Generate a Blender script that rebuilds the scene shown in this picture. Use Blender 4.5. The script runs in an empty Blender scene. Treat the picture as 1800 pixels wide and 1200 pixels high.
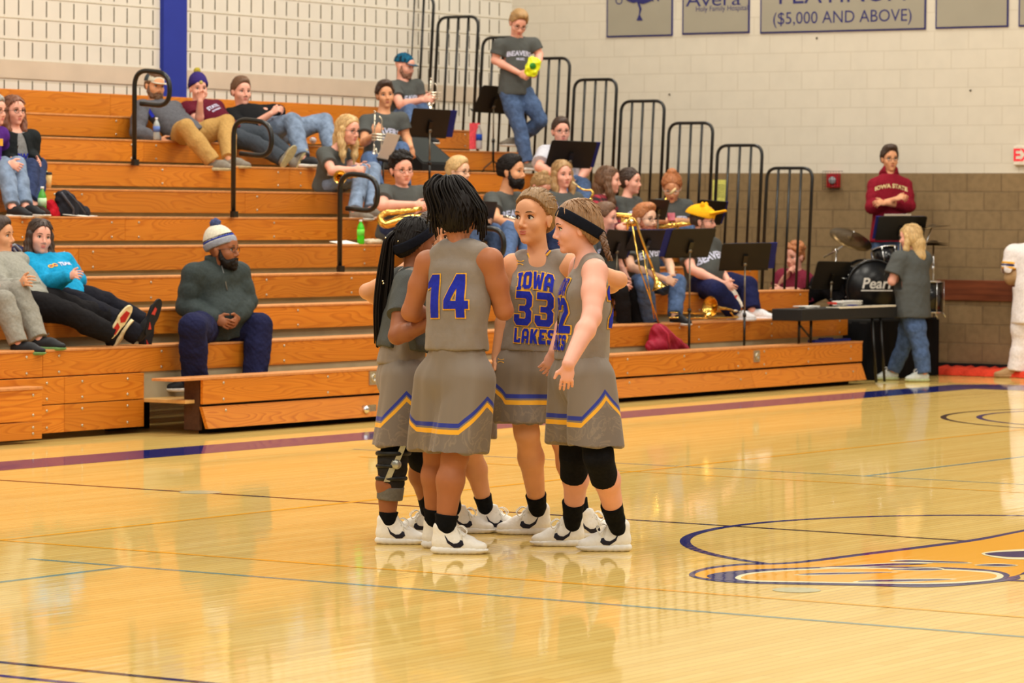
import bpy, bmesh, math, random
import numpy as np
from mathutils import Vector, Matrix
from mathutils.bvhtree import BVHTree
random.seed(7); rng = np.random.RandomState(11)
S = bpy.context.scene
C = S.collection
# ------------------------------------------------------------------ camera
F, YAW, HOR, ROL, CH = 6260.66, 0.5849, 226.5, 0.0071, 1.7006
PIT = math.atan(HOR / F)
FW = np.array([math.cos(YAW)*math.cos(PIT), math.sin(YAW)*math.cos(PIT), -math.sin(PIT)])
_r = np.array([math.sin(YAW), -math.cos(YAW), 0.0]); _u = np.cross(_r, FW)
RT = _r*math.cos(ROL) + _u*math.sin(ROL)
UP = -_r*math.sin(ROL) + _u*math.cos(ROL)
CAM = np.array([0, 0, CH])
cd = bpy.data.cameras.new('camera'); cam = bpy.data.objects.new('camera', cd); C.objects.link(cam)
cd.sensor_width = 36; cd.lens = F*36/1800; cd.clip_end = 200; cd.clip_start = .5
cam.matrix_world = Matrix([[RT[0], UP[0], -FW[0], 0], [RT[1], UP[1], -FW[1], 0], [RT[2], UP[2], -FW[2], CH], [0, 0, 0, 1]])
cd.dof.use_dof = True; cd.dof.focus_distance = 18.2; cd.dof.aperture_fstop = 6.5
S.camera = cam
S.view_settings.view_transform = 'Standard'; S.view_settings.look = 'None'
S.view_settings.exposure = 0.0; S.view_settings.gamma = 1
# ------------------------------------------------------------------ light
w = bpy.data.worlds.new('gym_air'); S.world = w; w.use_nodes = True
w.node_tree.nodes['Background'].inputs[0].default_value = (1.0, .95, .87, 1)
w.node_tree.nodes['Background'].inputs[1].default_value = .30
LAMPS = [(x, y) for x in (8, 15, 22, 29) for y in (3.5, 10, 15.5)] + [(27, 19.5), (33, 19.5), (20, 19.5), (3, -2), (9, -3), (3, 5)]  # lamps on the camera side are added fill for the players' fronts and shoes
for i, (x, y) in enumerate(LAMPS):
    ld = bpy.data.lights.new('ceiling_and_fill_lamp', 'AREA'); ld.shape = 'RECTANGLE'; ld.size = 2.4; ld.size_y = 1.4
    ld.energy = 265; ld.color = (1, .94, .82)
    lo = bpy.data.objects.new('ceiling_and_fill_lamp', ld); lo.location = (x, y, 9.0); C.objects.link(lo)

# ------------------------------------------------------------------ projection helpers
def ray(px, py):
    v = FW + RT*(px-900)/F - UP*(py-600)/F
    return v
def atd(px, py, d): return CAM + ray(px, py)*d          # at depth d along the view axis
def atY(px, py, Y): v = ray(px, py); return CAM + v*(Y/v[1])
def atX(px, py, X): v = ray(px, py); return CAM + v*(X/v[0])
def atZ(px, py, Z=0.): v = ray(px, py); return CAM + v*((Z-CH)/v[2])
def dep(P): return float((np.array(P)-CAM) @ FW)
V = lambda p: Vector([float(q) for q in p])
# rows of the bleacher (front edge of the seat)
RP, RR = .6003, .239
def RY(k): return 17.2229+(k-1)*RP if k > 1 else (17.36 if k == 1 else 16.86)
_z0, _z1 = atY(360, 663, 16.86)[2], atY(150, 611.5, 17.36)[2]
def RZ(k): return .6858+(k-1)*RR if k > 1 else (_z1 if k == 1 else _z0)

# ------------------------------------------------------------------ colour / materials
def lin(c):
    return tuple((x/255/12.92 if x/255 <= .04045 else ((x/255+.055)/1.055)**2.4) for x in c[:3]) + (1,)
MATS = {}
def mat(name, col, rough=.6, var=.12, scale=40, bump=.0, metal=0, spec=.3, col2=None, sheen=0, emit=0, coat=0, alpha=1, trans=0, stretch=None):
    if name in MATS: return MATS[name]
    m = bpy.data.materials.new(name); m.use_nodes = True; nt = m.node_tree; b = nt.nodes['Principled BSDF']
    L = nt.links.new
    tc = nt.nodes.new('ShaderNodeTexCoord'); no = nt.nodes.new('ShaderNodeTexNoise')
    no.inputs['Scale'].default_value = scale; no.inputs['Detail'].default_value = 4
    if stretch:
        mp = nt.nodes.new('ShaderNodeMapping'); mp.inputs['Scale'].default_value = stretch
        L(tc.outputs['Object'], mp.inputs[0]); L(mp.outputs[0], no.inputs['Vector'])
    else: L(tc.outputs['Object'], no.inputs['Vector'])
    c1 = lin(col); c2 = lin(col2) if col2 else tuple(min(1, x*(1-var)) for x in c1[:3]) + (1,)
    if not col2: c1 = tuple(min(1, x*(1+var)) for x in c1[:3]) + (1,)
    r = nt.nodes.new('ShaderNodeValToRGB'); r.color_ramp.elements[0].position = .35; r.color_ramp.elements[1].position = .65
    r.color_ramp.elements[0].color = c2; r.color_ramp.elements[1].color = c1
    L(no.outputs['Fac'], r.inputs[0]); L(r.outputs[0], b.inputs['Base Color'])
    b.inputs['Roughness'].default_value = rough; b.inputs['Metallic'].default_value = metal
    b.inputs['Specular IOR Level'].default_value = spec
    if sheen: b.inputs['Sheen Weight'].default_value = sheen
    if coat: b.inputs['Coat Weight'].default_value = coat; b.inputs['Coat Roughness'].default_value = .1
    if trans: b.inputs['Transmission Weight'].default_value = trans
    if alpha < 1: b.inputs['Alpha'].default_value = alpha
    if emit: L(r.outputs[0], b.inputs['Emission Color']); b.inputs['Emission Strength'].default_value = emit
    if bump:
        bp = nt.nodes.new('ShaderNodeBump'); bp.inputs['Strength'].default_value = bump; bp.inputs['Distance'].default_value = .01
        L(no.outputs['Fac'], bp.inputs['Height']); L(bp.outputs[0], b.inputs['Normal'])
    MATS[name] = m
    return m
def cloth(name, col, **k):
    k.setdefault('rough', .9); k.setdefault('var', .1); k.setdefault('scale', 60); k.setdefault('spec', .12); k.setdefault('bump', .25)
    return mat(name, col, **k)

# ------------------------------------------------------------------ object helpers
def link(name, me, m=None, parent=None, smooth=False):
    o = bpy.data.objects.new(name, me); C.objects.link(o)
    if m is not None and not len(me.materials): me.materials.append(m)
    if parent is not None:
        o.parent = parent; o.matrix_parent_inverse = parent.matrix_world.inverted()
    if smooth and len(me.polygons): me.polygons.foreach_set('use_smooth', [True]*len(me.polygons))
    return o
def tag(o, label=None, cat=None, group=None, kind=None):
    if label: o['label'] = label
    if cat: o['category'] = cat
    if group: o['group'] = group
    if kind: o['kind'] = kind
    return o
def empty(name, loc, label=None, cat=None, group=None):
    o = bpy.data.objects.new(name, None); o.location = V(loc); C.objects.link(o); o.empty_display_size = .1
    o.matrix_world = Matrix.Translation(V(loc))
    return tag(o, label, cat, group)
class MB:
    """collects shapes in world space and links them as one mesh object"""
    def __init__(s): s.v = []; s.f = []; s.sm = []
    def add(s, vs, fs, smooth=False):
        n = len(s.v); s.v += [tuple(float(q) for q in p) for p in vs]; s.f += [tuple(i+n for i in f) for f in fs]; s.sm += [smooth]*len(fs)
        return s
    def box(s, lo, hi):
        x0, y0, z0 = lo; x1, y1, z1 = hi
        return s.add([(x0, y0, z0), (x1, y0, z0), (x1, y1, z0), (x0, y1, z0), (x0, y0, z1), (x1, y0, z1), (x1, y1, z1), (x0, y1, z1)],
                     [(0, 3, 2, 1), (4, 5, 6, 7), (0, 1, 5, 4), (1, 2, 6, 5), (2, 3, 7, 6), (3, 0, 4, 7)])
    def obox(s, c, ax, ay, az):            # centre and three half-axis vectors
        c, ax, ay, az = map(np.array, (c, ax, ay, az)); vs = []
        for k in (-1, 1):
            for i, j in ((-1, -1), (1, -1), (1, 1), (-1, 1)): vs.append(c+ax*i+ay*j+az*k)
        return s.add(vs, [(0, 3, 2, 1), (4, 5, 6, 7), (0, 1, 5, 4), (1, 2, 6, 5), (2, 3, 7, 6), (3, 0, 4, 7)])
    def tube(s, pts, r, n=10, cap=True, closed=False):
        P = [np.array(p, float) for p in pts]; m = len(P)
        rs = r if hasattr(r, '__len__') else [r]*m
        T = []
        for i in range(m):
            a = P[(i-1) % m] if closed else P[max(i-1, 0)]; b = P[(i+1) % m] if closed else P[min(i+1, m-1)]
            t = b-a; T.append(t/max(np.linalg.norm(t), 1e-9))
        u = np.cross(T[0], (0, 0, 1.)); 
        if np.linalg.norm(u) < 1e-3: u = np.cross(T[0], (1., 0, 0))
        u /= np.linalg.norm(u); vs = []
        for i in range(m):
            u = u - T[i]*(u @ T[i]); u /= max(np.linalg.norm(u), 1e-9); w = np.cross(T[i], u)
            for k in range(n):
                a = 2*math.pi*k/n; vs.append(P[i]+(u*math.cos(a)+w*math.sin(a))*rs[i])
        fs = []
        for i in range(m if closed else m-1):
            j = (i+1) % m
            for k in range(n): fs.append((i*n+k, i*n+(k+1) % n, j*n+(k+1) % n, j*n+k))
        if cap and not closed: fs += [tuple(range(n))[::-1], tuple(range((m-1)*n, m*n))]
        return s.add(vs, fs, True)
    def lathe(s, base, axis, prof, n=24, side=None):
        """prof: list of (radius, height along axis)"""
        a = np.array(axis, float); a /= np.linalg.norm(a)
        u = np.cross(a, (0, 0, 1.)) if abs(a[2]) < .9 else np.cross(a, (1., 0, 0)); u /= np.linalg.norm(u); w = np.cross(a, u)
        vs = []; fs = []; m = len(prof)
        for r, h in prof:
            for k in range(n):
                t = 2*math.pi*k/n; vs.append(np.array(base)+a*h+(u*math.cos(t)+w*math.sin(t))*r)
        for i in range(m-1):
            for k in range(n): fs.append((i*n+k, i*n+(k+1) % n, (i+1)*n+(k+1) % n, (i+1)*n+k))
        if prof[0][0] > 1e-6: fs.append(tuple(range(n))[::-1])
        if prof[-1][0] > 1e-6: fs.append(tuple(range((m-1)*n, m*n)))
        return s.add(vs, fs, True)
    def poly(s, pts, n, th):
        """flat polygon with thickness th along n"""
        n = np.array(n, float); n /= np.linalg.norm(n); P = [np.array(p, float) for p in pts]; m = len(P)
        vs = [p for p in P]+[p+n*th for p in P]
        fs = [tuple(range(m))[::-1], tuple(range(m, 2*m))]+[(i, (i+1) % m, m+(i+1) % m, m+i) for i in range(m)]
        return s.add(vs, fs)
    def mesh(s, name):
        me = bpy.data.meshes.new(name); me.from_pydata(s.v, [], s.f); me.update()
        me.polygons.foreach_set('use_smooth', s.sm)
        bm = bmesh.new(); bm.from_mesh(me); bmesh.ops.recalc_face_normals(bm, faces=bm.faces); bm.to_mesh(me); bm.free()
        return me
    def build(s, name, m, parent=None, bevel=0):
        me = s.mesh(name)
        if parent is None:                # a top-level mesh keeps its origin at its base
            co = np.array(s.v); c = (co.min(0)+co.max(0))/2; c[2] = co[:, 2].min()
            me.transform(Matrix.Translation(-V(c))); o = link(name, me, m); o.location = V(c); o.matrix_world = Matrix.Translation(V(c))
        else: o = link(name, me, m, parent)
        if bevel:
            b = o.modifiers.new('bevel', 'BEVEL'); b.width = bevel; b.segments = 2; b.limit_method = 'ANGLE'
        return o
def arc(c, u, v, r, a0, a1, n):
    c, u, v = np.array(c, float), np.array(u, float), np.array(v, float)
    return [c+(u*math.cos(a0+(a1-a0)*i/n)+v*math.sin(a0+(a1-a0)*i/n))*r for i in range(n+1)]
def unit(v): v = np.array(v, float); return v/max(np.linalg.norm(v), 1e-9)
def rounded(pts, r, n=6, closed=False):
    """polyline with rounded corners"""
    P = [np.array(p, float) for p in pts]; out = []
    rngi = range(len(P)) if closed else range(1, len(P)-1)
    if not closed: out.append(P[0])
    for i in rngi:
        a, b, c = P[i-1], P[i], P[(i+1) % len(P)]
        rr = min(r, np.linalg.norm(a-b)/2.01, np.linalg.norm(c-b)/2.01)
        p0 = b+unit(a-b)*rr; p1 = b+unit(c-b)*rr
        for k in range(n+1):
            t = k/n; out.append(p0*(1-t)**2+b*2*t*(1-t)+p1*t*t)
    if not closed: out.append(P[-1])
    return out
# ================================================================== SETTING
XW, YW = 34.5637, 22.92      # end wall, side wall
XE, XS = float(atY(1516, 620, RY(0))[0]), float(atY(357, 700, RY(0))[0])        # bleacher right end, start of the low front row
YB = YW
def maple():
    m = bpy.data.materials.new('maple_floor'); m.use_nodes = True; nt = m.node_tree; b = nt.nodes['Principled BSDF']; L = nt.links.new
    tc = nt.nodes.new('ShaderNodeTexCoord'); mp = nt.nodes.new('ShaderNodeMapping'); mp.inputs['Scale'].default_value = (1.2, 17, 1)
    L(tc.outputs['Object'], mp.inputs[0])
    wn = nt.nodes.new('ShaderNodeTexNoise'); wn.inputs['Scale'].default_value = 1; wn.inputs['Detail'].default_value = 5; L(mp.outputs[0], wn.inputs['Vector'])
    br = nt.nodes.new('ShaderNodeTexBrick'); br.inputs['Scale'].default_value = 1; br.inputs['Brick Width'].default_value = 1.1; br.inputs['Row Height'].default_value = .057
    br.inputs['Mortar Size'].default_value = .0015
    br.inputs['Color1'].default_value = lin((234, 202, 122)); br.inputs['Color2'].default_value = lin((226, 190, 108)); br.inputs['Mortar'].default_value = lin((176, 132, 78))
    L(tc.outputs['Object'], br.inputs['Vector'])
    mx = nt.nodes.new('ShaderNodeMix'); mx.data_type = 'RGBA'; mx.blend_type = 'MULTIPLY'; mx.inputs[0].default_value = .5
    rp = nt.nodes.new('ShaderNodeValToRGB'); rp.color_ramp.elements[0].color = (.72, .66, .56, 1); rp.color_ramp.elements[1].color = (1, 1, 1, 1)
    L(wn.outputs['Fac'], rp.inputs[0]); L(br.outputs['Color'], mx.inputs[6]); L(rp.outputs[0], mx.inputs[7]); L(mx.outputs[2], b.inputs['Base Color'])
    finish(nt, b, tc)
    return m
def finish(nt, b, tc):
    """the clear gloss finish of the court"""
    L = nt.links.new
    b.inputs['Roughness'].default_value = .6; b.inputs['Specular IOR Level'].default_value = 0.0
    b.inputs['Coat Weight'].default_value = .8; b.inputs['Coat Roughness'].default_value = .045; b.inputs['Coat IOR'].default_value = 1.33
    mp = nt.nodes.new('ShaderNodeMapping'); mp.inputs['Scale'].default_value = (.8, 9, 1); L(tc.outputs['Object'], mp.inputs[0])
    n = nt.nodes.new('ShaderNodeTexNoise'); n.inputs['Scale'].default_value = 1.6; n.inputs['Detail'].default_value = 3; L(mp.outputs[0], n.inputs['Vector'])
    bp = nt.nodes.new('ShaderNodeBump'); bp.inputs['Strength'].default_value = .06; bp.inputs['Distance'].default_value = .01
    L(n.outputs['Fac'], bp.inputs['Height']); L(bp.outputs[0], b.inputs['Coat Normal'])
def paint(name, col):
    if name in MATS: return MATS[name]
    m = bpy.data.materials.new(name); m.use_nodes = True; nt = m.node_tree; b = nt.nodes['Principled BSDF']
    tc = nt.nodes.new('ShaderNodeTexCoord'); b.inputs['Base Color'].default_value = lin(col); finish(nt, b, tc); MATS[name] = m
    return m
def block_mat(name, c, mortar, bw, bh, ms, rough=.8, bump=.5, var=.06, axis='Y', off=.5, noise=20, slot=None, z0=0., y0=0.):
    """masonry: brick texture in the wall's own plane; slot adds the dark acoustic slots"""
    m = bpy.data.materials.new(name); m.use_nodes = True; nt = m.node_tree; b = nt.nodes['Principled BSDF']; L = nt.links.new
    g = nt.nodes.new('ShaderNodeNewGeometry'); sp = nt.nodes.new('ShaderNodeSeparateXYZ'); L(g.outputs['Position'], sp.inputs[0])
    cb = nt.nodes.new('ShaderNodeCombineXYZ')
    ay = nt.nodes.new('ShaderNodeMath'); ay.operation = 'SUBTRACT'; ay.inputs[1].default_value = y0; L(sp.outputs[axis], ay.inputs[0])
    az = nt.nodes.new('ShaderNodeMath'); az.operation = 'SUBTRACT'; az.inputs[1].default_value = z0; L(sp.outputs['Z'], az.inputs[0])
    L(ay.outputs[0], cb.inputs[0]); L(az.outputs[0], cb.inputs[1])
    br = nt.nodes.new('ShaderNodeTexBrick'); br.inputs['Scale'].default_value = 1; br.inputs['Brick Width'].default_value = bw; br.inputs['Row Height'].default_value = bh
    br.inputs['Mortar Size'].default_value = ms; br.inputs['Mortar Smooth'].default_value = .3; br.offset = off
    c1 = lin(c); c2 = tuple(x*(1-var) for x in c1[:3]) + (1,)
    br.inputs['Color1'].default_value = c1; br.inputs['Color2'].default_value = c2; br.inputs['Mortar'].default_value = lin(mortar)
    L(cb.outputs[0], br.inputs['Vector'])
    n = nt.nodes.new('ShaderNodeTexNoise'); n.inputs['Scale'].default_value = noise; n.inputs['Detail'].default_value = 5; L(g.outputs['Position'], n.inputs['Vector'])
    mx = nt.nodes.new('ShaderNodeMix'); mx.data_type = 'RGBA'; mx.blend_type = 'MULTIPLY'; mx.inputs[0].default_value = .35 if bump > .5 else .10
    rp = nt.nodes.new('ShaderNodeValToRGB'); rp.color_ramp.elements[0].position = .3; rp.color_ramp.elements[0].color = (.6, .6, .6, 1)
    rp.color_ramp.elements[1].position = .6
    L(n.outputs['Fac'], rp.inputs[0]); L(br.outputs['Color'], mx.inputs[6]); L(rp.outputs[0], mx.inputs[7])
    L(mx.outputs[2], b.inputs['Base Color'])
    b.inputs['Roughness'].default_value = rough; b.inputs['Specular IOR Level'].default_value = .25
    bp = nt.nodes.new('ShaderNodeBump'); bp.inputs['Strength'].default_value = bump; bp.inputs['Distance'].default_value = .01
    ad = nt.nodes.new('ShaderNodeMath'); ad.operation = 'MULTIPLY_ADD'; ad.inputs[1].default_value = .35
    iv = nt.nodes.new('ShaderNodeMath'); iv.operation = 'SUBTRACT'; iv.inputs[0].default_value = 1; L(br.outputs['Fac'], iv.inputs[1])
    L(n.outputs['Fac'], ad.inputs[0]); L(iv.outputs[0], ad.inputs[2]); L(ad.outputs[0], bp.inputs['Height']); L(bp.outputs[0], b.inputs['Normal'])
    MATS[name] = m
    return m
def struct(o): o['kind'] = 'structure'; return o
def flat(name, pts, z, m, parent):
    me = bpy.data.meshes.new(name); me.from_pydata([(float(p[0]), float(p[1]), z) for p in pts], [], [tuple(range(len(pts)))]); me.update()
    return link(name, me, m, parent)

floor = struct(MB().box((-2, -6, -.12), (XW+.2, YW+.2, 0)).build('floor', maple()))
def fz(o): return o
NAVY = paint('navy_floor_paint', (34, 40, 104)); ORG = paint('amber_floor_paint', (240, 172, 56)); TEAL = paint('grey_teal_floor_paint', (132, 150, 136))
BLK = paint('dark_floor_paint', (52, 40, 52)); CRM = paint('cream_floor_paint', (240, 232, 190))
def stripX(Y, x0, x1, w, m, name='court_line', z=.0008): return flat(name, [(x0, Y-w/2), (x1, Y-w/2), (x1, Y+w/2), (x0, Y+w/2)], z, m, floor)
def stripY(X, y0, y1, w, m, name='court_line', z=.0008): return flat(name, [(X-w/2, y0), (X+w/2, y0), (X+w/2, y1), (X-w/2, y1)], z, m, floor)
def ring(cx, cy, r, w, a0, a1, m, z=.0012, name='court_circle', n=96):
    vs = []; fs = []
    for i in range(n+1):
        a = math.radians(a0+(a1-a0)*i/n)
        vs += [(cx+(r-w/2)*math.cos(a), cy+(r-w/2)*math.sin(a), z), (cx+(r+w/2)*math.cos(a), cy+(r+w/2)*math.sin(a), z)]
    for i in range(n): fs.append((2*i, 2*i+1, 2*i+3, 2*i+2))
    me = bpy.data.meshes.new(name); me.from_pydata(vs, [], fs); me.update(); return link(name, me, m, floor)
XC, YC = 16.828, 7.8647
stripY(XC, YC+.35, 15.6, .05, BLK, z=.0009)
ring(XC, YC, 1.83, .055, 0, 360, NAVY, name='centre_circle')
# border band along the bleachers: turns the corner at the end line
ya = (atZ(0, 809)[1]+atZ(1400, 700)[1])/2; yb = (atZ(0, 825)[1]+atZ(1400, 711)[1])/2
y_out, y_in = max(ya, yb), min(ya, yb)
xe = atZ(1740, 675)[0]; xi = atZ(1760, 685)[0]
flat('border_band', [(5, y_in), (xi, y_in), (xi, -5), (xe, -5), (xe, y_out-.35), (xe-.35, y_out), (5, y_out)], .0009, NAVY, floor)
def along(px1, py1, px2, py2, axis):
    a, b = atZ(px1, py1), atZ(px2, py2); return (a[axis]+b[axis])/2
stripX(along(0, 945, 840, 862, 1), 4, 31, .045, ORG, z=.0011)
stripY(along(10, 951, 1700, 1076, 0), -4, atZ(0, 950)[1], .045, ORG, z=.0011)
xt = along(0, 978, 1700, 1111, 0); stripY(xt, -4, 11.5, .045, TEAL, z=.0007)
yt = along(0, 1022, 210, 998, 1); stripX(yt, 2, xt, .045, TEAL, z=.0006)
xg = along(1200, 821, 1780, 849, 0); stripY(xg, -4, 15, .04, TEAL, z=.0007)
yg = along(1540, 836, 1780, 803, 1); stripX(yg, xg, 31, .045, TEAL, z=.0006)
stripY(along(1200, 835, 1780, 863, 0), -4, 14.5, .04, ORG, z=.0012)
xb = along(0, 1167, 380, 1198, 0); stripY(xb, 2, 12, .05, BLK, z=.0007)
xb2 = along(0, 1190, 140, 1199, 0); stripY(xb2, 2, 12, .05, NAVY, z=.0007)
# free-throw circles at the far end: leftmost points give radius for a centre on the court's axis
for (qx, qy, mm, rr) in ((1650, 733, BLK, 1.83), (1713, 733, NAVY, 1.52)):
    L0 = atZ(qx+8, qy); v = unit(np.array([ray(qx, qy)[1], -ray(qx, qy)[0]]))
    cxy = L0[:2] + v*rr
    ring(cxy[0], cxy[1], rr, .05, 0, 360, mm, name='free_throw_circle', z=.0010 if rr > 1.6 else .0013)
# small pale round marks on the floor
for (qx, qy, rr) in ((352, 865, .13), (1400, 1037, .11)):
    p = atZ(qx, qy); ring(p[0], p[1], rr/2, rr, 0, 360, paint('pale_floor_patch', (196, 190, 150)), name='floor_patch', z=.0014)
# the school mark painted at centre court
def fl(pts): return [atZ(a, b)[:2] for a, b in pts]
def smoothloop(pts, n=6):
    P = [np.array(p, float) for p in pts]; m = len(P); out = []
    for i in range(m):
        p0, p1, p2, p3 = P[i-1], P[i], P[(i+1) % m], P[(i+2) % m]
        for k in range(n):
            t = k/n; out.append(.5*((2*p1)+(-p0+p2)*t+(2*p0-5*p1+4*p2-p3)*t*t+(-p0+3*p1-3*p2+p3)*t**3))
    return out
outl = [(1212, 1012), (1235, 999), (1300, 991), (1390, 988), (1520, 972), (1640, 957), (1720, 946), (1800, 931), (1900, 914), (2050, 905), (2150, 925), (2150, 975), (2000, 1005), (1810, 1008), (1790, 1018), (1725, 1026), (1630, 1032), (1500, 1029), (1380, 1027), (1270, 1023)]
flat('painted_logo', smoothloop(fl(outl)), .0016, NAVY, floor)
inn = [(1222, 1012), (1245, 1001), (1310, 993.5), (1400, 990.5), (1530, 975), (1650, 960), (1725, 949.5), (1800, 934.5), (1900, 918), (2040, 909), (2130, 926), (2120, 960), (2000, 996), (1830, 999), (1785, 1012), (1725, 1021), (1630, 1027), (1500, 1025), (1380, 1023), (1270, 1019)]
flat('painted_logo', smoothloop(fl(inn)), .0019, ORG, floor)
flat('painted_logo', smoothloop(fl([(1243, 1014), (1262, 1007), (1330, 1001), (1440, 997), (1500, 996), (1640, 997), (1740, 1002), (1775, 1012), (1735, 1023), (1620, 1028.5), (1400, 1025), (1280, 1021)])), .0022, NAVY, floor)
def loop2(a, b):   # cream rim with amber inside
    flat('painted_logo', smoothloop(fl(a)), .0025, CRM, floor); flat('painted_logo', smoothloop(fl(b)), .0028, ORG, floor)
loop2([(1292, 1016), (1320, 1007), (1400, 1001), (1500, 998), (1640, 1000), (1740, 1005), (1764, 1014), (1730, 1022), (1620, 1027), (1400, 1024), (1320, 1022)],
      [(1302, 1016), (1328, 1008.5), (1405, 1003), (1500, 1000), (1640, 1002), (1732, 1007), (1752, 1014), (1722, 1020), (1615, 1025), (1400, 1022), (1325, 1020)])
for a in ([(1395, 1011), (1430, 1008), (1500, 1006), (1580, 1006), (1520, 1009), (1430, 1012)], [(1500, 1024), (1530, 1020), (1600, 1018), (1680, 1018), (1650, 1021), (1580, 1024)],
          [(1440, 999), (1500, 994), (1580, 989), (1640, 990), (1600, 993), (1500, 999)], [(1560, 1001), (1640, 998), (1660, 1002), (1620, 1004)],
          [(1568, 987), (1600, 984), (1700, 989), (1690, 991)], [(1712, 994), (1750, 991), (1790, 994), (1760, 997)], [(1725, 974), (1760, 968), (1830, 966), (1830, 982), (1770, 983)]):
    flat('painted_logo', smoothloop(fl(a)), .0031, CRM, floor)
    c = np.mean(a, 0); bI = [(c[0]+(x-c[0])*.9, c[1]+(y-c[1])*.6) for x, y in a]; flat('painted_logo', smoothloop(fl(bI)), .0034, NAVY, floor)

# ------------------------------------------------------------------ walls
ZT = 2.1575+.0
CRMW = (214, 206, 190)
mw = block_mat('painted_block_wall', CRMW, (204, 195, 178), .406, .203, .008, axis='Y', z0=.03, noise=6, bump=.12, var=.02)
mt = block_mat('tan_split_block', (142, 118, 84), (128, 106, 76), .406, .203, .008, axis='Y', z0=.13, noise=14, bump=1.0, var=.12)
struct(MB().box((XW, -6, ZT), (XW+.2, YW+.2, 9.6)).build('wall_right', mw))
struct(MB().box((XW, -6, 0), (XW+.2, YW, ZT)).build('wall_right_lower', mt))
bb = atX(1700, 640, XW)[2]
struct(MB().box((XW-.015, -6, 0), (XW, 17.9, .12)).build('baseboard_right', mat('black_rubber_base', (22, 22, 24), rough=.5)))
zr0, zr1 = atX(1700, 528, XW)[2], atX(1700, 492, XW)[2]
woodrail = mat('dark_stained_rail', (112, 58, 34), rough=.45, scale=9, stretch=(1, .2, 2.5), var=.3)
struct(MB().box((XW-.03, atX(1785, 510, XW)[1], zr0), (XW, atX(1648, 510, XW)[1], zr1)).build('trim_1', woodrail, bevel=.004))
# side wall behind the bleachers: acoustic blocks with slots, a blue pilaster and a smooth band
zb0 = atY(300, 152, YW)[2]; zb1 = atY(300, 122, YW)[2]
mb_ = mat('smooth_block_band', (204, 188, 168), rough=.85, scale=3, var=.04)
plain = block_mat('acoustic_block_paint', (222, 216, 204), (208, 198, 178), .406, .203, .006, axis='X', noise=4, bump=.2, var=.02, z0=zb1-10*.203)
wall_b = struct(MB().box((6, YW, 0), (XW+.2, YW+.2, 9.6)).build('wall_back', plain))
o = MB().box((6, YW-.012, zb0), (XW, YW, zb1)).build('plain_band', mb_, wall_b)
px0, px1 = atY(281, 60, YW)[0], atY(322, 60, YW)[0]
struct(MB().box((px0, YW-.05, 2.2), (px1, YW+.01, 9.6)).build('trim_2', mat('royal_blue_pilaster', (36, 52, 150), rough=.7, scale=3, var=.05)))
slots = MB(); bw = .203
def wallzone(x): return not (px0-.06 < x < px1+.06)
x = px0-.10
xs = []
k = 0
xx = px1+.203*.55
while xx < XW-.1: xs.append(xx); xx += bw
xx = px0-.203*.55
while xx > 14: xs.append(xx); xx -= bw
z = zb1
for r in range(12):
    for xx in xs: slots.box((xx-.006, YW-.004, z+.03), (xx+.006, YW+.003, z+.178))
    z += .203
for xx in xs: slots.box((xx-.006, YW-.004, zb0-.16), (xx+.006, YW+.003, zb0-.02))
slots.build('block_slots', mat('slot_shadow_gap', (96, 88, 72), rough=.9), wall_b)
cs = MB()
for r in range(13): cs.box((6, YW-.005, zb1+r*.203-.004), (XW, YW+.002, zb1+r*.203+.004))
cs.build('mortar_joints', mat('pale_mortar', (206, 197, 178), rough=.9), wall_b)

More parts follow.
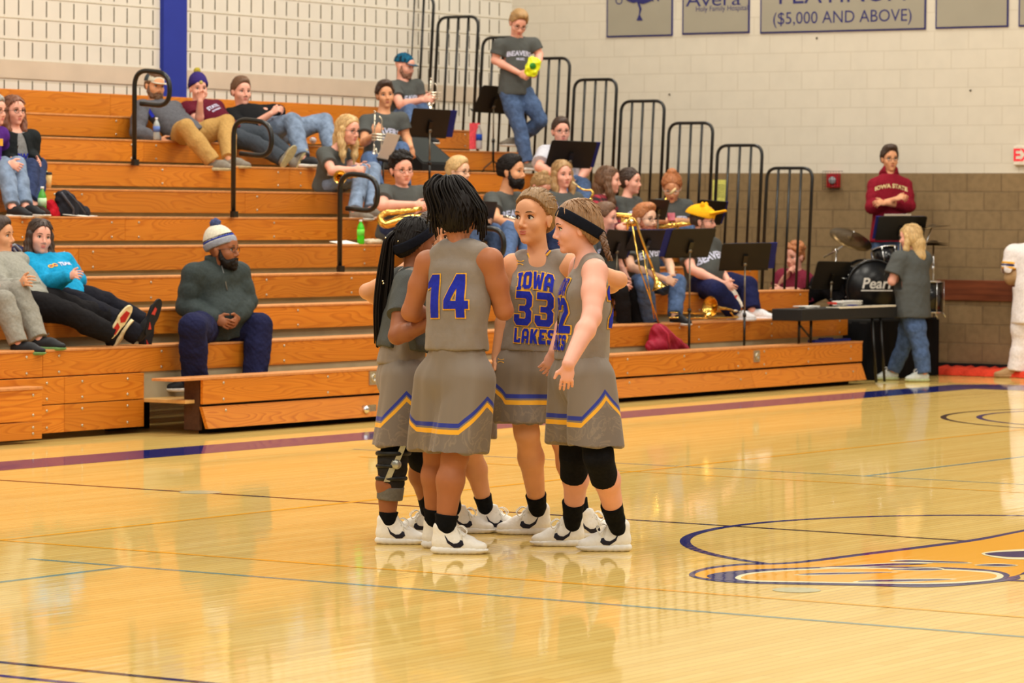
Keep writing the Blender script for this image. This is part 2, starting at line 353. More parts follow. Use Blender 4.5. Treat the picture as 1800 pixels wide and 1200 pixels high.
# ------------------------------------------------------------------ bleachers
def bwood(name, hue=0, scale=1.):
    if name in MATS: return MATS[name]
    m = bpy.data.materials.new(name); m.use_nodes = True; nt = m.node_tree; b = nt.nodes['Principled BSDF']; L = nt.links.new
    tc = nt.nodes.new('ShaderNodeTexCoord'); oi = nt.nodes.new('ShaderNodeObjectInfo')
    mp = nt.nodes.new('ShaderNodeMapping'); mp.inputs['Scale'].default_value = (.55, 3.2, 4.5)
    ad = nt.nodes.new('ShaderNodeVectorMath'); ad.operation = 'ADD'; L(tc.outputs['Object'], mp.inputs[0])
    sc = nt.nodes.new('ShaderNodeVectorMath'); sc.operation = 'SCALE'; cb = nt.nodes.new('ShaderNodeCombineXYZ')
    for i in range(3): L(oi.outputs['Random'], cb.inputs[i])
    sc.inputs['Scale'].default_value = 37; L(cb.outputs[0], sc.inputs[0]); L(mp.outputs[0], ad.inputs[0]); L(sc.outputs[0], ad.inputs[1])
    n = nt.nodes.new('ShaderNodeTexNoise'); n.inputs['Scale'].default_value = 1.1; n.inputs['Detail'].default_value = 1.5; n.inputs['Distortion'].default_value = .3; L(ad.outputs[0], n.inputs['Vector'])
    # contour lines of the noise field = flat-sawn fir grain
    mu = nt.nodes.new('ShaderNodeMath'); mu.operation = 'MULTIPLY'; mu.inputs[1].default_value = 26; L(n.outputs['Fac'], mu.inputs[0])
    fr = nt.nodes.new('ShaderNodeMath'); fr.operation = 'FRACT'; L(mu.outputs[0], fr.inputs[0])
    rp = nt.nodes.new('ShaderNodeValToRGB'); e = rp.color_ramp.elements
    base = lin((226, 134, 34)); dark = lin((186, 92, 14)); lt = lin((234, 148, 46))
    e[0].position = 0; e[0].color = lt; e[1].position = .55; e[1].color = base
    x = rp.color_ramp.elements.new(.86); x.color = dark; x = rp.color_ramp.elements.new(1.); x.color = base
    L(fr.outputs[0], rp.inputs[0])
    big = nt.nodes.new('ShaderNodeTexNoise'); big.inputs['Scale'].default_value = .9; L(ad.outputs[0], big.inputs['Vector'])
    gr = nt.nodes.new('ShaderNodeMapping'); gr.inputs['Scale'].default_value = (1, 30, 30); L(ad.outputs[0], gr.inputs[0])
    g2 = nt.nodes.new('ShaderNodeTexNoise'); g2.inputs['Scale'].default_value = 1.5; L(gr.outputs[0], g2.inputs['Vector'])
    mx = nt.nodes.new('ShaderNodeMix'); mx.data_type = 'RGBA'; mx.inputs[7].default_value = base; L(big.outputs['Fac'], mx.inputs[0]); L(rp.outputs[0], mx.inputs[6])
    hv = nt.nodes.new('ShaderNodeHueSaturation'); mr = nt.nodes.new('ShaderNodeMapRange'); mr.inputs[3].default_value = .84; mr.inputs[4].default_value = 1.08
    L(oi.outputs['Random'], mr.inputs[0]); L(mr.outputs[0], hv.inputs['Value'])
    m3 = nt.nodes.new('ShaderNodeMix'); m3.data_type = 'RGBA'; m3.blend_type = 'MULTIPLY'; m3.inputs[0].default_value = .25; L(mx.outputs[2], m3.inputs[6])
    L(g2.outputs['Fac'], m3.inputs[7]); L(m3.outputs[2], hv.inputs['Color']); L(hv.outputs[0], b.inputs['Base Color'])
    b.inputs['Roughness'].default_value = .42; b.inputs['Specular IOR Level'].default_value = .35; b.inputs['Coat Weight'].default_value = .25; b.inputs['Coat Roughness'].default_value = .25
    MATS[name] = m; return m
WOOD = bwood('varnished_fir')
EDGE = mat('worn_plank_edge', (206, 138, 80), rough=.5, scale=20, var=.1)
DECK = mat('plywood_deck', (214, 170, 104), rough=.5, scale=8, var=.12)
GREY = mat('grey_riser_steel', (170, 158, 130), rough=.7, scale=3, var=.1)
DARKU = mat('understructure_shadow', (20, 18, 16), rough=.9)  # near-black colour stands in for the shade under the bleacher
BOLT = mat('steel_bolt', (200, 190, 170), rough=.35, metal=.8)
BLACKM = mat('black_powder_coat', (14, 14, 14), rough=.32, spec=.5, var=.2, scale=6)
SD = .27          # seat depth
XL = 12.0
bl = empty('bleacher', ((XL+XE)/2, 20, 0), 'varnished orange wooden telescopic bleacher rising to the back wall in ten rows', 'bleacher')
def joints(k):
    r = random.Random(k*13+5); out = []; x = XL + r.uniform(1, 3)
    while x < XE-1: out.append(x); x += r.uniform(2.4, 4.2)
    return [XL]+out+[None]
def rowend(k): return 32.48
bolts = MB()
def boltrow(x, y, zs):
    for z in zs: bolts.lathe((x, y, z), (0, -1, 0), [(.011, 0), (.011, .004), (.004, .007)], n=8)
for k in range(1, 10):
    y, z = RY(k), RZ(k); js = joints(k); js[-1] = rowend(k)
    h = .205 if k > 2 else .2
    for a, b in zip(js[:-1], js[1:]):
        MB().box((a+.002, y, z-h), (b-.002, y+.03, z-.018)).build('seat_board', WOOD, bl, bevel=.004)
        t = MB().box((a+.002, y-.006, z-.018), (b-.002, y+SD, z)).build('seat_top', EDGE, bl, bevel=.004)
        boltrow(a+.18, y, (z-.05, z-h+.03)); boltrow(b-.18, y, (z-.05, z-h+.03))
        if b-a > 2.6: boltrow((a+b)/2, y, (z-.05, z-h+.03))
    # foot deck of the row and the grey riser under the board
    if k > 1: MB().box((XL, y-RP+SD+.02, z-.45), (rowend(k), y+.05, z-.43)).build('foot_deck', DECK, bl)
    MB().box((XL, y+.06, z-.43), (rowend(k), y+.075, z-.02)).build('riser', GREY, bl)
# top row: back board
y, z = RY(10), RZ(10)
js = [XL, 15.5, 19.2, 23.4, 27.0, 31.6]
for a, b in zip(js[:-1], js[1:]): MB().box((a+.002, y, z-.22), (b-.002, y+.03, z)).build('back_board', WOOD, bl, bevel=.004)
MB().box((XL, y+.03, z-.24), (32.48, YW-.06, z-.2)).build('top_deck', DECK, bl)
MB().box((XL, y-.3, z-.45), (32.48, y+.05, z-.43)).build('foot_deck', DECK, bl)
# right end panels closing the stepped side
for k in range(1, 11):
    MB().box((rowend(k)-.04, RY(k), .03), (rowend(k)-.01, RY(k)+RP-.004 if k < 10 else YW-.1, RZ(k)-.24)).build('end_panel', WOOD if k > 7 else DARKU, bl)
# front row (low, right of the recess)
z0 = RZ(0); y0 = RY(0)
js = [XS, 24.4, 27.1, 29.6, XE]
for a, b in zip(js[:-1], js[1:]):
    MB().box((a+.002, y0, z0-.205), (b-.002, y0+.03, z0-.02)).build('seat_board', WOOD, bl, bevel=.004)
    MB().add([(a+.002, y0+.01, z0-.225), (b-.002, y0+.01, z0-.225), (b-.002, y0-.05, .045), (a+.002, y0-.05, .045), (a+.002, y0+.04, z0-.225), (b-.002, y0+.04, z0-.225), (b-.002, y0-.02, .045), (a+.002, y0-.02, .045)],
             [(0, 1, 2, 3), (4, 7, 6, 5), (0, 4, 5, 1), (3, 2, 6, 7), (0, 3, 7, 4), (1, 5, 6, 2)]).build('skirt_board', WOOD, bl)
    boltrow(a+.25, y0, (z0-.05, z0-.175)); boltrow(b-.25, y0, (z0-.05, z0-.175)); boltrow((a+b)/2, y0, (z0-.05, z0-.175))
    boltrow(a+.25, y0-.022, (z0-.26,)); boltrow(b-.25, y0-.03, (z0-.30,))
MB().box((XS-.36, y0-.005, z0-.02), (XE, y0+.21, z0)).build('seat_top', EDGE, bl, bevel=.003)
MB().box((XS+.02, y0+.05, .03), (XS+.05, y0+.2, z0-.03)).build('end_panel', mat('dark_plank_end', (84, 56, 40), rough=.7), bl)
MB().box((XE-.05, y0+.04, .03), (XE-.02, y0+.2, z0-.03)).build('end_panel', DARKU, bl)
MB().box((XS+.1, y0+.1, .0), (XE-.1, y0+.12, z0-.22)).build('under_shade_sheet', DARKU, bl)
# recess with the plywood step
xr0 = atY(250, 700, RY(1))[0]
MB().box((xr0, RY(1)-.42, .235), (XS+.0, RY(1)+.05, .262)).build('step_board', DECK, bl, bevel=.003)
MB().box((XS+.0, y0+.22, .235), (XE-.05, RY(1)+.05, .262)).build('foot_deck', DECK, bl)
MB().box((xr0, RY(1)+.02, .262), (XE, RY(1)+.04, .50)).build('riser', GREY, bl)
MB().box((xr0, RY(1)+.35, .0), (XS+.4, RY(1)+.37, .235)).build('under_shade_sheet', DARKU, bl)
# left block: three boards down to the floor in the plane of row 1
xa = atY(110, 640, RY(1))[0]
YL = RY(1)-.02
for (a, b) in ((XL, xa), (xa, xr0)):
    for zt, zb in ((RZ(1)-.207, .262), (.255, .05)):
        MB().box((a+.002, YL, zb), (b-.002, YL+.03, zt)).build('skirt_board', WOOD, bl, bevel=.003)
        boltrow(a+.2, YL, (zt-.04, zb+.04)); boltrow(b-.2, YL, (zt-.04, zb+.04))
        if b-a > 3: boltrow(b-.9, YL, (zt-.04, zb+.04))
MB().box((xr0-.04, YL+.03, .03), (xr0-.02, YL+.5, .45)).build('end_panel', DARKU, bl)
# far left step box on the floor
YQ = YL-.17; xq = atY(74, 720, YQ)[0]; zq = atY(40, 681, YQ)[2]
for zt, zb in ((zq-.02, zq-.02-.225), (zq-.255, .03)):
    MB().box((XL, YQ, zb), (xq, YQ+.03, zt)).build('skirt_board', WOOD, bl, bevel=.003)
    boltrow(xq-.9, YQ, (zt-.04, zb+.04)); boltrow(xq-.1, YQ, (zt-.04, zb+.04))
MB().box((XL, YQ-.01, zq-.02), (xq, YL-.01, zq)).build('seat_top', EDGE, bl, bevel=.003)
bolts.build('bolt_row', BOLT, bl)['kind'] = 'stuff'
# steel sockets and latches set in the front boards
for (qx, qy) in ((655, 663), (1329, 625)):
    p = atY(qx, qy, y0)
    MB().box((p[0]-.055, y0-.012, p[2]-.06), (p[0]+.055, y0-.001, p[2]+.05)).lathe((p[0], y0-.01, p[2]-.005), (0, -1, 0), [(.035, 0), (.035, .012), (.025, .016), (.02, .004)], n=16).build('socket_plate', BOLT, bl)
for (qx, qy) in ((640, 719),):
    p = atY(qx, qy, y0)
    MB().box((p[0]+.01, y0-.035, p[2]-.035), (p[0]+.12, y0-.015, p[2]+.035)).lathe((p[0]-.03, y0-.02, p[2]), (0, -1, 0), [(.036, 0), (.034, .03), (.02, .045), (0, .048)], n=18).build('latch', mat('chrome', (220, 220, 220), rough=.15, metal=1), bl)

# ------------------------------------------------------------------ aisle rails (P-shaped hoops)
def hoop(bx, by, k, tipx, tipy, botx, boty, label, w=1.):
    """post foot at pixel (bx,by) on row k front, loop ends at the lower return"""
    Y = RY(k)-.03
    base = atY(bx, by, Y)
    top = atY(bx, tipy, Y); H = top[2]
    # loop lies in the plane that runs up the aisle (along -Y) seen obliquely
    dirv = np.array([0, -1., 0]); scale = dep(base)
    wid = (tipx-bx)/F*scale/.834          # image right = 0.834 along -Y
    zb = atY(bx, boty, Y)[2]
    r = (H-zb)/2
    p0 = base; x = base[0]; y = base[1]
    P = [(x, y, base[2]), (x, y, zb+.05)]
    corner = [(x, y, base[2]), (x, y, H), (x, y-wid, H-(H-zb)*.12), (x, y-wid, zb), (x, y-wid*.18, zb+.03)]
    e = empty('aisle_handrail', base, label, 'handrail', 'black aisle handrails')
    MB().tube(rounded(corner, min(wid*.5, r*.95), n=9), .0225*w, n=12).build('rail', BLACKM, e)
    MB().box((x-.035, y-.03, base[2]-.02), (x+.035, y+.008, base[2]+.035)).build('mounting_bracket', BLACKM, e)
    return e
hoop(236, 287, 7, 302, 122, 196, 188, 'black looped handrail furthest up, in front of the man in the white-fronted cap')
hoop(410, 378, 5, 480, 208, 280, 276, 'middle black looped handrail beside the man in faded jeans and tan soles')
hoop(597, 474, 3, 665, 303, 377, 372, 'nearest fully visible black looped handrail, just left of the green bottle')
hoop(800, 566, 1, 885, 396, 460, 455, 'black looped handrail mostly hidden behind the player wearing number 14')

# ------------------------------------------------------------------ guard rail panels along the right end
LEAN = .075
def guard(k, label):
    XR = 32.50
    yb0, yb1 = RY(k)+.03, RY(k)+RP-.03
    z = RZ(k)-.01; Ht = 1.27
    e = empty('guard_rail', (XR, (yb0+yb1)/2, z), label, 'railing', 'black guard rail panels stepping up the bleacher end')
    top = lambda y, h: (XR+LEAN*h, y, z+h)
    # the rails lean outward from the bleacher end
    fr = rounded([top(yb0, 0), top(yb0, Ht), top(yb1, Ht), top(yb1, 0)], .12, n=7)
    MB().tube(fr, .0175, n=10).build('frame', BLACKM, e)
    for i in (1, 2, 3):
        y = yb0+(yb1-yb0)*i/4
        MB().tube([top(y, -.02 if k < 6 else 0), top(y, Ht)], .0145, n=8).build('baluster', BLACKM, e)
    return e
names = {2: 'lowest black guard rail panel, beside the maroon-shirted drummer', 3: 'second black guard rail panel from the floor, in front of the yellow paper', 4: 'black guard rail panel behind the yellow hat',
         5: 'black guard rail panel behind the saxophonist looking at her phone', 6: 'black guard rail panel directly right of the seated woman in white', 7: 'black guard rail panel just right of the walking man',
         8: 'black guard rail panel behind the walking man and the tall music stand', 9: 'second-highest black guard rail panel, right of the man in the blue cap', 10: 'highest black guard rail panel, cut narrow in the back corner'}
for k in range(2, 11): guard(k, names[k])
# ================================================================== FIGURE ENGINE
# a body is one implicit surface (smoothly blended tapered limbs) turned into one continuous mesh
def nz(v):
    v = np.array(v, float); return v/max(float(np.linalg.norm(v)), 1e-9)
class Blob:
    def __init__(s): s.p = []; s.sub = []; s.cut = []; s.tr = None; s.noise = []
    def cone(s, a, b, r1, r2, k=.02): s.p.append(('c', np.array(a, float), np.array(b, float), r1, r2, k)); return s
    def chain(s, pts, rs, k=.02):
        for i in range(len(pts)-1): s.cone(pts[i], pts[i+1], rs[i], rs[i+1], k)
        return s
    def ell(s, c, ax, r, k=.02):      # ax: 3 unit axes, r: 3 radii
        s.p.append(('e', np.array(c, float), np.array(ax, float), np.array(r, float), k)); return s
    def ecap(s, a, b, u, ra, rb, k=.03):   # elliptic capsule: u = wide direction, ra/rb = (wide, deep)
        s.p.append(('t', np.array(a, float), np.array(b, float), np.array(u, float), ra, rb, k)); return s
    def subell(s, c, ax, r, k=.01): s.sub.append((np.array(c, float), np.array(ax, float), np.array(r, float), k)); return s
    def plane(s, c, n, box=None): s.cut.append((np.array(c, float), nz(n), box)); return s   # removes the side n points to
    def bounds(s):
        lo = np.full(3, 1e9); hi = -lo
        for q in s.p:
            l, h = s._bb(q); lo = np.minimum(lo, l); hi = np.maximum(hi, h)
        return lo, hi
    def _bb(s, q):
        if q[0] == 'c':
            r = max(q[3], q[4]); return np.minimum(q[1], q[2])-r, np.maximum(q[1], q[2])+r
        if q[0] == 'e':
            e = np.sqrt(((q[2]*q[3][:, None])**2).sum(0)); return q[1]-e, q[1]+e
        r = max(q[4]+q[5]); return np.minimum(q[1], q[2])-r, np.maximum(q[1], q[2])+r
    def field(s, h):
        lo, hi = s.bounds(); lo = lo-3*h; hi = hi+3*h
        n = np.ceil((hi-lo)/h).astype(int)+1
        ax = [lo[i]+h*np.arange(n[i]) for i in range(3)]
        f = np.full(n, .2, np.float32)
        def region(l, hh, m):
            i0 = np.maximum(np.floor((l-m-lo)/h).astype(int), 0); i1 = np.minimum(np.ceil((hh+m-lo)/h).astype(int)+1, n)
            sl = tuple(slice(a, b) for a, b in zip(i0, i1))
            X, Y, Z = np.meshgrid(ax[0][sl[0]], ax[1][sl[1]], ax[2][sl[2]], indexing='ij', sparse=True)
            return sl, X.astype(np.float32), Y.astype(np.float32), Z.astype(np.float32)
        for q in s.p:
            l, hh = s._bb(q); k = q[-1]; sl, X, Y, Z = region(l, hh, k+2*h)
            if 0 in f[sl].shape: continue
            if q[0] == 'c':
                a, b, r1, r2 = q[1:5]; d = b-a; L2 = max(float(d@d), 1e-10)
                x, y, z = X-a[0], Y-a[1], Z-a[2]
                t = np.clip((x*d[0]+y*d[1]+z*d[2])/L2, 0, 1)
                D = np.sqrt((x-t*d[0])**2+(y-t*d[1])**2+(z-t*d[2])**2)-(r1+(r2-r1)*t)
            elif q[0] == 'e':
                c, A, r = q[1:4]; x, y, z = X-c[0], Y-c[1], Z-c[2]
                a = [x*A[i][0]+y*A[i][1]+z*A[i][2] for i in range(3)]
                k0 = np.sqrt(sum((a[i]/r[i])**2 for i in range(3))); k1 = np.sqrt(sum((a[i]/r[i]**2)**2 for i in range(3)))+1e-6
                D = k0*(k0-1)/k1
            else:
                a, b, u, ra, rb = q[1:6]; d = b-a; L = float(np.linalg.norm(d)); d = d/L
                u = nz(u-d*(u@d)); w = np.cross(d, u); x, y, z = X-a[0], Y-a[1], Z-a[2]
                s_ = x*d[0]+y*d[1]+z*d[2]; t = np.clip(s_/L, 0, 1); e = s_-t*L
                pu = x*u[0]+y*u[1]+z*u[2]; pw = x*w[0]+y*w[1]+z*w[2]
                r0 = ra[0]+(rb[0]-ra[0])*t; r1 = ra[1]+(rb[1]-ra[1])*t; re = r1
                k0 = np.sqrt((pu/r0)**2+(pw/r1)**2+(e/re)**2); k1 = np.sqrt((pu/r0**2)**2+(pw/r1**2)**2+(e/re**2)**2)+1e-6
                D = k0*(k0-1)/k1
            g = f[sl]; hq = np.maximum(k-np.abs(g-D), 0)/k
            f[sl] = np.minimum(g, D)-hq*hq*k*.25
        for c, A, r, k in s.sub:
            e = np.sqrt(((A*r[:, None])**2).sum(0)); sl, X, Y, Z = region(c-e, c+e, k+2*h)
            x, y, z = X-c[0], Y-c[1], Z-c[2]; a = [x*A[i][0]+y*A[i][1]+z*A[i][2] for i in range(3)]
            k0 = np.sqrt(sum((a[i]/r[i])**2 for i in range(3))); k1 = np.sqrt(sum((a[i]/r[i]**2)**2 for i in range(3)))+1e-6
            D = -(k0*(k0-1)/k1); g = f[sl]; hq = np.maximum(k-np.abs(g-D), 0)/k
            f[sl] = np.maximum(g, D)+hq*hq*k*.25
        for c, nn, box in s.cut:
            if box is None:
                X, Y, Z = np.meshgrid(*ax, indexing='ij', sparse=True); sl = (slice(None),)*3
            else: sl, X, Y, Z = region(np.array(box[0]), np.array(box[1]), 0)
            D = ((X-c[0])*nn[0]+(Y-c[1])*nn[1]+(Z-c[2])*nn[2]).astype(np.float32)
            f[sl] = np.maximum(f[sl], D)
        return f, lo, ax
    def mesh(s, h, name='m', fold=None):
        f, lo, ax = s.field(h)
        neg = f < 0; n = f.shape
        cs = (n[0]-1, n[1]-1, n[2]-1); cnt = np.zeros(cs, np.int8)
        for a in (0, 1):
            for b in (0, 1):
                for c in (0, 1): cnt += neg[a:a+cs[0], b:b+cs[1], c:c+cs[2]]
        act = (cnt > 0) & (cnt < 8); idx = np.full(cs, -1, np.int64); I = np.argwhere(act); idx[act] = np.arange(len(I))
        P = np.zeros((len(I), 3)); W = np.zeros(len(I))
        co = [(a, b, c) for a in (0, 1) for b in (0, 1) for c in (0, 1)]
        vals = {o: f[I[:, 0]+o[0], I[:, 1]+o[1], I[:, 2]+o[2]] for o in co}
        for o in co:
            for d in range(3):
                if o[d]: continue
                o2 = list(o); o2[d] = 1; o2 = tuple(o2); v0, v1 = vals[o], vals[o2]
                m = (v0 < 0) != (v1 < 0); t = np.where(m, v0/np.where(m, v0-v1, 1), 0)
                q = np.tile(np.array(o, float), (len(I), 1)); q[:, d] += t; P[m] += q[m]; W[m] += 1
        Vt = (I+P/W[:, None])*h+lo
        faces = []
        for d in range(3):
            sl0 = [slice(None)]*3; sl1 = [slice(None)]*3; sl0[d] = slice(0, -1); sl1[d] = slice(1, None)
            e = neg[tuple(sl0)] != neg[tuple(sl1)]; E = np.argwhere(e)
            o1, o2 = [(1, 2), (2, 0), (0, 1)][d]
            ok = (E[:, o1] > 0) & (E[:, o2] > 0) & (E[:, o1] < n[o1]-1) & (E[:, o2] < n[o2]-1); E = E[ok]
            fl_ = neg[E[:, 0], E[:, 1], E[:, 2]]
            def g(da, db):
                q = E.copy(); q[:, o1] -= da; q[:, o2] -= db; return idx[q[:, 0], q[:, 1], q[:, 2]]
            Q = np.stack([g(1, 1), g(0, 1), g(0, 0), g(1, 0)], 1)
            Q[~fl_] = Q[~fl_][:, ::-1]; faces.append(Q)
        Fq = np.concatenate(faces)
        # light smoothing
        nb = np.zeros_like(Vt); ct = np.zeros(len(Vt))
        for a, b in ((0, 1), (1, 2), (2, 3), (3, 0)):
            for i, j in ((a, b), (b, a)):
                np.add.at(nb, Fq[:, i], Vt[Fq[:, j]]); np.add.at(ct, Fq[:, i], 1)
        Vt = Vt*.5+.5*nb/np.maximum(ct, 1)[:, None]
        if fold is not None:
            N = np.zeros_like(Vt); a, b, c, d = (Vt[Fq[:, i]] for i in range(4)); fn = np.cross(c-a, d-b)
            for i in range(4): np.add.at(N, Fq[:, i], fn)
            N /= np.maximum(np.linalg.norm(N, axis=1), 1e-9)[:, None]
            Vt = Vt+N*fold(Vt)[:, None]
        me = bpy.data.meshes.new(name)
        me.vertices.add(len(Vt)); me.vertices.foreach_set('co', Vt.astype(np.float32).ravel())
        me.loops.add(Fq.size); me.loops.foreach_set('vertex_index', Fq.astype(np.int32).ravel())
        me.polygons.add(len(Fq)); me.polygons.foreach_set('loop_start', np.arange(0, Fq.size, 4, dtype=np.int32))
        me.update(calc_edges=True); me.validate()
        me.polygons.foreach_set('use_smooth', np.ones(len(me.polygons), bool))
        return me
def wave(seed, freq, amp, stretch=(1, 1, 1)):
    """soft pseudo-noise field for folds in cloth and strands of hair"""
    r = np.random.RandomState(seed); D = r.normal(size=(7, 3))*freq/np.array(stretch); ph = r.uniform(0, 6.28, 7)
    def f(Pv):
        v = np.zeros(len(Pv))
        for d, p in zip(D, ph): v += np.sin(Pv@d+p+1.3*np.sin(Pv@d[::-1]*.6+p*2))
        return v/7*1.8*amp
    return f
def strands(c, up, amp, n=46, seed=0):
    """grooves that run down from the crown"""
    up = nz(up); a = nz(np.cross(up, (.3, .9, .2))); b = np.cross(up, a); r = np.random.RandomState(seed); ph = r.uniform(0, 6.28, 3)
    def f(Pv):
        q = Pv-c; th = np.arctan2(q@a, q@b); z = q@up
        return amp*(np.sin(th*n+ph[0]+3*np.sin(z*30))+.6*np.sin(th*n*.43+ph[1]+z*25))
    return f

SKINS = {}
def skin(tone):
    c = {'light': (228, 174, 144), 'pink': (236, 172, 150), 'tan': (220, 158, 118), 'brown': (150, 92, 60), 'deep': (112, 70, 48), 'mid': (172, 108, 72), 'fair': (238, 188, 158)}[tone]
    return mat('skin_'+tone, c, rough=.5, var=.05, scale=9, bump=.03, spec=.3)
def place(parent, name, me, m):
    return link(name, me, m, parent)
def frame(yaw, pitch=0, roll=0):
    """axes from the viewer's side: yaw 0 faces the camera, 90 faces image right, 180 faces away. returns left, forward, up"""
    a = math.radians(yaw); hr = nz([RT[0], RT[1], 0]); hf = nz([FW[0], FW[1], 0])
    f = -hf*math.cos(a)+hr*math.sin(a); u = np.array([0, 0, 1.]); l = np.cross(u, f)
    p = math.radians(pitch); f2 = f*math.cos(p)+u*math.sin(p); u2 = u*math.cos(p)-f*math.sin(p)
    r = math.radians(roll); l2 = l*math.cos(r)+u2*math.sin(r); u3 = u2*math.cos(r)-l*math.sin(r)
    return l2, f2, u3
def eyebits(par, hc, A, s, tone, brow, eyecol, mouth, h):
    l, f, u = A; P = lambda a, b, c: hc+(l*a+f*b+u*c)*s
    for sd in (-1, 1):
        MB().lathe(P(.032*sd, .0675, .004), f+l*sd*.12, [(0, -.001*s), (.0135*s, 0), (.0125*s, .009*s), (.0092*s, .0138*s), (.005*s, .0160*s), (0, .0166*s)], n=14).build('eye', mat('eye_white', (226, 220, 212), rough=.25), par)
        MB().lathe(P(.0325*sd+eyecol[1]*.003, .0675+.0128, .004), f+l*sd*.12, [(0, 0), (.0076*s, 0), (.0058*s, .0042*s), (0, .005*s)], n=10).build('iris', mat('iris_dark', eyecol[0], rough=.2), par)
        # upper lid
        MB().tube([P((.032-.016)*sd, .079, .0055), P((.032-.008)*sd, .0865, .0125), P(.033*sd, .0872, .0145), P((.032+.009)*sd, .083, .0115), P((.032+.016)*sd, .073, .004)], [.0016*s, .0028*s, .003*s, .0028*s, .0016*s], n=6).build('eyelash_line', mat('lash_brown', (60, 38, 28), rough=.8), par)
        MB().tube([P(.013*sd, .0935, .025), P(.026*sd, .0960, .030), P(.040*sd, .0915, .031), P(.053*sd, .0790, .025)], [.0026*s, .0034*s, .003*s, .0012*s], n=6).build('eyebrow', brow, par)
    MB().tube([P(-.028, .0795, -.0622), P(-.014, .0900, -.0590), P(0, .0935, -.0600), P(.014, .0900, -.0590), P(.028, .0795, -.0622)], [.001*s, .0036*s, .0034*s, .0036*s, .001*s], n=8).build('lips', mouth, par)
    MB().tube([P(-.023, .0805, -.0658), P(-.009, .0908, -.0692), P(.009, .0908, -.0692), P(.023, .0805, -.0658)], [.001*s, .0048*s, .0048*s, .001*s], n=8).build('lips', mouth, par)
def head_sdf(B, hc, A, s, wide=1., old=False):
    l, f, u = A; ax = np.array([l, f, u]); P = lambda a, b, c: hc+(l*a*wide+f*b+u*c)*s
    E = lambda c, r, k=.02: B.ell(P(*c), ax, np.array([r[0]*wide, r[1], r[2]])*s, k*s)
    E((0, -.012, .035), (.074, .096, .086)); E((0, .022, -.025), (.060, .068, .078), .03); E((0, .030, -.072), (.042, .048, .036), .03)
    E((0, .070, -.098), (.019, .018, .016), .02); E((0, .078, .045), (.045, .016, .035), .03)
    for sd in (-1, 1):
        E((.030*sd, .077, .024), (.022, .011, .008), .015); E((.040*sd, .060, -.028), (.022, .022, .022), .03)
        E((.013*sd, .094, -.038), (.008, .010, .007), .008)
        E((.076*sd, -.008, -.010), (.007, .017, .030), .008); E((.082*sd, -.014, .004), (.006, .012, .018), .008)
        B.subell(P(.033*sd, .095, .002), ax, np.array([.017, .014, .011])*s, .014*s)
    B.cone(P(0, .088, .012), P(0, .108, -.030), .007*s, .0105*s, .012*s)
    E((0, .076, -.062), (.028, .014, .013), .016)
def hand_sdf(B, w, d, up, s, curl=.5, thumb=1, k=.003, kids=False):
    """w wrist, d direction of the hand, up = back-of-hand normal; five separate fingers"""
    d = nz(d); up = nz(np.array(up)-d*(np.array(up)@d)); sd = np.cross(d, up)*thumb
    pc = w+d*.05*s; B.ell(pc, np.array([d, sd, up]), np.array([.052, .038, .016])*s, .012)
    for i, (off, ln) in enumerate(((.030, .074), (.0102, .082), (-.0102, .077), (-.0295, .062))):
        a = w+(d*.085+sd*off)*s; c = curl*(1+.15*i); q = a; th = 0
        for j, fr in enumerate((.45, .32, .23)):
            th += c*(.75 if j == 0 else .6); dd = d*math.cos(th)-up*math.sin(th)+sd*(off*2.4 if j == 0 else off*.6)
            q2 = q+nz(dd)*ln*fr*s; B.cone(q, q2, (.0086-.0009*j)*s, (.0078-.0009*j)*s, k); q = q2
    a = w+(d*.028+sd*.026)*s; b = a+nz(d*.6+sd*.75-up*.15)*.038*s; c = b+nz(d*.9+sd*.35-up*.3*curl)*.032*s
    B.cone(a, b, .013*s, .011*s, .012); B.cone(b, c, .0105*s, .0085*s, .006)
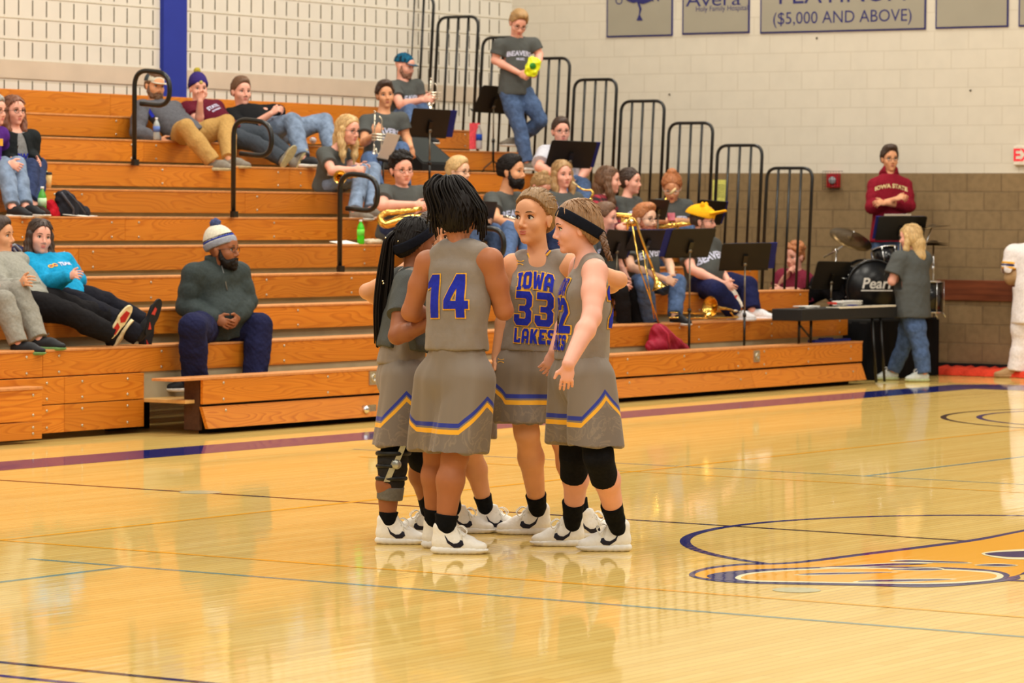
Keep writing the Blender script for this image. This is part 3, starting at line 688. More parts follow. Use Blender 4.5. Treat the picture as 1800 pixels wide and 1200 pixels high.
def shoe(par, ank, toe_dir, s, main, sole, lace, size=.28, pitch=0., high=True, mark=None, floor_z=None, nm='sneaker'):
    """a trainer: upper, moulded sole, laces, tongue"""
    d = nz([toe_dir[0], toe_dir[1], toe_dir[2] if pitch else 0]); z = np.array([0, 0, 1.])
    if pitch:
        z = nz(z-d*(z@d))
    sd = np.cross(d, z); g = np.array(ank, float)-z*.085*s
    if floor_z is not None: g[2] = floor_z
    H = lambda a, b, c: g+(d*a+sd*b+z*c)*s
    L = size/.28
    B = Blob()
    B.ell(H(.0, 0, .055), np.array([d, sd, z]), np.array([.058*L, .036, .05])*s, .03)
    B.ell(H(.075*L, 0, .052), np.array([d, sd, z]), np.array([.072*L, .039, .050])*s, .03)
    B.ell(H(.145*L, 0, .036), np.array([d, sd, z]), np.array([.058*L, .040, .030])*s, .03)
    if high: B.ecap(H(.0, 0, .06), H(-.004, 0, .128), d, (.056*s, .038*s), (.052*s, .042*s), .02); B.cone(H(.06*L, 0, .085), H(.038, 0, .148), .022*s, .017*s, .02); B.plane(H(0, 0, .158), z+d*.12)
    B.plane(H(0, 0, .018), -z)
    o = link('upper', B.mesh(.0055), main, par)
    Bs = Blob()
    Bs.ell(H(-.008, 0, .02), np.array([d, sd, z]), np.array([.058*L, .041, .026])*s, .03)
    Bs.ell(H(.075*L, 0, .018), np.array([d, sd, z]), np.array([.09*L, .040, .024])*s, .03)
    Bs.ell(H(.145*L, 0, .022), np.array([d, sd, z]), np.array([.065*L, .045, .022])*s, .03)
    Bs.plane(H(0, 0, .002), -z); Bs.plane(H(0, 0, .034), z+d*.05)
    fold = None
    if mark: fold = lambda Pv: .0022*np.abs(np.sin(((Pv-g)@d)*95))
    link('sole', Bs.mesh(.0055, fold=fold), sole, par)
    if lace is not None:
        lb = MB()
        for i in range(5):
            a = .052+.019*i; hh = .122-.0145*i
            lb.tube([H(a*L, -.024, hh-.012), H((a+.006)*L, 0, hh-.002), H(a*L, .024, hh-.012)], .0034*s, n=6)
            if i < 4: lb.tube([H(a*L, -.024, hh-.012), H((a+.019)*L, .0, hh-.010), H((a+.019)*L, .024, hh-.022)], .0030*s, n=6)
        for q in (-1, 1): lb.tube(rounded([H(.055*L, 0, .125), H(.080*L, .028*q, .142), H(.112*L, .042*q, .112), H(.095*L, .040*q, .088), H(.07*L, .02*q, .115)], .02, 4), .0026*s, n=6).tube(rounded([H(.055*L, 0, .125), H(.075*L, .036*q, .12), H(.085*L, .046*q, .075)], .02, 4), .0024*s, n=6)
        lb.build('laces', lace, par)
    if mark:   # curved check mark on both flanks
        bv = BVHTree.FromPolygons([v.co[:] for v in o.data.vertices], [p.vertices[:] for p in o.data.polygons])
        up_ = [(-.056, .092), (-.042, .056), (-.010, .032), (.022, .034), (.038, .048), (.032, .068)]
        lo_ = [(-.054, .094), (-.037, .068), (-.012, .053), (.006, .055), (.016, .062), (.020, .071)]
        for side in (-1, 1):
            vs = []; n = len(up_)
            for P0 in (lo_, up_):
                for (a, c) in P0:
                    hit = bv.ray_cast(V(H(.058+a, side*.12, c)), V(-sd*side)); q = np.array(hit[0]) if hit[0] is not None else H(.058+a, side*.036, c)
                    vs.append(q+sd*side*.002)
            MB().add(vs, [(i, i+1, n+i+1, n+i) for i in range(n-1)]).build('check_mark', mark, par)
    return o

def decal_poly(par, name, me2d, target, org, right, up, nrm, m, off=.003, keep=None, maxe=.02):
    """lays a flat 2-D mesh (x,y in metres) on the surface of a garment"""
    bm = bmesh.new(); bm.from_mesh(me2d); bmesh.ops.triangulate(bm, faces=bm.faces)
    for _ in range(6):
        E = [e for e in bm.edges if e.calc_length() > maxe]
        if not E: break
        bmesh.ops.subdivide_edges(bm, edges=E, cuts=1); bmesh.ops.triangulate(bm, faces=bm.faces)
    bv = BVHTree.FromPolygons([v.co[:] for v in target.vertices], [p.vertices[:] for p in target.polygons])
    right, up, nrm = nz(right), nz(up), nz(nrm); hits = {}
    for v in bm.verts:
        q = np.array(org)+right*v.co.x+up*v.co.y
        h = bv.ray_cast(V(q+nrm*.35), V(-nrm), .6)
        if h[0] is None: hits[v] = None
        else: hits[v] = np.array(h[0])+np.array(nrm)*off*.4+np.array(h[1])*off
    dead = [v for v in bm.verts if hits[v] is None]
    for v in bm.verts:
        if hits[v] is not None: v.co = V(hits[v])
    bmesh.ops.delete(bm, geom=dead, context='VERTS')
    for fc in list(bm.faces):
        if max(e.calc_length() for e in fc.edges) > maxe*3: bm.faces.remove(fc)
    me = bpy.data.meshes.new(name); bm.to_mesh(me); bm.free()
    if len(me.polygons): return link(name, me, m, par)
def text_mesh(txt, size, bold=0., arch=0., sp=1.):
    cu = bpy.data.curves.new('t', 'FONT'); cu.body = txt; cu.size = size; cu.align_x = 'CENTER'; cu.align_y = 'CENTER'; cu.offset = bold; cu.space_character = sp; cu.resolution_u = 3
    ob = bpy.data.objects.new('t', cu); C.objects.link(ob); dg = bpy.context.evaluated_depsgraph_get(); dg.update()
    me = bpy.data.meshes.new_from_object(ob.evaluated_get(dg)); bpy.data.objects.remove(ob)
    if arch:
        for v in me.vertices: v.co.y -= arch*v.co.x**2
    return me
GL = {  # block letters on a 4 x 6 grid: outer outline then holes
 '1': [[(1.2, 0), (2.8, 0), (2.8, 6), (1.3, 6), (.3, 4.9), (.3, 4.0), (1.2, 4.3)]],
 '4': [[(2.2, 0), (3.5, 0), (3.5, 1.2), (4.1, 1.2), (4.1, 2.3), (3.5, 2.3), (3.5, 6), (2.1, 6), (0, 2.4), (0, 1.2), (2.2, 1.2)], [(2.2, 2.3), (1.2, 2.3), (2.2, 4.1)]],
 '3': [[(.7, 0), (3.3, 0), (4, .8), (4, 2.5), (3.5, 3), (4, 3.5), (4, 5.2), (3.3, 6), (.3, 6), (.3, 4.8), (2.5, 4.8), (2.7, 4.6), (2.7, 3.8), (2.4, 3.5), (1.2, 3.5), (1.2, 2.5), (2.4, 2.5), (2.7, 2.2), (2.7, 1.4), (2.5, 1.2), (1.3, 1.2), (1.3, 1.9), (0, 1.9), (0, .8)]],
 '2': [[(0, 0), (4, 0), (4, 1.3), (1.8, 1.3), (4, 3.5), (4, 5.2), (3.3, 6), (.7, 6), (0, 5.2), (0, 3.9), (1.3, 3.9), (1.3, 4.6), (1.5, 4.8), (2.5, 4.8), (2.7, 4.6), (2.7, 3.8), (0, 1.3)]],
 'I': [[(.6, 0), (2.8, 0), (2.8, 1.1), (2.35, 1.1), (2.35, 4.9), (2.8, 4.9), (2.8, 6), (.6, 6), (.6, 4.9), (1.05, 4.9), (1.05, 1.1), (.6, 1.1)]],
 'O': [[(.8, 0), (3.2, 0), (4, .9), (4, 5.1), (3.2, 6), (.8, 6), (0, 5.1), (0, .9)], [(1.4, 1.3), (1.4, 4.7), (2.6, 4.7), (2.6, 1.3)]],
 'W': [[(.7, 0), (2.0, 0), (2.5, 2.2), (3.0, 0), (4.3, 0), (5, 6), (3.7, 6), (3.4, 2.6), (2.9, 5), (2.1, 5), (1.6, 2.6), (1.3, 6), (0, 6)]],
 'A': [[(0, 0), (1.3, 0), (1.3, 1.7), (2.8, 1.7), (2.8, 0), (4.1, 0), (4.1, 4.6), (3.2, 6), (.9, 6), (0, 4.6)], [(1.3, 2.9), (1.3, 4.3), (1.6, 4.8), (2.5, 4.8), (2.8, 4.3), (2.8, 2.9)]],
 'L': [[(0, 0), (3.6, 0), (3.6, 1.9), (2.5, 1.9), (2.5, 1.2), (1.4, 1.2), (1.4, 6), (0, 6)]],
 'K': [[(0, 0), (1.35, 0), (1.35, 2.1), (2.7, 0), (4.2, 0), (2.4, 3.1), (4.1, 6), (2.6, 6), (1.35, 3.9), (1.35, 6), (0, 6)]],
 'E': [[(0, 0), (3.7, 0), (3.7, 1.3), (1.4, 1.3), (1.4, 2.5), (2.8, 2.5), (2.8, 3.6), (1.4, 3.6), (1.4, 4.7), (3.7, 4.7), (3.7, 6), (0, 6)]],
 'S': [[(.7, 0), (3.3, 0), (4, .8), (4, 2.7), (3.3, 3.5), (1.3, 3.7), (1.3, 4.7), (2.7, 4.7), (2.7, 4.2), (4, 4.2), (4, 5.2), (3.3, 6), (.7, 6), (0, 5.2), (0, 3.3), (.7, 2.6), (2.7, 2.4), (2.7, 1.3), (1.3, 1.3), (1.3, 1.8), (0, 1.8), (0, .8)]]}
def block_text(txt, h, off=0., gap=.7, arch=0., w=1.):
    """block lettering as a filled 2-D curve, widened by off for the outline"""
    cu = bpy.data.curves.new('g', 'CURVE'); cu.dimensions = '2D'; cu.fill_mode = 'BOTH'; cu.offset = off
    x = 0; wd = []
    for ch in txt: q = max(p[0] for p in GL[ch][0]); wd.append(q); x += q+gap
    tot = x-gap; k = h/6; x = -tot/2
    for ch, q in zip(txt, wd):
        for loop in GL[ch]:
            sp = cu.splines.new('POLY'); sp.points.add(len(loop)-1); sp.use_cyclic_u = True
            for i, (a, b) in enumerate(loop):
                X = (a+x)*k*w; sp.points[i].co = (X, (b-3)*k-arch*X*X, 0, 1)
        x += q+gap
    ob = bpy.data.objects.new('g', cu); C.objects.link(ob); dg = bpy.context.evaluated_depsgraph_get(); dg.update()
    me = bpy.data.meshes.new_from_object(ob.evaluated_get(dg)); bpy.data.objects.remove(ob); return me
BLUE = cloth('royal_blue_print', (38, 48, 168), bump=0); GOLD = cloth('gold_print', (240, 178, 66), bump=0); WHITEP = cloth('white_blue_print', (206, 208, 232), bump=0, var=.2, scale=90)

class Fig:
    """skeleton from image positions: every joint is put at its own depth from the bone lengths"""
    UA, FA, TH, SH = .285, .25, .43, .42
    def __init__(s, label, hip, Y=None, d=None, X=None, sc=1., tone='light', h=.0065, fat=1., name='person', fem=False):
        s.sc, s.tone, s.h, s.fat, s.fem = sc, tone, h, fat, fem; s.lim = 1.; s.am = 1.
        s.hip = atY(hip[0], hip[1], Y) if Y is not None else (atX(hip[0], hip[1], X) if X is not None else atd(hip[0], hip[1], d))
        s.d0 = dep(s.hip); s.label = label; s.J = {'hip': s.hip}; s.par = None; s.name = name
    def px(s, ref, p, L=None, sign=0, dd=None):
        """joint seen at pixel p, bone length L from ref; sign -1 comes toward the camera, +1 goes away"""
        dr = dep(ref); A = atd(p[0], p[1], dr)
        if dd is not None: return atd(p[0], p[1], dr+dd)
        if not L or not sign: return A
        gap = float(np.linalg.norm(A-ref)); L = L*s.sc
        if gap >= L*.93: return atd(p[0], p[1], dr+sign*L*.33)
        return atd(p[0], p[1], dr+sign*math.sqrt(L*L-gap*gap))
    def torso(s, neck, yaw, lean=0, hyaw=None, shw=None, hw=None, sroll=0):
        s.neck = s.px(s.hip, neck, dd=lean); s.yaw = yaw; l, f, u = frame(yaw); s.l, s.f = l, f
        sc = s.sc; w = (shw or (.165 if s.fem else .185))*sc; hp = (hw or .085)*sc
        lh = frame(hyaw if hyaw is not None else yaw)[0]; s.lh = lh; s.fh = frame(hyaw if hyaw is not None else yaw)[1]
        ax = nz(s.neck-s.hip); r = math.radians(sroll); lv = nz(l*math.cos(r)+np.array([0, 0, 1])*math.sin(r)); s.lv = lv
        s.ax = ax
        for nm, q in (('L', 1), ('R', -1)):
            s.J['S'+nm] = s.neck-ax*.055*sc+lv*w*q
            s.J['H'+nm] = s.hip+lh*hp*q
        s.front = nz(np.cross(ax, -lv)); 
        if s.front@f < 0: s.front = -s.front
        return s
    def arm(s, side, elb, wri, es=0, ws=0, sh=None, edd=None, wdd=None):
        if sh: s.J['S'+side] = s.px(s.J['S'+side], sh)
        S0 = s.J['S'+side]; e = s.px(S0, elb, s.UA, es, edd); wv = s.px(e, wri, s.FA, ws, wdd)
        s.J['E'+side] = e; s.J['W'+side] = wv; return s
    def leg(s, side, kn, an, ks=0, as_=0, kdd=None, add=None, hip=None):
        if hip: s.J['H'+side] = s.px(s.J['H'+side], hip)
        S0 = s.J['H'+side]; e = s.px(S0, kn, s.TH, ks, kdd); a = s.px(e, an, s.SH, as_, add)
        s.J['K'+side] = e; s.J['A'+side] = a; return s
    def legY(s, side, kn, Yk, an, Ya, hip=None):
        if hip: s.J['H'+side] = s.px(s.J['H'+side], hip)
        s.J['K'+side] = atY(kn[0], kn[1], Yk); s.J['A'+side] = atY(an[0], an[1], Ya); return s
    def seat_legs(s, k, dx=.12, spread=.1, reach=.0):
        """legs of someone sitting upright on row k: thighs forward, shins down before the board"""
        for nm, q in (('L', 1), ('R', -1)):
            H = s.J['H'+nm]; kz = RZ(k)+.13*s.sc; kn = np.array([H[0]+q*spread, RY(k)-.11-reach, kz-.02])
            s.J['K'+nm] = kn; s.J['A'+nm] = np.array([kn[0]+q*.02, RY(k)-.15-reach, RZ(k)-.43+.10])
        return s
    def lap_arms(s, fwd=.25, up=.12, meet=.04, k=1.):
        for nm, q in (('L', 1), ('R', -1)):
            Sh = s.J['S'+nm]; e = Sh-s.ax*.24*s.sc*k+s.f*.08+s.l*q*.04; wv = s.hip+s.f*fwd+np.array([0, 0, up])+s.l*q*meet
            s.J['E'+nm] = e; s.J['W'+nm] = wv
        return s
    def head(s, c, yaw, pitch=0, roll=0, dd=0, hs=1.):
        s.hc = s.px(s.neck, c, dd=dd); s.HA = frame(yaw, pitch, roll); s.hs = hs*s.sc; return s
    # ---------------------------------------------------------------- meshes
    def body(s, hands=None, curl=.5, hide=(), wide=1., bare=(), handdir=None, mouth=None, brow=(90, 62, 40), eye=((50, 38, 30), 0)):
        sc, J, ft = s.sc, s.J, s.fat; B = Blob()
        root = empty(s.name, s.root_loc(), s.label, 'person', None); s.par = root
        tw = (.130 if s.fem else .145)*sc*ft; td = .085*sc*ft
        mid = s.hip*.55+s.neck*.45
        B.ecap(s.neck-s.ax*.13*sc, mid, s.lv, (tw, td*1.05), (tw*.80, td*.88), .06)
        B.ecap(mid, s.hip+s.ax*.03, s.lh, (tw*.80, td*.88), (.112*sc*ft, .082*sc*ft), .06)
        B.ell(s.hip, np.array([s.lh, nz(np.cross(s.ax, s.lh)), s.ax]), np.array([.132, .092, .09])*sc*ft, .04)
        for nm, q in (('L', 1), ('R', -1)):
            Sh, E, W = J['S'+nm], J['E'+nm], J['W'+nm]
            B.cone(s.neck-s.ax*.045*sc, Sh, .05*sc, .052*sc*ft**.5, .05)
            a = ft**.5*sc*s.am
            B.chain([Sh, Sh*.55+E*.45, E], [.054*a, .047*a, .039*a], .03)
            B.chain([E, E*.72+W*.28, W], [.039*a, .0405*a, .0265*a], .02)
            Hh, K, A = J['H'+nm], J['K'+nm], J['A'+nm]
            a = a/s.am*s.lim
            B.chain([Hh+(K-Hh)*.16, Hh*.5+K*.5, K], [.080*a, .075*a, .056*a], .04)
            bk = nz(np.cross(nz(A-K), s.lh)); bk = bk if bk@s.fh < 0 else -bk
            B.chain([K, K*.68+A*.32+bk*.012, A], [.054*a, .058*a, .034*a], .03)
        hd = nz(s.hc-s.neck); l, f, u = s.HA
        B.chain([s.neck-s.ax*.03*sc, s.hc-u*.055*s.hs-f*.016*s.hs], [.062*sc*(1 if not s.fem else .86), .052*s.hs*(1 if not s.fem else .82)], .035)
        head_sdf(B, s.hc, s.HA, s.hs, wide)
        for nm, q in (('L', 1), ('R', -1)):
            if nm in hide: continue
            W, E = J['W'+nm], J['E'+nm]; hd_ = (handdir or {}).get(nm)
            if hd_ is None: d = nz(W-E); up = s.lv*q+np.array([0, 0, .35])
            else: d, up = nz(hd_[0]), hd_[1]
            hand_sdf(B, W, d, up, sc*(.9 if s.fem else 1.), curl, q)
        link('body', B.mesh(s.h), skin(s.tone), root)
        lipc = mouth or {'light': (200, 118, 108), 'pink': (206, 112, 106), 'fair': (204, 126, 116), 'tan': (168, 92, 78), 'mid': (134, 72, 62), 'brown': (112, 60, 52), 'deep': (88, 48, 42)}[s.tone]
        eyebits(root, s.hc, s.HA, s.hs, s.tone, mat('brow_%d_%d_%d' % brow, brow, rough=.9), eye, mat('lip_%d' % lipc[0], lipc, rough=.45), s.h)
        return s
    def root_loc(s):
        lo = min([p[2] for p in s.J.values()]); return (s.hip[0], s.hip[1], lo-.08)
    def shirt(s, m, sleeve=.5, loose=1., hem=-.02, name='shirt', fold=.006, long_=False, cuff=.0, neckr=.07, collar=None, belly=0., tank=False, open_=0.):
        sc, J, ft = s.sc, s.J, s.fat; B = Blob(); g = .012*loose
        tw = (.130 if s.fem else .145)*sc*ft+g*1.4; td = .085*sc*ft+g*1.5; mid = s.hip*.55+s.neck*.45
        B.ecap(s.neck-s.ax*.13*sc, mid, s.lv, (tw, td*1.05), (tw*.92+g*.6, td+g*.6), .05)
        B.ecap(mid, s.hip+s.ax*hem, s.lh, (tw*.92+g*.6, td+g*.6), (.160*sc*ft+g*1.7, .116*sc*ft+g*1.6), .05)
        if belly: B.ell(mid*.6+s.hip*.4+s.front*(td*.5), np.array([s.lh, s.front, s.ax]), np.array([tw*.95, belly, .17*sc]), .06)
        if s.fem and not belly:
            for q in (-1, 1): B.ell(s.neck-s.ax*.19*sc+s.front*td*.62+s.lv*q*.062*sc, np.array([s.lv, s.front, s.ax]), np.array([.062, .05, .06])*sc, .05)
        for nm, q in (('L', 1), ('R', -1)):
            Sh, E, W = J['S'+nm], J['E'+nm], J['W'+nm]; a = ft**.5*sc
            if tank: B.cone(s.neck-s.ax*.03*sc+s.lv*q*.05, Sh*.55+s.neck*.45-s.ax*.03*sc, .052*sc, .052*sc, .04); continue
            B.cone(s.neck-s.ax*.045*sc, Sh, .052*sc+g, .055*a+g, .05)
            if sleeve <= 1:
                e = Sh+(E-Sh)*sleeve*1.0; B.cone(Sh, e, .056*a+g, .053*a+g*1.7, .03); n_ = nz(E-Sh)
                B.plane(e, n_, (np.minimum(e, E)-.085, np.maximum(e, E)+.085))
            else:
                B.chain([Sh, Sh*.5+E*.5, E], [.056*a+g, .052*a+g, .044*a+g], .03)
                t = min(sleeve-1, 1); e = E+(W-E)*t*.96
                B.chain([E, E*.6+e*.4, e], [.044*a+g, .046*a+g, .030*a+g], .03)
        if hem is not None: B.plane(s.hip+s.ax*(hem-.03), -s.ax, (s.hip-.27, s.hip+.27-np.array([0, 0, .1])))
        if open_: B.subell(s.neck-s.ax*.24*sc+s.front*.16*sc, np.array([s.lv, s.front, s.ax]), np.array([open_, .13, .34])*sc, .01)
        # neck opening
        B.subell(s.neck+s.front*.018*sc+s.ax*.035*sc, np.array([s.lv, s.front, s.ax]), np.array([neckr, neckr*.9, .045])*sc, .012)
        hp, ax = s.hip, s.ax; w1 = wave(int(abs(s.hip[0]*1000)) % 999, 18, fold, (1, 1, 2.2)); w2 = wave(3, 55, fold*.25)
        me = B.mesh(s.h*1.0, fold=lambda P: w1(P)*np.clip(1.2-(P-hp)@ax*1.6, .25, 1)+w2(P))
        s.shirt_me = me; s.shirt_o = link(name, me, m, s.par); return s
    def pants(s, m, to=1., loose=1., name='trousers', fold=.006, rise=.04):
        sc, J, ft = s.sc, s.J, s.fat; B = Blob(); g = .012*loose; a = ft**.5*sc
        B.ell(s.hip, np.array([s.lh, nz(np.cross(s.ax, s.lh)), s.ax]), np.array([.155, .105, .10])*sc*ft+g*.8, .05)
        B.ecap(s.hip+s.ax*.02, s.hip+s.ax*rise, s.lh, (.14*sc*ft+g, .095*sc*ft+g), (.135*sc*ft+g*.8, .09*sc*ft+g*.8), .03)
        for nm in ('L', 'R'):
            Hh, K, A = J['H'+nm], J['K'+nm], J['A'+nm]
            B.chain([Hh+(K-Hh)*.14, Hh*.5+K*.5, K], [.086*a+g, .080*a+g, .060*a+g], .04)
            e = K+(A-K)*to
            B.chain([K, K*.6+e*.4, e], [.060*a+g, .058*a+g*1.2, .046*a+g*1.5], .02)
            B.plane(e, nz(A-K), (e-.11, e+.11))
        w1 = wave(int(abs(s.hip[1]*997)) % 999, 20, fold, (1, 1, 1.6)); w2 = wave(8, 60, fold*.3)
        link(name, B.mesh(s.h, fold=lambda P: w1(P)+w2(P)), m, s.par); return s
    def print_(s, txt, size=.075, m=None, arch=0., drop=.13, sub=None, bold=None, side=0.):
        bold = bold or size*.035; n = s.front; me = text_mesh(txt, size*s.sc, bold*s.sc, arch)
        vr = nz(np.cross(np.array(s.ax), n)); o = s.neck-s.ax*drop*s.sc+vr*side
        decal_poly(s.par, 'chest_print', me, s.shirt_me, o, vr, s.ax, n, m or WHITEP)
        if sub: decal_poly(s.par, 'chest_print', text_mesh(sub, size*.45*s.sc, bold*.5), s.shirt_me, o-s.ax*size*.85*s.sc, vr, s.ax, n, m or WHITEP)
        return s
    def hair(s, m, style='short', ln=.2, vol=1., seed=1, name='hair', front=.06, loose=True):
        l, f, u = s.HA; k = s.hs; hc = s.hc; ax = np.array([l, f, u]); P = lambda a, b, c: hc+(l*a+f*b+u*c)*k
        B = Blob(); v = .010*vol
        R = np.array([.078+v, .100+v, .090+v])*k
        B.ell(P(0, -.014, .038+v*.4), ax, R, .02)
        if style in ('long', 'down', 'braid'): B.ell(P(0, -.035, -.01), ax, np.array([.080+v, .088+v, .085])*k, .03)
        else: B.ell(P(0, -.045, -.005), ax, np.array([.070+v*.6, .062+v*.6, .062])*k, .03)
        # hairline: cut away the face
        nn = nz(f*.80-u*.62); B.plane(P(0, front-.004, .058), nn)
        if style in ('short', 'swept', 'topbun', 'bun', 'curly'):
            for q in (-1, 1): B.subell(P(.086*q, .002, -.022), ax, np.array([.022, .034, .044])*k, .006)
        if style in ('short', 'swept'):
            B.ell(P(0, .005, .10+.004*vol), ax, np.array([.064, .082, .040+.006*vol])*k, .03)
            B.plane(P(0, -.04, -.035), nz(-u-f*.25))
            for q in (-1, 1): B.plane(P(.10*q, .03, .012), nz(l*q*.35-u*.9+f*.25), (P(.10*q, .03, .0)-.05*k, P(.10*q, .03, .0)+.05*k))
        if style in ('swept',): B.ell(P(0, .055, .118), ax, np.array([.056, .042, .030])*k, .03)
        B.subell(P(0, .075, -.035), ax, np.array([.066, .068, .085])*k, .006)
        B2 = None
        if style == 'long':
            B2 = Blob()
            for q in (-1, 1):
                B2.chain([P(.045*q, .015, .075), P(.076*q, .004, .02), P(.084*q, -.002, -.05), P(.086*q, .012, -.11), P(.076*q, .03, -.10-ln*.6), P(.066*q, .038, -.10-ln)], [.016*k, .021*k*vol, .025*k*vol, .027*k*vol, .024*k*vol, .007*k], .03)
            B2.chain([P(0, -.07, .02), P(0, -.085, -.06), P(0, -.085, -.10-ln*.4), P(0, -.07, -.10-ln*.9)], [.05*k, .058*k, .055*k, .025*k], .05)
        if style == 'bun': B.ell(P(0, -.095, .085), ax, np.array([.034, .032, .032])*k*vol, .012)
        if style == 'topbun': B.ell(P(0, -.03, .14), ax, np.array([.04, .036, .034])*k*vol, .012)
        if style == 'pony': B.chain([P(0, -.10, .02), P(0, -.14, -.02), P(0, -.13, -.02-ln*.5), P(.0, -.11, -.02-ln)], [.024*k, .03*k, .028*k, .008*k], .02)
        st = strands(P(0, -.03, .05), u, .0016*k, 40, seed); cur = wave(seed, 120, .004*k)
        fold = (lambda Q: cur(Q)+wave(seed+5, 60, .006*k)(Q)) if style == 'curly' else (lambda Q: st(Q)+.25*cur(Q))
        if style == 'curly':
            r = np.random.RandomState(seed)
            for i in range(26):
                th = r.uniform(0, 6.28); ph = r.uniform(.1, 1.25); q = P(math.sin(ph)*math.cos(th)*.085, -.02+math.sin(ph)*math.sin(th)*.1, .04+math.cos(ph)*.098)
                if (q-hc)@f < .07*k or (q-hc)@u > .06*k: B.ell(q, ax, np.array([.03, .03, .028])*k*vol, .012)
        link(name, B.mesh(min(s.h, .0055), fold=fold), m, s.par)
        if B2 is not None: link('hair_length', B2.mesh(min(s.h, .0055), fold=lambda Q: strands(P(0, -.03, .05), u, .0028*k, 30, seed+1)(Q)), m, s.par)
        r = random.Random(seed*7+int(abs(s.hip[0])*100)); mb = MB()
        N_ = {'curly': 0}.get(style, 150) if loose else 0
        for i in range(N_):
            th = r.uniform(0, 6.283); ph = r.uniform(.05, 1.45); sp, cp = math.sin(ph), math.cos(ph); ct, st_ = math.cos(th), math.sin(th)
            a_, b_, c_ = (.078+v)*sp*ct, -.014+(.100+v)*sp*st_, .038+(.092+v)*cp
            if b_*.80-c_*.62 > (front-.012)*.8-.058*.62: continue
            if style == 'long' and b_ > -.01 and c_ < .10: continue
            if style == 'short' and c_ < -.01: continue
            L_ = r.uniform(.02, .045) if style in ('short', 'swept') else r.uniform(.04, .07)
            if style in ('short', 'swept', 'topbun'): dv = np.array([ct*.3+r.uniform(-.3, .3), -.9 if style == 'short' else r.uniform(-.9, .6), .1]) if c_ > .06 else np.array([0, -.5, -.9])
            elif style in ('bun', 'pony'): dv = np.array([-ct*.2, -1., -.1])
            else: dv = np.array([ct*.35, -.25, -1.])
            n3 = np.array([a_/(.08)**2, (b_+.014)/(.1)**2, (c_-.038)/(.092)**2]); n3 /= np.linalg.norm(n3); dv = dv-n3*(dv@n3); dv /= max(np.linalg.norm(dv), 1e-6)
            p0 = np.array([a_, b_, c_])-n3*.001; p1 = p0+dv*L_*.5+n3*(.003 if style in ('short', 'swept', 'long', 'topbun') else .0005)*vol; p2 = p0+dv*L_+n3*r.uniform(-.006, .005 if style in ('short', 'swept') else -.003)*vol
            mb.tube([P(*p0), P(*p1), P(*p2)], [.0034*k, .0040*k, .0008*k], n=5, cap=False)
        if mb.v: mb.build('hair_strands', m, s.par)
        return s
    def P(s, a, b, c):
        l, f, u = s.HA; return s.hc+(l*a+f*b+u*c)*s.hs
    def beard(s, m, ln=.02, vol=1.):
        l, f, u = s.HA; ax = np.array([l, f, u]); k = s.hs; P = s.P; B = Blob()
        B.ell(P(0, .034, -.075), ax, np.array([.056+.006*vol, .062+.01*vol, .045+ln])*k, .02)
        for q in (-1, 1): B.chain([P(.068*q, .012, .0), P(.064*q, .018, -.05), P(.045*q, .045, -.09)], [.010*k, .016*k, .022*k], .02)
        B.chain([P(-.03, .082, -.060), P(-.014, .097, -.050), P(.014, .097, -.050), P(.03, .082, -.060)], [.006*k, .008*k, .008*k, .006*k], .008)
        B.ell(P(0, .075, -.105), ax, np.array([.028, .026, .022+ln])*k, .02)
        B.subell(P(0, .085, -.020), ax, np.array([.055, .05, .034])*k, .008)
        B.subell(P(0, .108, -.065), ax, np.array([.02, .014, .009])*k, .004)
        link('beard', B.mesh(.0045, fold=wave(4, 160, .003)), m, s.par); return s
    def glasses(s, m=None):
        m = m or mat('dark_glasses_frame', (30, 24, 24), rough=.3); P = s.P; mb = MB(); k = s.hs
        for q in (-1, 1):
            pts = [P(.033*q+.024*math.cos(a), .098-.006*abs(math.cos(a)), .002+.017*math.sin(a)) for a in [2*math.pi*i/16 for i in range(16)]]
            mb.tube(pts, .0020*k, n=6, closed=True)
            mb.tube([P(.056*q, .090, .008), P(.078*q, .06, .008), P(.084*q, -.005, .004)], .0018*k, n=6)
        mb.tube([P(-.010, .100, .004), P(0, .104, .007), P(.010, .100, .004)], .002*k, n=6)
        mb.build('glasses', m, s.par); return s
    def beanie(s, m, band=None, pom=None, fold=0):
        l, f, u = s.HA; ax = np.array([l, f, u]); k = s.hs; P = s.P
        B = Blob().ell(P(0, -.022, .055), ax, np.array([.090, .112, .095])*k, .02).ell(P(0, -.04, .10), ax, np.array([.07, .08, .07])*k, .04)
        nn = nz(-u*.92+f*.30); B.plane(P(0, .0, .035), nn)
        rib = lambda Q: .0015*np.sin(np.arctan2((Q-s.hc)@l, (Q-s.hc)@f)*60)
        link('knit_hat', B.mesh(.0055, fold=rib), m, s.par)
        if band is not None:
            B = Blob().ell(P(0, -.022, .050), ax, np.array([.096, .118, .10])*k, .02); B.plane(P(0, 0, .028), nn); B.plane(P(0, 0, .072), -nn)
            link('hat_band', B.mesh(.0055, fold=rib), band, s.par)
        if pom is not None: link('pompom', Blob().ell(P(0, -.05, .178), ax, np.array([.034, .034, .034])*k, .01).mesh(.005, fold=wave(6, 240, .006)), pom, s.par)
        return s
    def cap(s, m, brimm=None, front=None, back=False):
        l, f, u = s.HA; ax = np.array([l, f, u]); k = s.hs; P = s.P; brimm = brimm or m
        B = Blob().ell(P(0, -.016, .048), ax, np.array([.086, .108, .092])*k, .02); B.plane(P(0, 0, .040), nz(-u+f*.08))
        link('cap_crown', B.mesh(.0055), m, s.par)
        if front is not None:
            B = Blob().ell(P(0, -.015, .049), ax, np.array([.0875, .1095, .0935])*k, .02); B.plane(P(0, 0, .042), nz(-u+f*.08)); B.plane(P(0, .035, 0), -f)
            link('cap_front', B.mesh(.0055), front, s.par)
        q = -1 if back else 1; pts = []
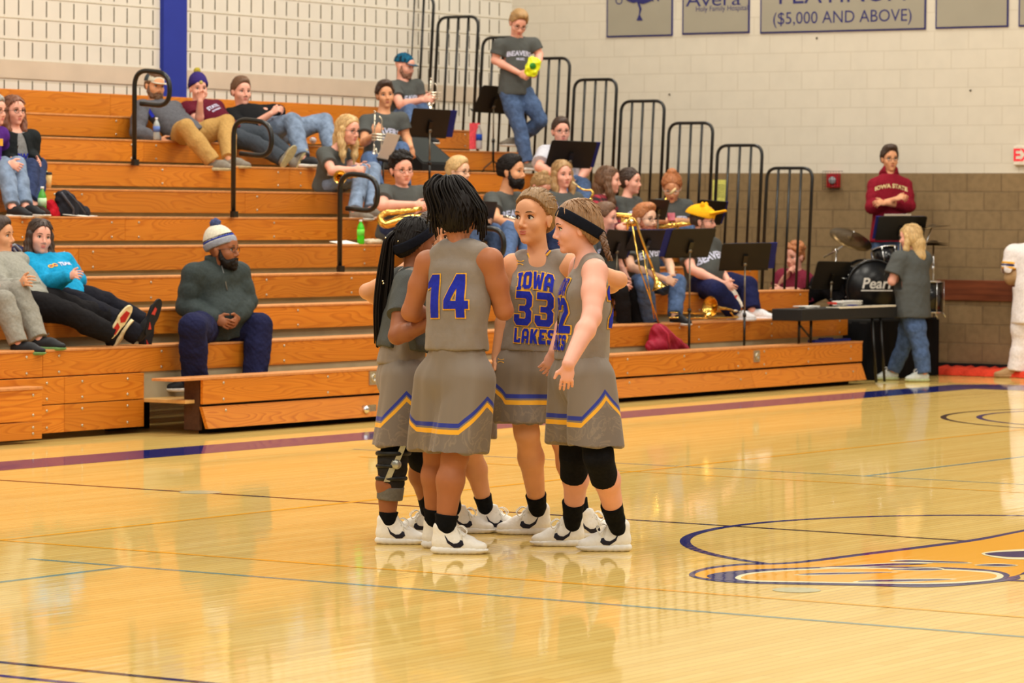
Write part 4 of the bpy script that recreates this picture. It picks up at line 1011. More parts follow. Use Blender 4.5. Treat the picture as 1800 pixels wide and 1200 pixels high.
        for a in range(0, 181, 15):
            t = math.radians(a); pts.append(P(.075*math.cos(t), (.055+.105*math.sin(t))*q, .046-.018*math.sin(t)-.010*abs(math.cos(t))))
        MB().poly(pts, u, .006*k).build('cap_brim', brimm, s.par)
        MB().lathe(P(0, -.016, .139), u, [(.008*k, 0), (.006*k, .004*k), (0, .006*k)], n=10).build('cap_button', m, s.par)
        return s
    def shoes(s, m, sole=None, lace=None, ltoe=None, rtoe=None, size=.28, high=False, mark=None, fz=None, which='LR', pitch=0):
        sole = sole or mat('white_rubber_sole', (226, 222, 214), rough=.5)
        for nm in which:
            t = ltoe if nm == 'L' else rtoe; A = s.J['A'+nm]
            if t is None: d = s.fh
            elif len(t) == 3: d = np.array(t, float)
            else: d = s.px(A, t)-A
            e = bpy.data.objects.new('sneaker', None); C.objects.link(e); e.location = V(A-np.array([0, 0, .08])); e.matrix_world = Matrix.Translation(e.location); 
            e.parent = s.par; e.matrix_parent_inverse = s.par.matrix_world.inverted()
            shoe(e, A, d, s.sc, m, sole, lace, size, pitch=pitch, high=high, mark=mark, floor_z=fz)
        return s
    def socks(s, m, a=.55, b=1.0, r=.042, which='LR'):
        for nm in which:
            K, A = s.J['K'+nm], s.J['A'+nm]; p, q = K+(A-K)*a, K+(A-K)*b
            Bq = Blob().chain([p, p*.5+q*.5, q], [r*s.sc*1.32*s.lim, r*s.sc*1.10*s.lim, r*s.sc*.90], .01); Bq.plane(p, nz(K-A))
            link('sock', Bq.mesh(.005, fold=wave(5, 70, .0012)), m, s.par)
        return s
# ================================================================== THE FIVE PLAYERS
JER = cloth('steel_grey_jersey', (136, 124, 113), rough=.62, spec=.3, sheen=.15, var=.03, scale=30)
TEE = cloth('charcoal_heather_tee', (84, 86, 84), var=.06, scale=200)
BLKC = cloth('black_knit', (20, 20, 24), var=.15)
SOCK = cloth('black_sock', (16, 17, 20), var=.2)
WSHOE = mat('white_knit_shoe', (246, 242, 234), rough=.55, var=.03, scale=60, bump=.2); WSOLE = mat('white_moulded_sole', (242, 238, 230), rough=.4, var=.02)
LACE = mat('white_lace', (248, 246, 240), rough=.8); MARK = mat('black_check_mark', (26, 26, 46), rough=.4); SMARK = mat('silver_check_mark', (200, 200, 200), rough=.4)
def shorts_mat():
    m = bpy.data.materials.new('grey_shorts_with_zigzag_stripes'); m.use_nodes = True; nt = m.node_tree; b = nt.nodes['Principled BSDF']; L = nt.links.new
    at = nt.nodes.new('ShaderNodeAttribute'); at.attribute_name = 'band'
    r = nt.nodes.new('ShaderNodeValToRGB'); r.color_ramp.interpolation = 'CONSTANT'; e = r.color_ramp.elements
    mp = nt.nodes.new('ShaderNodeMapRange'); mp.inputs[1].default_value = -.2; mp.inputs[2].default_value = .3; L(at.outputs['Fac'], mp.inputs[0]); L(mp.outputs[0], r.inputs[0])
    g = lin((130, 117, 104)); P = lambda x: (x+.2)/.5
    e[0].position = 0; e[0].color = lin((122, 109, 97)); e[1].position = P(-.011); e[1].color = lin((244, 176, 40))
    for x, c in ((.011, g), (.021, lin((42, 54, 150))), (.043, g)): q = e.new(P(x)); q.color = c
    n = nt.nodes.new('ShaderNodeTexNoise'); n.inputs['Scale'].default_value = 9; n.inputs['Distortion'].default_value = 1.5; n.inputs['Detail'].default_value = 3
    tc = nt.nodes.new('ShaderNodeTexCoord'); L(tc.outputs['Object'], n.inputs['Vector'])
    v = nt.nodes.new('ShaderNodeValToRGB'); v.color_ramp.elements[0].position = .46; v.color_ramp.elements[0].color = (1, 1, 1, 1); v.color_ramp.elements[1].position = .5; v.color_ramp.elements[1].color = (1.35, 1.32, 1.2, 1)
    x = v.color_ramp.elements.new(.54); x.color = (1, 1, 1, 1); L(n.outputs['Fac'], v.inputs[0])
    lt = nt.nodes.new('ShaderNodeMath'); lt.operation = 'LESS_THAN'; lt.inputs[1].default_value = -.011; L(at.outputs['Fac'], lt.inputs[0])
    mx = nt.nodes.new('ShaderNodeMix'); mx.data_type = 'RGBA'; mx.blend_type = 'MULTIPLY'; L(lt.outputs[0], mx.inputs[0]); L(r.outputs[0], mx.inputs[6]); L(v.outputs[0], mx.inputs[7])
    L(mx.outputs[2], b.inputs['Base Color']); b.inputs['Roughness'].default_value = .62; b.inputs['Sheen Weight'].default_value = .15; b.inputs['Specular IOR Level'].default_value = .3
    return m
SHORTS = shorts_mat()
def shorts(s, hemz, yaw, r0=.12, r1=.135, waist=.135, waistup=.14, peak=.135, base=.105, hl=None, hr=None, front=.112):
    B = Blob(); lh, fh, _ = frame(yaw); up = np.array([0, 0, 1.]); sc = s.sc
    wz = s.hip+s.ax*waistup
    B.ecap(s.hip-up*.07, wz, lh, (.160*sc, .128*sc), (waist*sc, front*sc), .05)
    ends = {}
    for nm, q in (('L', 1), ('R', -1)):
        H_, K = s.J['H'+nm], s.J['K'+nm]; t = (H_[2]-hemz+.0)/(H_[2]-K[2]); e = H_+(K-H_)*t; e[2] = hemz-.08; ends[nm] = e
        B.cone(H_+lh*q*.005+(e-H_)*.16, e, r0*sc, (r1+.012)*sc, .05)
    B.plane((0, 0, hemz), (0, 0, -1)); B.plane(wz+s.ax*.01, s.ax)
    hip = s.hip.copy(); L_, R_ = ends['L'], ends['R']
    def fold(P):
        d = np.clip((wz[2]-P[:, 2])/.5, 0, 1); th = np.arctan2((P-hip)@fh, (P-hip)@lh)
        g = np.exp(-((P[:, 2]-wz[2])/.05)**2)
        return .009*d*np.sin(th*7+3*np.sin(th*2)+P[:, 2]*6)+.004*d*np.sin(th*15+P[:, 2]*9)+.0035*np.sin(th*44)*g - .006*np.exp(-((P[:, 2]-wz[2]+.035)/.012)**2)
    me = B.mesh(.0055, fold=fold)
    n = len(me.vertices); co = np.zeros(n*3); me.vertices.foreach_get('co', co); co = co.reshape(-1, 3)
    side = (co-hip)@lh; isL = side > 0
    cx = np.where(isL[:, None], hip*.35+(s.J['HL']*.0+L_)*.65, hip*.35+R_*.65); q = np.where(isL, 1., -1.)
    a = ((co-cx)@lh)*q; b = (co-cx)@fh; phi = np.arctan2(b, a)
    band = (co[:, 2]-hemz)-(base+peak*np.clip(1-np.abs(phi)/.95, 0, 1))
    at = me.attributes.new('band', 'FLOAT', 'POINT'); at.data.foreach_set('value', band.astype(np.float32))
    o = link('shorts', me, SHORTS, s.par); s.shorts_me = me; return s
def number(s, tgt, txt, h, org, n, up, arch=0., w=1., nm='number', gap=.7):
    vr = nz(np.cross(up, n))
    decal_poly(s.par, nm+'_outline', block_text(txt, h, .006, gap, arch, w), tgt, org, vr, up, n, GOLD, .003, maxe=.016)
    decal_poly(s.par, nm, block_text(txt, h, 0., gap, arch, w), tgt, org, vr, up, n, BLUE, .006, maxe=.016)
def tank(s, m, hem, cutr=.115, name='jersey', chest=1., v=True, bl=.02, waist=1.):
    """sleeveless jersey: shoulder straps, deep arm holes, loose body bloused at the waist"""
    sc, J = s.sc, s.J; B = Blob(); tw = .150*sc*chest; td = .105*sc; mid = s.hip*.5+s.neck*.5
    B.ecap(s.neck-s.ax*.14*sc, mid, s.lv, (tw, td), (tw*.97*waist, td*1.05), .05)
    B.ecap(mid, s.hip+s.ax*hem, s.lh, (tw*.97*waist, td*1.05), (.165*sc*waist, .125*sc), .05)
    if s.fem:
        for q in (-1, 1): B.ell(s.neck-s.ax*.19*sc+s.front*td*.62+s.lv*q*.062*sc, np.array([s.lv, s.front, s.ax]), np.array([.062, .052, .06])*sc, .05)
    if not v: B.ell(s.neck-s.ax*.045*sc-s.front*.030*sc, np.array([s.lv, s.front, s.ax]), np.array([.10, .045, .062])*sc, .03)
    for nm, q in (('L', 1), ('R', -1)):
        B.cone(s.neck+s.lv*q*.065*sc-s.ax*.035*sc, s.J['S'+nm]*.62+s.neck*.38+s.ax*.004, .057*sc, .056*sc, .05)
        Sh = s.J['S'+nm]
        B.subell(Sh+s.lv*q*.050*sc-s.ax*.10*sc, np.array([s.lv, s.front, s.ax]), np.array([.062, .15, .15])*sc, .008)
    B.subell(s.neck+s.front*(.040 if v else .062)*sc+s.ax*.048*sc, np.array([s.lv, s.front, s.ax]), np.array([.052, .07, .050])*sc, .008)
    if v: B.subell(s.neck+s.front*.09*sc+s.ax*.0*sc, np.array([nz(s.lv+s.ax), s.front, nz(s.ax-s.lv)]), np.array([.036, .08, .036])*sc, .004)
    B.plane(s.hip+s.ax*(hem-.015), -s.ax)
    w1 = wave(int(abs(s.hip[0]*777)) % 99, 14, .008, (1, 1, 2.)); hp, ax = s.hip+s.ax*hem, s.ax; w2 = wave(17, 34, .004, (1, 1, 3)); ln = s.lv
    me = B.mesh(.0055, fold=lambda P: w1(P)*np.clip(1.1-(P-hp)@ax*1.7, .3, 1)+w2(P)*np.clip(1-(P-hp)@ax*2.5, 0, 1))
    s.shirt_me = me; link(name, me, m, s.par); return s
HAIR = lambda n, c: mat('hair_'+n, c, rough=.5, var=.25, scale=140, stretch=(1, 1, .15), spec=.45)
h_black = mat('hair_black', (24, 18, 16), rough=.55, var=.25, scale=140, stretch=(1, 1, .15), spec=.2); h_dkbr = HAIR('dark_brown', (62, 44, 34)); h_br = HAIR('brown', (104, 72, 48)); h_lbr = HAIR('light_brown', (150, 112, 76)); h_bl = HAIR('blond', (204, 170, 116)); h_dbl = HAIR('dark_blond', (166, 130, 84)); h_red = HAIR('ginger', (176, 110, 64)); h_grey = HAIR('grey', (150, 146, 140))
def walker_shoes(s, L, R, size=.29, **k): return s.shoes(WSHOE, WSOLE, LACE, L, R, size=size, high=True, mark=MARK, fz=0., **k)
def gmark(s, tgt, org, n, up, h=.03):
    """small golden interlocked arcs"""
    bm = MB(); r = h
    for q in (-1, 1):
        pts = [(math.sin(a)*r*1.0, q*(r*.62-math.cos(a)*r*.42)) for a in np.linspace(-1.25, 1.25, 9)]; p2 = [(x*.78, y*1.0+q*r*.16) for x, y in pts]
        vs = [(x, y, 0) for x, y in pts+p2]; bm.add(vs, [(i, i+1, 10+i, 9+i) for i in range(8)])
    vr = nz(np.cross(up, n)); me = bm.mesh('g'); decal_poly(s.par, 'gold_mark', me, tgt, org, vr, up, n, GOLD, .003, maxe=.015)

def hero():
    # ---- number 14, back to the camera
    s = Fig('player in grey jersey number 14 standing with her back to the camera', (803, 640), d=17.80, sc=1.02, tone='mid', h=.0050, fem=True); s.lim = 1.14; s.am = 1.14
    s.torso((808, 428), 152, lean=.0, hyaw=150, shw=.185, hw=.09)
    s.arm('L', (722, 548), (768, 560), 0, 0, sh=(752, 462), edd=.05, wdd=.20); s.arm('R', (886, 546), (858, 470), 0, 0, sh=(862, 458), edd=.05, wdd=.22)
    s.leg('R', (800, 800), (780, 932), kdd=-.02, add=-.0); s.leg('L', (768, 794), (768, 920), kdd=.12, add=.1)
    s.J['AR'] = atd(781, 938, 17.75); s.J['AL'] = atd(764, 925, 18.05)
    s.head((805, 382), 165, -12, hs=1.06, dd=.02)
    s.body(handdir={'L': (s.l*-.9+s.f*.2, np.array([0, 0, 1.]))}, curl=.6)
    tank(s, JER, .085, chest=1.1, v=False)
    n = nz(-s.front+RT*.10); up = nz(s.ax+RT*-.03)
    number(s, s.shirt_me, '14', .215, s.px(s.neck, (798, 521)), n, up, w=.86, gap=1.0)
    shorts(s, atd(790, 793, 17.8)[2], 150, r0=.125, r1=.138)
    gmark(s, s.shorts_me, s.px(s.hip, (866, 668)), nz(-frame(150)[0]), s.ax)
    s.socks(SOCK, .75, 1.02, .040)
    walker_shoes(s, (822, 925), (845, 938))
    # dreadlocks gathered in a knot on the crown
    hm = h_black; hc, (l, f, u) = s.hc, s.HA; k = s.hs
    B = Blob().ell(hc+(-f*.014+u*.045)*k, np.array([l, f, u]), np.array([.098, .112, .098])*k, .02).ell(hc+(-f*.045-u*.005)*k, np.array([l, f, u]), np.array([.080, .07, .078])*k, .03)
    B.subell(hc+(f*.10-u*.03)*k, np.array([l, f, u]), np.array([.075, .085, .10])*k, .01)
    kn = atd(786, 322, dep(hc)); B.ell(kn, np.array([l, f, u]), np.array([.055, .055, .035])*k, .03)
    link('hair', B.mesh(.0055, fold=strands(hc, u, .003, 34)), hm, s.par)
    mb = MB(); r = random.Random(4)
    z = np.array([0, 0, 1.]); R3 = nz([RT[0], RT[1], 0]); D3 = nz([FW[0], FW[1], 0])
    for i in range(210):
        a = r.uniform(0, 6.283); out = R3*math.cos(a)+D3*math.sin(a); c0 = kn+z*r.uniform(-.01, .02)+out*.01
        ln = r.uniform(.08, .185) if r.random() < .6 else r.uniform(.04, .13); rad = r.uniform(.105, .138)
        if abs(math.cos(a)) > .75 and r.random() < .5: ln += .03; rad += .012
        p = [c0, c0+out*.045+z*r.uniform(.005, .035), c0+out*rad*.80-z*.025, hc+out*rad+z*(.085-ln*.4), hc+out*(rad*(1-.9*max(0, ln-.10))+r.uniform(-.012, .012))+z*(.10-ln)]
        p[4] += R3*r.uniform(-.01, .01)
        mb.tube([*rounded(p, .05, 3)], [.0068*(1-.6*j/16) for j in range(len(rounded(p, .05, 3)))], n=6)
    mb.build('dreadlocks', hm, s.par)

    # ---- number 33, facing the camera
    s = Fig('player in grey jersey number 33 facing the camera and looking left', (936, 628), d=18.55, sc=1.06, tone='tan', h=.0045, fem=True); s.lim = 1.06
    SKINS['x'] = 1
    s.torso((948, 448), -8, lean=.0, hyaw=-12, shw=.17, hw=.09)
    s.arm('R', (890, 545), (873, 628), 0, 0, sh=(903, 466), edd=.03, wdd=-.05); s.arm('L', (1088, 492), (1040, 520), 0, 0, sh=(1003, 466), edd=.1, wdd=.22)
    s.leg('R', (926, 760), (946, 900), kdd=-.04, add=.06); s.leg('L', (990, 770), (1024, 905), kdd=.06, add=.18)
    s.J['AR'] = atd(947, 905, 18.85); s.J['AL'] = atd(1022, 912, 18.6)
    s.head((939, 385), -34, 2, roll=0, dd=-.03, hs=1.08)
    s.body(hide=(), curl=.35, brow=(110, 80, 50), eye=((46, 50, 40), -1), mouth=(196, 108, 92))
    tank(s, JER, .045)
    n = nz(s.front+.0*RT); up = s.ax; o = s.neck
    number(s, s.shirt_me, 'IOWA', .088, s.px(s.neck, (941, 493), dd=-.1), n, up, nm='lettering', arch=1.6, w=.74, gap=.6)
    number(s, s.shirt_me, '33', .175, s.px(s.neck, (939, 543), dd=-.1), n, up, w=.78, gap=.8)
    number(s, s.shirt_me, 'LAKES', .075, s.px(s.neck, (940, 591), dd=-.1), n, up, nm='lettering', w=.74, gap=.7)
    gmark(s, s.shirt_me, s.px(s.neck, (912, 461), dd=-.1), n, up, .022)
    for (qx, qy, ang) in ((931, 447, 1), (959, 442, -1)):
        vr = nz(np.cross(up, n)); me = MB().add([(-.018, -.016, 0), (.018, -.016, 0), (.018, .016, 0), (-.018, .016, 0)], [(0, 1, 2, 3)]).mesh('q'); me2 = MB().add([(-.007, -.016, 0), (.007, -.016, 0), (.007, .016, 0), (-.007, .016, 0)], [(0, 1, 2, 3)]).mesh('q')
        vr2 = nz(vr*.8+up*.55*ang); up2 = nz(np.cross(n, vr2)); oo = s.px(s.neck, (qx, qy), dd=-.1)
        decal_poly(s.par, 'collar_patch', me, s.shirt_me, oo, vr2, up2, n, GOLD, .004, maxe=.01); decal_poly(s.par, 'collar_patch', me2, s.shirt_me, oo, vr2, up2, n, BLUE, .006, maxe=.01)
    shorts(s, atd(930, 742, 18.5)[2], -14, r0=.118, r1=.13, waistup=.10, waist=.135)
    gmark(s, s.shorts_me, s.px(s.hip, (881, 634), dd=-.1), nz(-FW), s.ax, .018)
    s.socks(SOCK, .75, 1.02, .038)
    walker_shoes(s, (1040, 940), (925, 930))
    s.hair(HAIR('honey', (140, 106, 66)), 'bun', vol=1.2, front=.042)
    mb = MB(); r = random.Random(9)
    for i in range(40):
        t = r.uniform(-1, 1); a = s.P(.066*t, .050, .104-.035*t*t); b_ = s.P(.088*t, -.02, .134-.05*t*t); c_ = s.P(.05*t, -.105, .075); mb.tube(rounded([a, b_, c_], .05, 4), .0028, n=5)
    mb.build('hair_wisps', h_lbr, s.par)

    # ---- number 22, in profile
    s = Fig('player with black headband and side braid standing in profile facing left', (1022, 640), d=17.75, sc=1.0, tone='pink', h=.0045, fem=True, fat=1.0); s.lim = 1.1; s.am = 1.2
    s.torso((1036, 452), -80, lean=.0, hyaw=-60, shw=.165, hw=.085)
    s.arm('L', (1040, 558), (999, 640), 0, 0, sh=(1046, 478), edd=-.18, wdd=-.22); s.arm('R', (1000, 560), (975, 618), 0, 0, edd=.16, wdd=-.08)
    s.leg('L', (1052, 802), (1087, 925), kdd=-.10, add=-.1); s.leg('R', (1010, 800), (1008, 910), kdd=.10, add=.1)
    s.J['AL'] = atd(1088, 936, 17.95); s.J['AR'] = atd(1006, 930, 18.2)
    s.head((1013, 401), -84, -6, roll=0, dd=.0, hs=1.04)
    z = np.array([0, 0, 1.])
    s.body(curl=.55, handdir={'L': (nz(-RT*.08-z), -nz(FW)), 'R': (nz(-RT*.45-z*.9), -nz(FW)+RT*.3)}, brow=(84, 58, 40), mouth=(204, 104, 100))
    tank(s, JER, .03, v=False)
    n = s.front; up = s.ax
    number(s, s.shirt_me, 'IOWA', .085, s.neck-up*.155+n*.1, n, up, nm='lettering', arch=1.4, w=.56, gap=.6)
    number(s, s.shirt_me, '22', .175, s.neck-up*.30+n*.1, n, up, w=.66, gap=.8)
    number(s, s.shirt_me, 'LAKES', .075, s.neck-up*.435+n*.1, n, up, nm='lettering', w=.56, gap=.7)
    number(s, s.shirt_me, '22', .21, s.neck-up*.24-n*.1, -n, up, w=.72, gap=.8, nm='back_number')
    # dark piping round the arm hole
    shorts(s, atd(1020, 780, 17.75)[2], -58, r0=.118, r1=.13, waistup=.10, waist=.135)
    for nm in 'LR':
        K, A, Hh = s.J['K'+nm], s.J['A'+nm], s.J['H'+nm]; e = K+(A-K)*.30
        Bq = Blob().chain([Hh*.4+K*.6, K, e], [.088, .074, .070], .02); Bq.plane(e, nz(A-K))
        link('leg_sleeve', Bq.mesh(.0055), BLKC, s.par)
    s.socks(SOCK, .62, 1.02, .040)
    walker_shoes(s, (1064, 946), (960, 938))
    s.hair(h_lbr, 'down', vol=1.1, front=.05)
    B = Blob().ell(s.P(0, -.020, .036), np.array(s.HA), np.array([.103, .124, .108])*s.hs, .02).ell(s.P(0, -.035, -.01), np.array(s.HA), np.array([.097, .108, .102])*s.hs, .03); nn = nz(s.HA[2]*.82-s.HA[1]*.57); B.plane(s.P(0, 0, .066), nn); B.plane(s.P(0, 0, .002), -nn)
    link('headband', B.mesh(.0055), cloth('navy_black_headband', (22, 24, 34)), s.par)
    mb = MB(); path = [atd(a, b, 17.75+c) for a, b, c in ((1044, 395, .0), (1056, 408, -.03), (1062, 425, -.08), (1067, 442, -.1), (1072, 458, -.1))]
    path = rounded(path, .05, 5)
    for ph in (0, 2.1, 4.2):
        mb.tube([p+(RT*math.cos(i*.9+ph)*.011+FW*math.sin(i*1.8+ph)*.009) for i, p in enumerate(path)], [.0125*(1-.5*i/len(path)) for i in range(len(path))], n=8)
    mb.build('braid', h_br, s.par)

    # ---- player with the long braids
    s = Fig('player with long black braids and navy headband, standing leftmost in the huddle', (706, 638), d=18.35, sc=.97, tone='brown', h=.0050, fem=True, fat=1.05); s.lim = 1.05; s.am = 1.1
    s.torso((728, 478), 112, lean=.02, hyaw=105, shw=.17, hw=.085)
    s.arm('R', (698, 590), (758, 568), 0, 0, sh=(716, 500), edd=-.16, wdd=-.1); s.arm('L', (770, 590), (790, 560), 0, 0, edd=.15, wdd=.05)
    s.leg('R', (690, 815), (680, 920), kdd=-.05, add=-.08); s.leg('L', (738, 800), (754, 905), kdd=.1, add=.15)
    s.J['AR'] = atd(681, 926, 18.25); s.J['AL'] = atd(757, 905, 18.75)
    s.head((731, 428), 118, -8, dd=.02, hs=1.0)
    s.body(curl=.6, handdir={'R': (nz(RT*.9+FW*.3), np.array([0, 0, 1.]))})
    s.shirt(TEE, sleeve=.62, loose=1.3, hem=.10, name='undershirt')
    tank(s, JER, .0, v=False, chest=1.06)
    shorts(s, atd(690, 781, 18.3)[2], 112, r0=.118, r1=.125, waistup=.08, waist=.13)
    for nm in 'LR':
        K, A, Hh = s.J['K'+nm], s.J['A'+nm], s.J['H'+nm]; e = K+(A-K)*(.55 if nm == 'R' else .95)
        Bq = Blob().chain([Hh*.4+K*.6, K, e], [.080, .066, .056 if nm == 'R' else .048], .02); Bq.plane(e, nz(A-K))
        link('leg_sleeve', Bq.mesh(.0055), BLKC, s.par)
    # hinged knee brace on the near leg
    K, A, Hh = s.J['KR'], s.J['AR'], s.J['HR']; ax_ = nz(A-K); br = bpy.data.objects.new('knee_brace', None); br.location = V(K); C.objects.link(br); br.matrix_world = Matrix.Translation(V(K)); br.parent = s.par; br.matrix_parent_inverse = s.par.matrix_world.inverted()
    Bq = Blob().chain([K-ax_*.09, K, K+ax_*.11], [.078, .074, .070], .02); Bq.plane(K+ax_*.115, ax_); Bq.plane(K-ax_*.06, -ax_); link('brace_wrap', Bq.mesh(.005, fold=wave(2, 60, .003)), cloth('dark_brace_fabric', (44, 42, 42)), br)
    Bq = Blob().chain([K+ax_*.10, K+ax_*.19], [.072, .066], .02); Bq.plane(K+ax_*.185, ax_); Bq.plane(K+ax_*.115, -ax_); link('brace_cuff', Bq.mesh(.005), cloth('grey_brace_cuff', (112, 108, 102)), br)
    side = -nz(FW); r_ = nz(RT); met = mat('brushed_hinge', (176, 176, 166), rough=.3, metal=.7)
    MB().obox(K+side*.072-ax_*.05+r_*.035, r_*.018-ax_*.01, side*.008, ax_*.06+r_*-.02).obox(K+side*.073+ax_*.035-r_*.002, r_*.016, side*.007, ax_*.055-r_*.018).lathe(K+side*.068+ax_*.0+r_*.022, side, [(.026, 0), (.026, .014), (.016, .02), (0, .021)], n=16).build('hinge', met, br)
    MB().tube(arc(K-ax_*.055, r_, side, .080, -.6, 3.7, 14), .013, n=8).tube(arc(K+ax_*.075, r_, side, .072, -.6, 3.7, 14), .012, n=8).tube(arc(K+ax_*.01, r_, side, .076, .9, 3.9, 12), .010, n=8).build('strap', mat('black_strap', (30, 30, 30), rough=.5), br)
    s.socks(SOCK, .75, 1.02, .038)
    walker_shoes(s, (748, 930), (715, 936))
    # braids
    s.hair(h_black, 'down', vol=1.1, front=.045)
    B = Blob().ell(s.P(0, -.018, .038), np.array(s.HA), np.array([.103, .124, .108])*s.hs, .02).ell(s.P(0, -.035, -.01), np.array(s.HA), np.array([.097, .108, .102])*s.hs, .03); nn = nz(s.HA[2]*.80-s.HA[1]*.60)
    B.plane(s.P(0, 0, .072), nn); B.plane(s.P(0, 0, .008), -nn); link('headband', B.mesh(.0055), cloth('navy_black_headband', (22, 24, 34)), s.par)
    mb = MB(); r = random.Random(3); d0 = dep(s.hc)
    for i in range(15):    # cornrows over the skull
        t = -1+2*i/14; mb.tube(rounded([s.P(.084*t, .03, .09-.05*t*t), s.P(.09*t, -.04, .115-.05*t*t), s.P(.03*t, -.125, .06-.01*abs(t))], .06, 5), .0065, n=6)
    for i in range(62):
        a, b = r.uniform(-1, 1), r.uniform(-1, 1)
        p = [atd(698+a*9, 414+b*8, d0-.02+b*.03), atd(684+a*9, 424+b*5, d0-.03+b*.05), atd(676+a*15, 490, d0-.02+b*.045), atd(671+a*15, 545, d0-.01+b*.04), atd(671+a*13, r.uniform(580, 612), d0+b*.04)]
        q = rounded(p, .08, 4); mb.tube(q, [.0062*(1-.45*j/len(q)) for j in range(len(q))], n=6)
    mb.build('braids', h_black, s.par)
    MB().tube(arc(atd(698, 415, d0), np.array([0, 0, 1.]), FW, .03, 0, 6.28, 14), .008, n=6).build('hair_tie', BLKC, s.par)
    mb = MB()
    for (qx, qy) in ((674, 498), (678, 418), (673, 494), (684, 572), (700, 424)): mb.lathe(atd(qx, qy, d0-.09), -FW, [(.005, 0), (.005, .006), (0, .008)], n=8)
    mb.build('braid_cuff', mat('silver_cuff', (220, 205, 170), rough=.2, metal=1), s.par)

    # ---- player hidden in the middle
    s = Fig('player mostly hidden behind number 14, only forehead, eye and right elbow showing', (806, 640), d=18.75, sc=.98, tone='tan', h=.0055, fem=True)
    s.torso((768, 466), 20, lean=.0, hyaw=10, shw=.165, hw=.085)
    s.arm('R', (645, 512), (700, 545), 0, 0, sh=(722, 476), edd=.1, wdd=.1); s.arm('L', (868, 478), (850, 440), 0, 0, sh=(820, 480), edd=-.25, wdd=-.72)
    s.leg('R', (776, 790), (790, 905), kdd=0, add=.1); s.leg('L', (828, 790), (852, 895), kdd=.0, add=.15)
    s.J['AR'] = atd(800, 905, 18.9); s.J['AL'] = atd(856, 902, 18.95)
    s.head((762, 416), 24, -4, dd=-.05, hs=1.0)
    s.J['WL'] = s.px(s.hip, (857, 446), dd=-.72)
    s.body(curl=.5, handdir={'L': (nz(-RT*.8-FW*.3+UP*.3), np.array([0, 0, 1.]))})
    tank(s, JER, .06)
    shorts(s, atd(820, 770, 18.7)[2], 10, r0=.115, r1=.125)
    s.socks(SOCK, .72, 1.02, .038)
    walker_shoes(s, (866, 938), (825, 930))
    s.hair(h_dkbr, 'bun', vol=.9)
HERO = True
if HERO: hero()
# ================================================================== THE CROWD AND THE PEP BAND
JEANS = cloth('blue_denim', (78, 98, 134), var=.2, scale=25, bump=.3); JEANSL = cloth('faded_denim', (118, 134, 158), var=.25, scale=14); JEANSD = cloth('dark_denim', (46, 56, 88), var=.2, scale=25)
KHAKI = cloth('khaki_twill', (180, 142, 84)); BLKP = cloth('black_jersey_trousers', (26, 24, 26)); NAVYP = cloth('navy_track_trousers', (30, 34, 72)); GRYP = cloth('grey_sweatpants', (146, 142, 132)); DGRP = cloth('charcoal_trousers', (62, 68, 76))
SHB = mat('black_shoe', (28, 28, 32), rough=.6); SHG = mat('grey_shoe', (130, 122, 110), rough=.8); SHT = mat('tan_sole', (190, 176, 140), rough=.7); SHW = mat('pale_running_shoe', (206, 212, 206), rough=.6)
GR = (0, 0, 0)
GF = 'BEAVERS'
def tee(s, txt=True, m=None, sleeve=.62, size=.078, **k):
    s.shirt(m or TEE, sleeve=sleeve, loose=1.25, **k)
    if txt: s.print_(GF, size, arch=.9, drop=.165, sub='MUSIC' if txt == 2 else None)
    return s
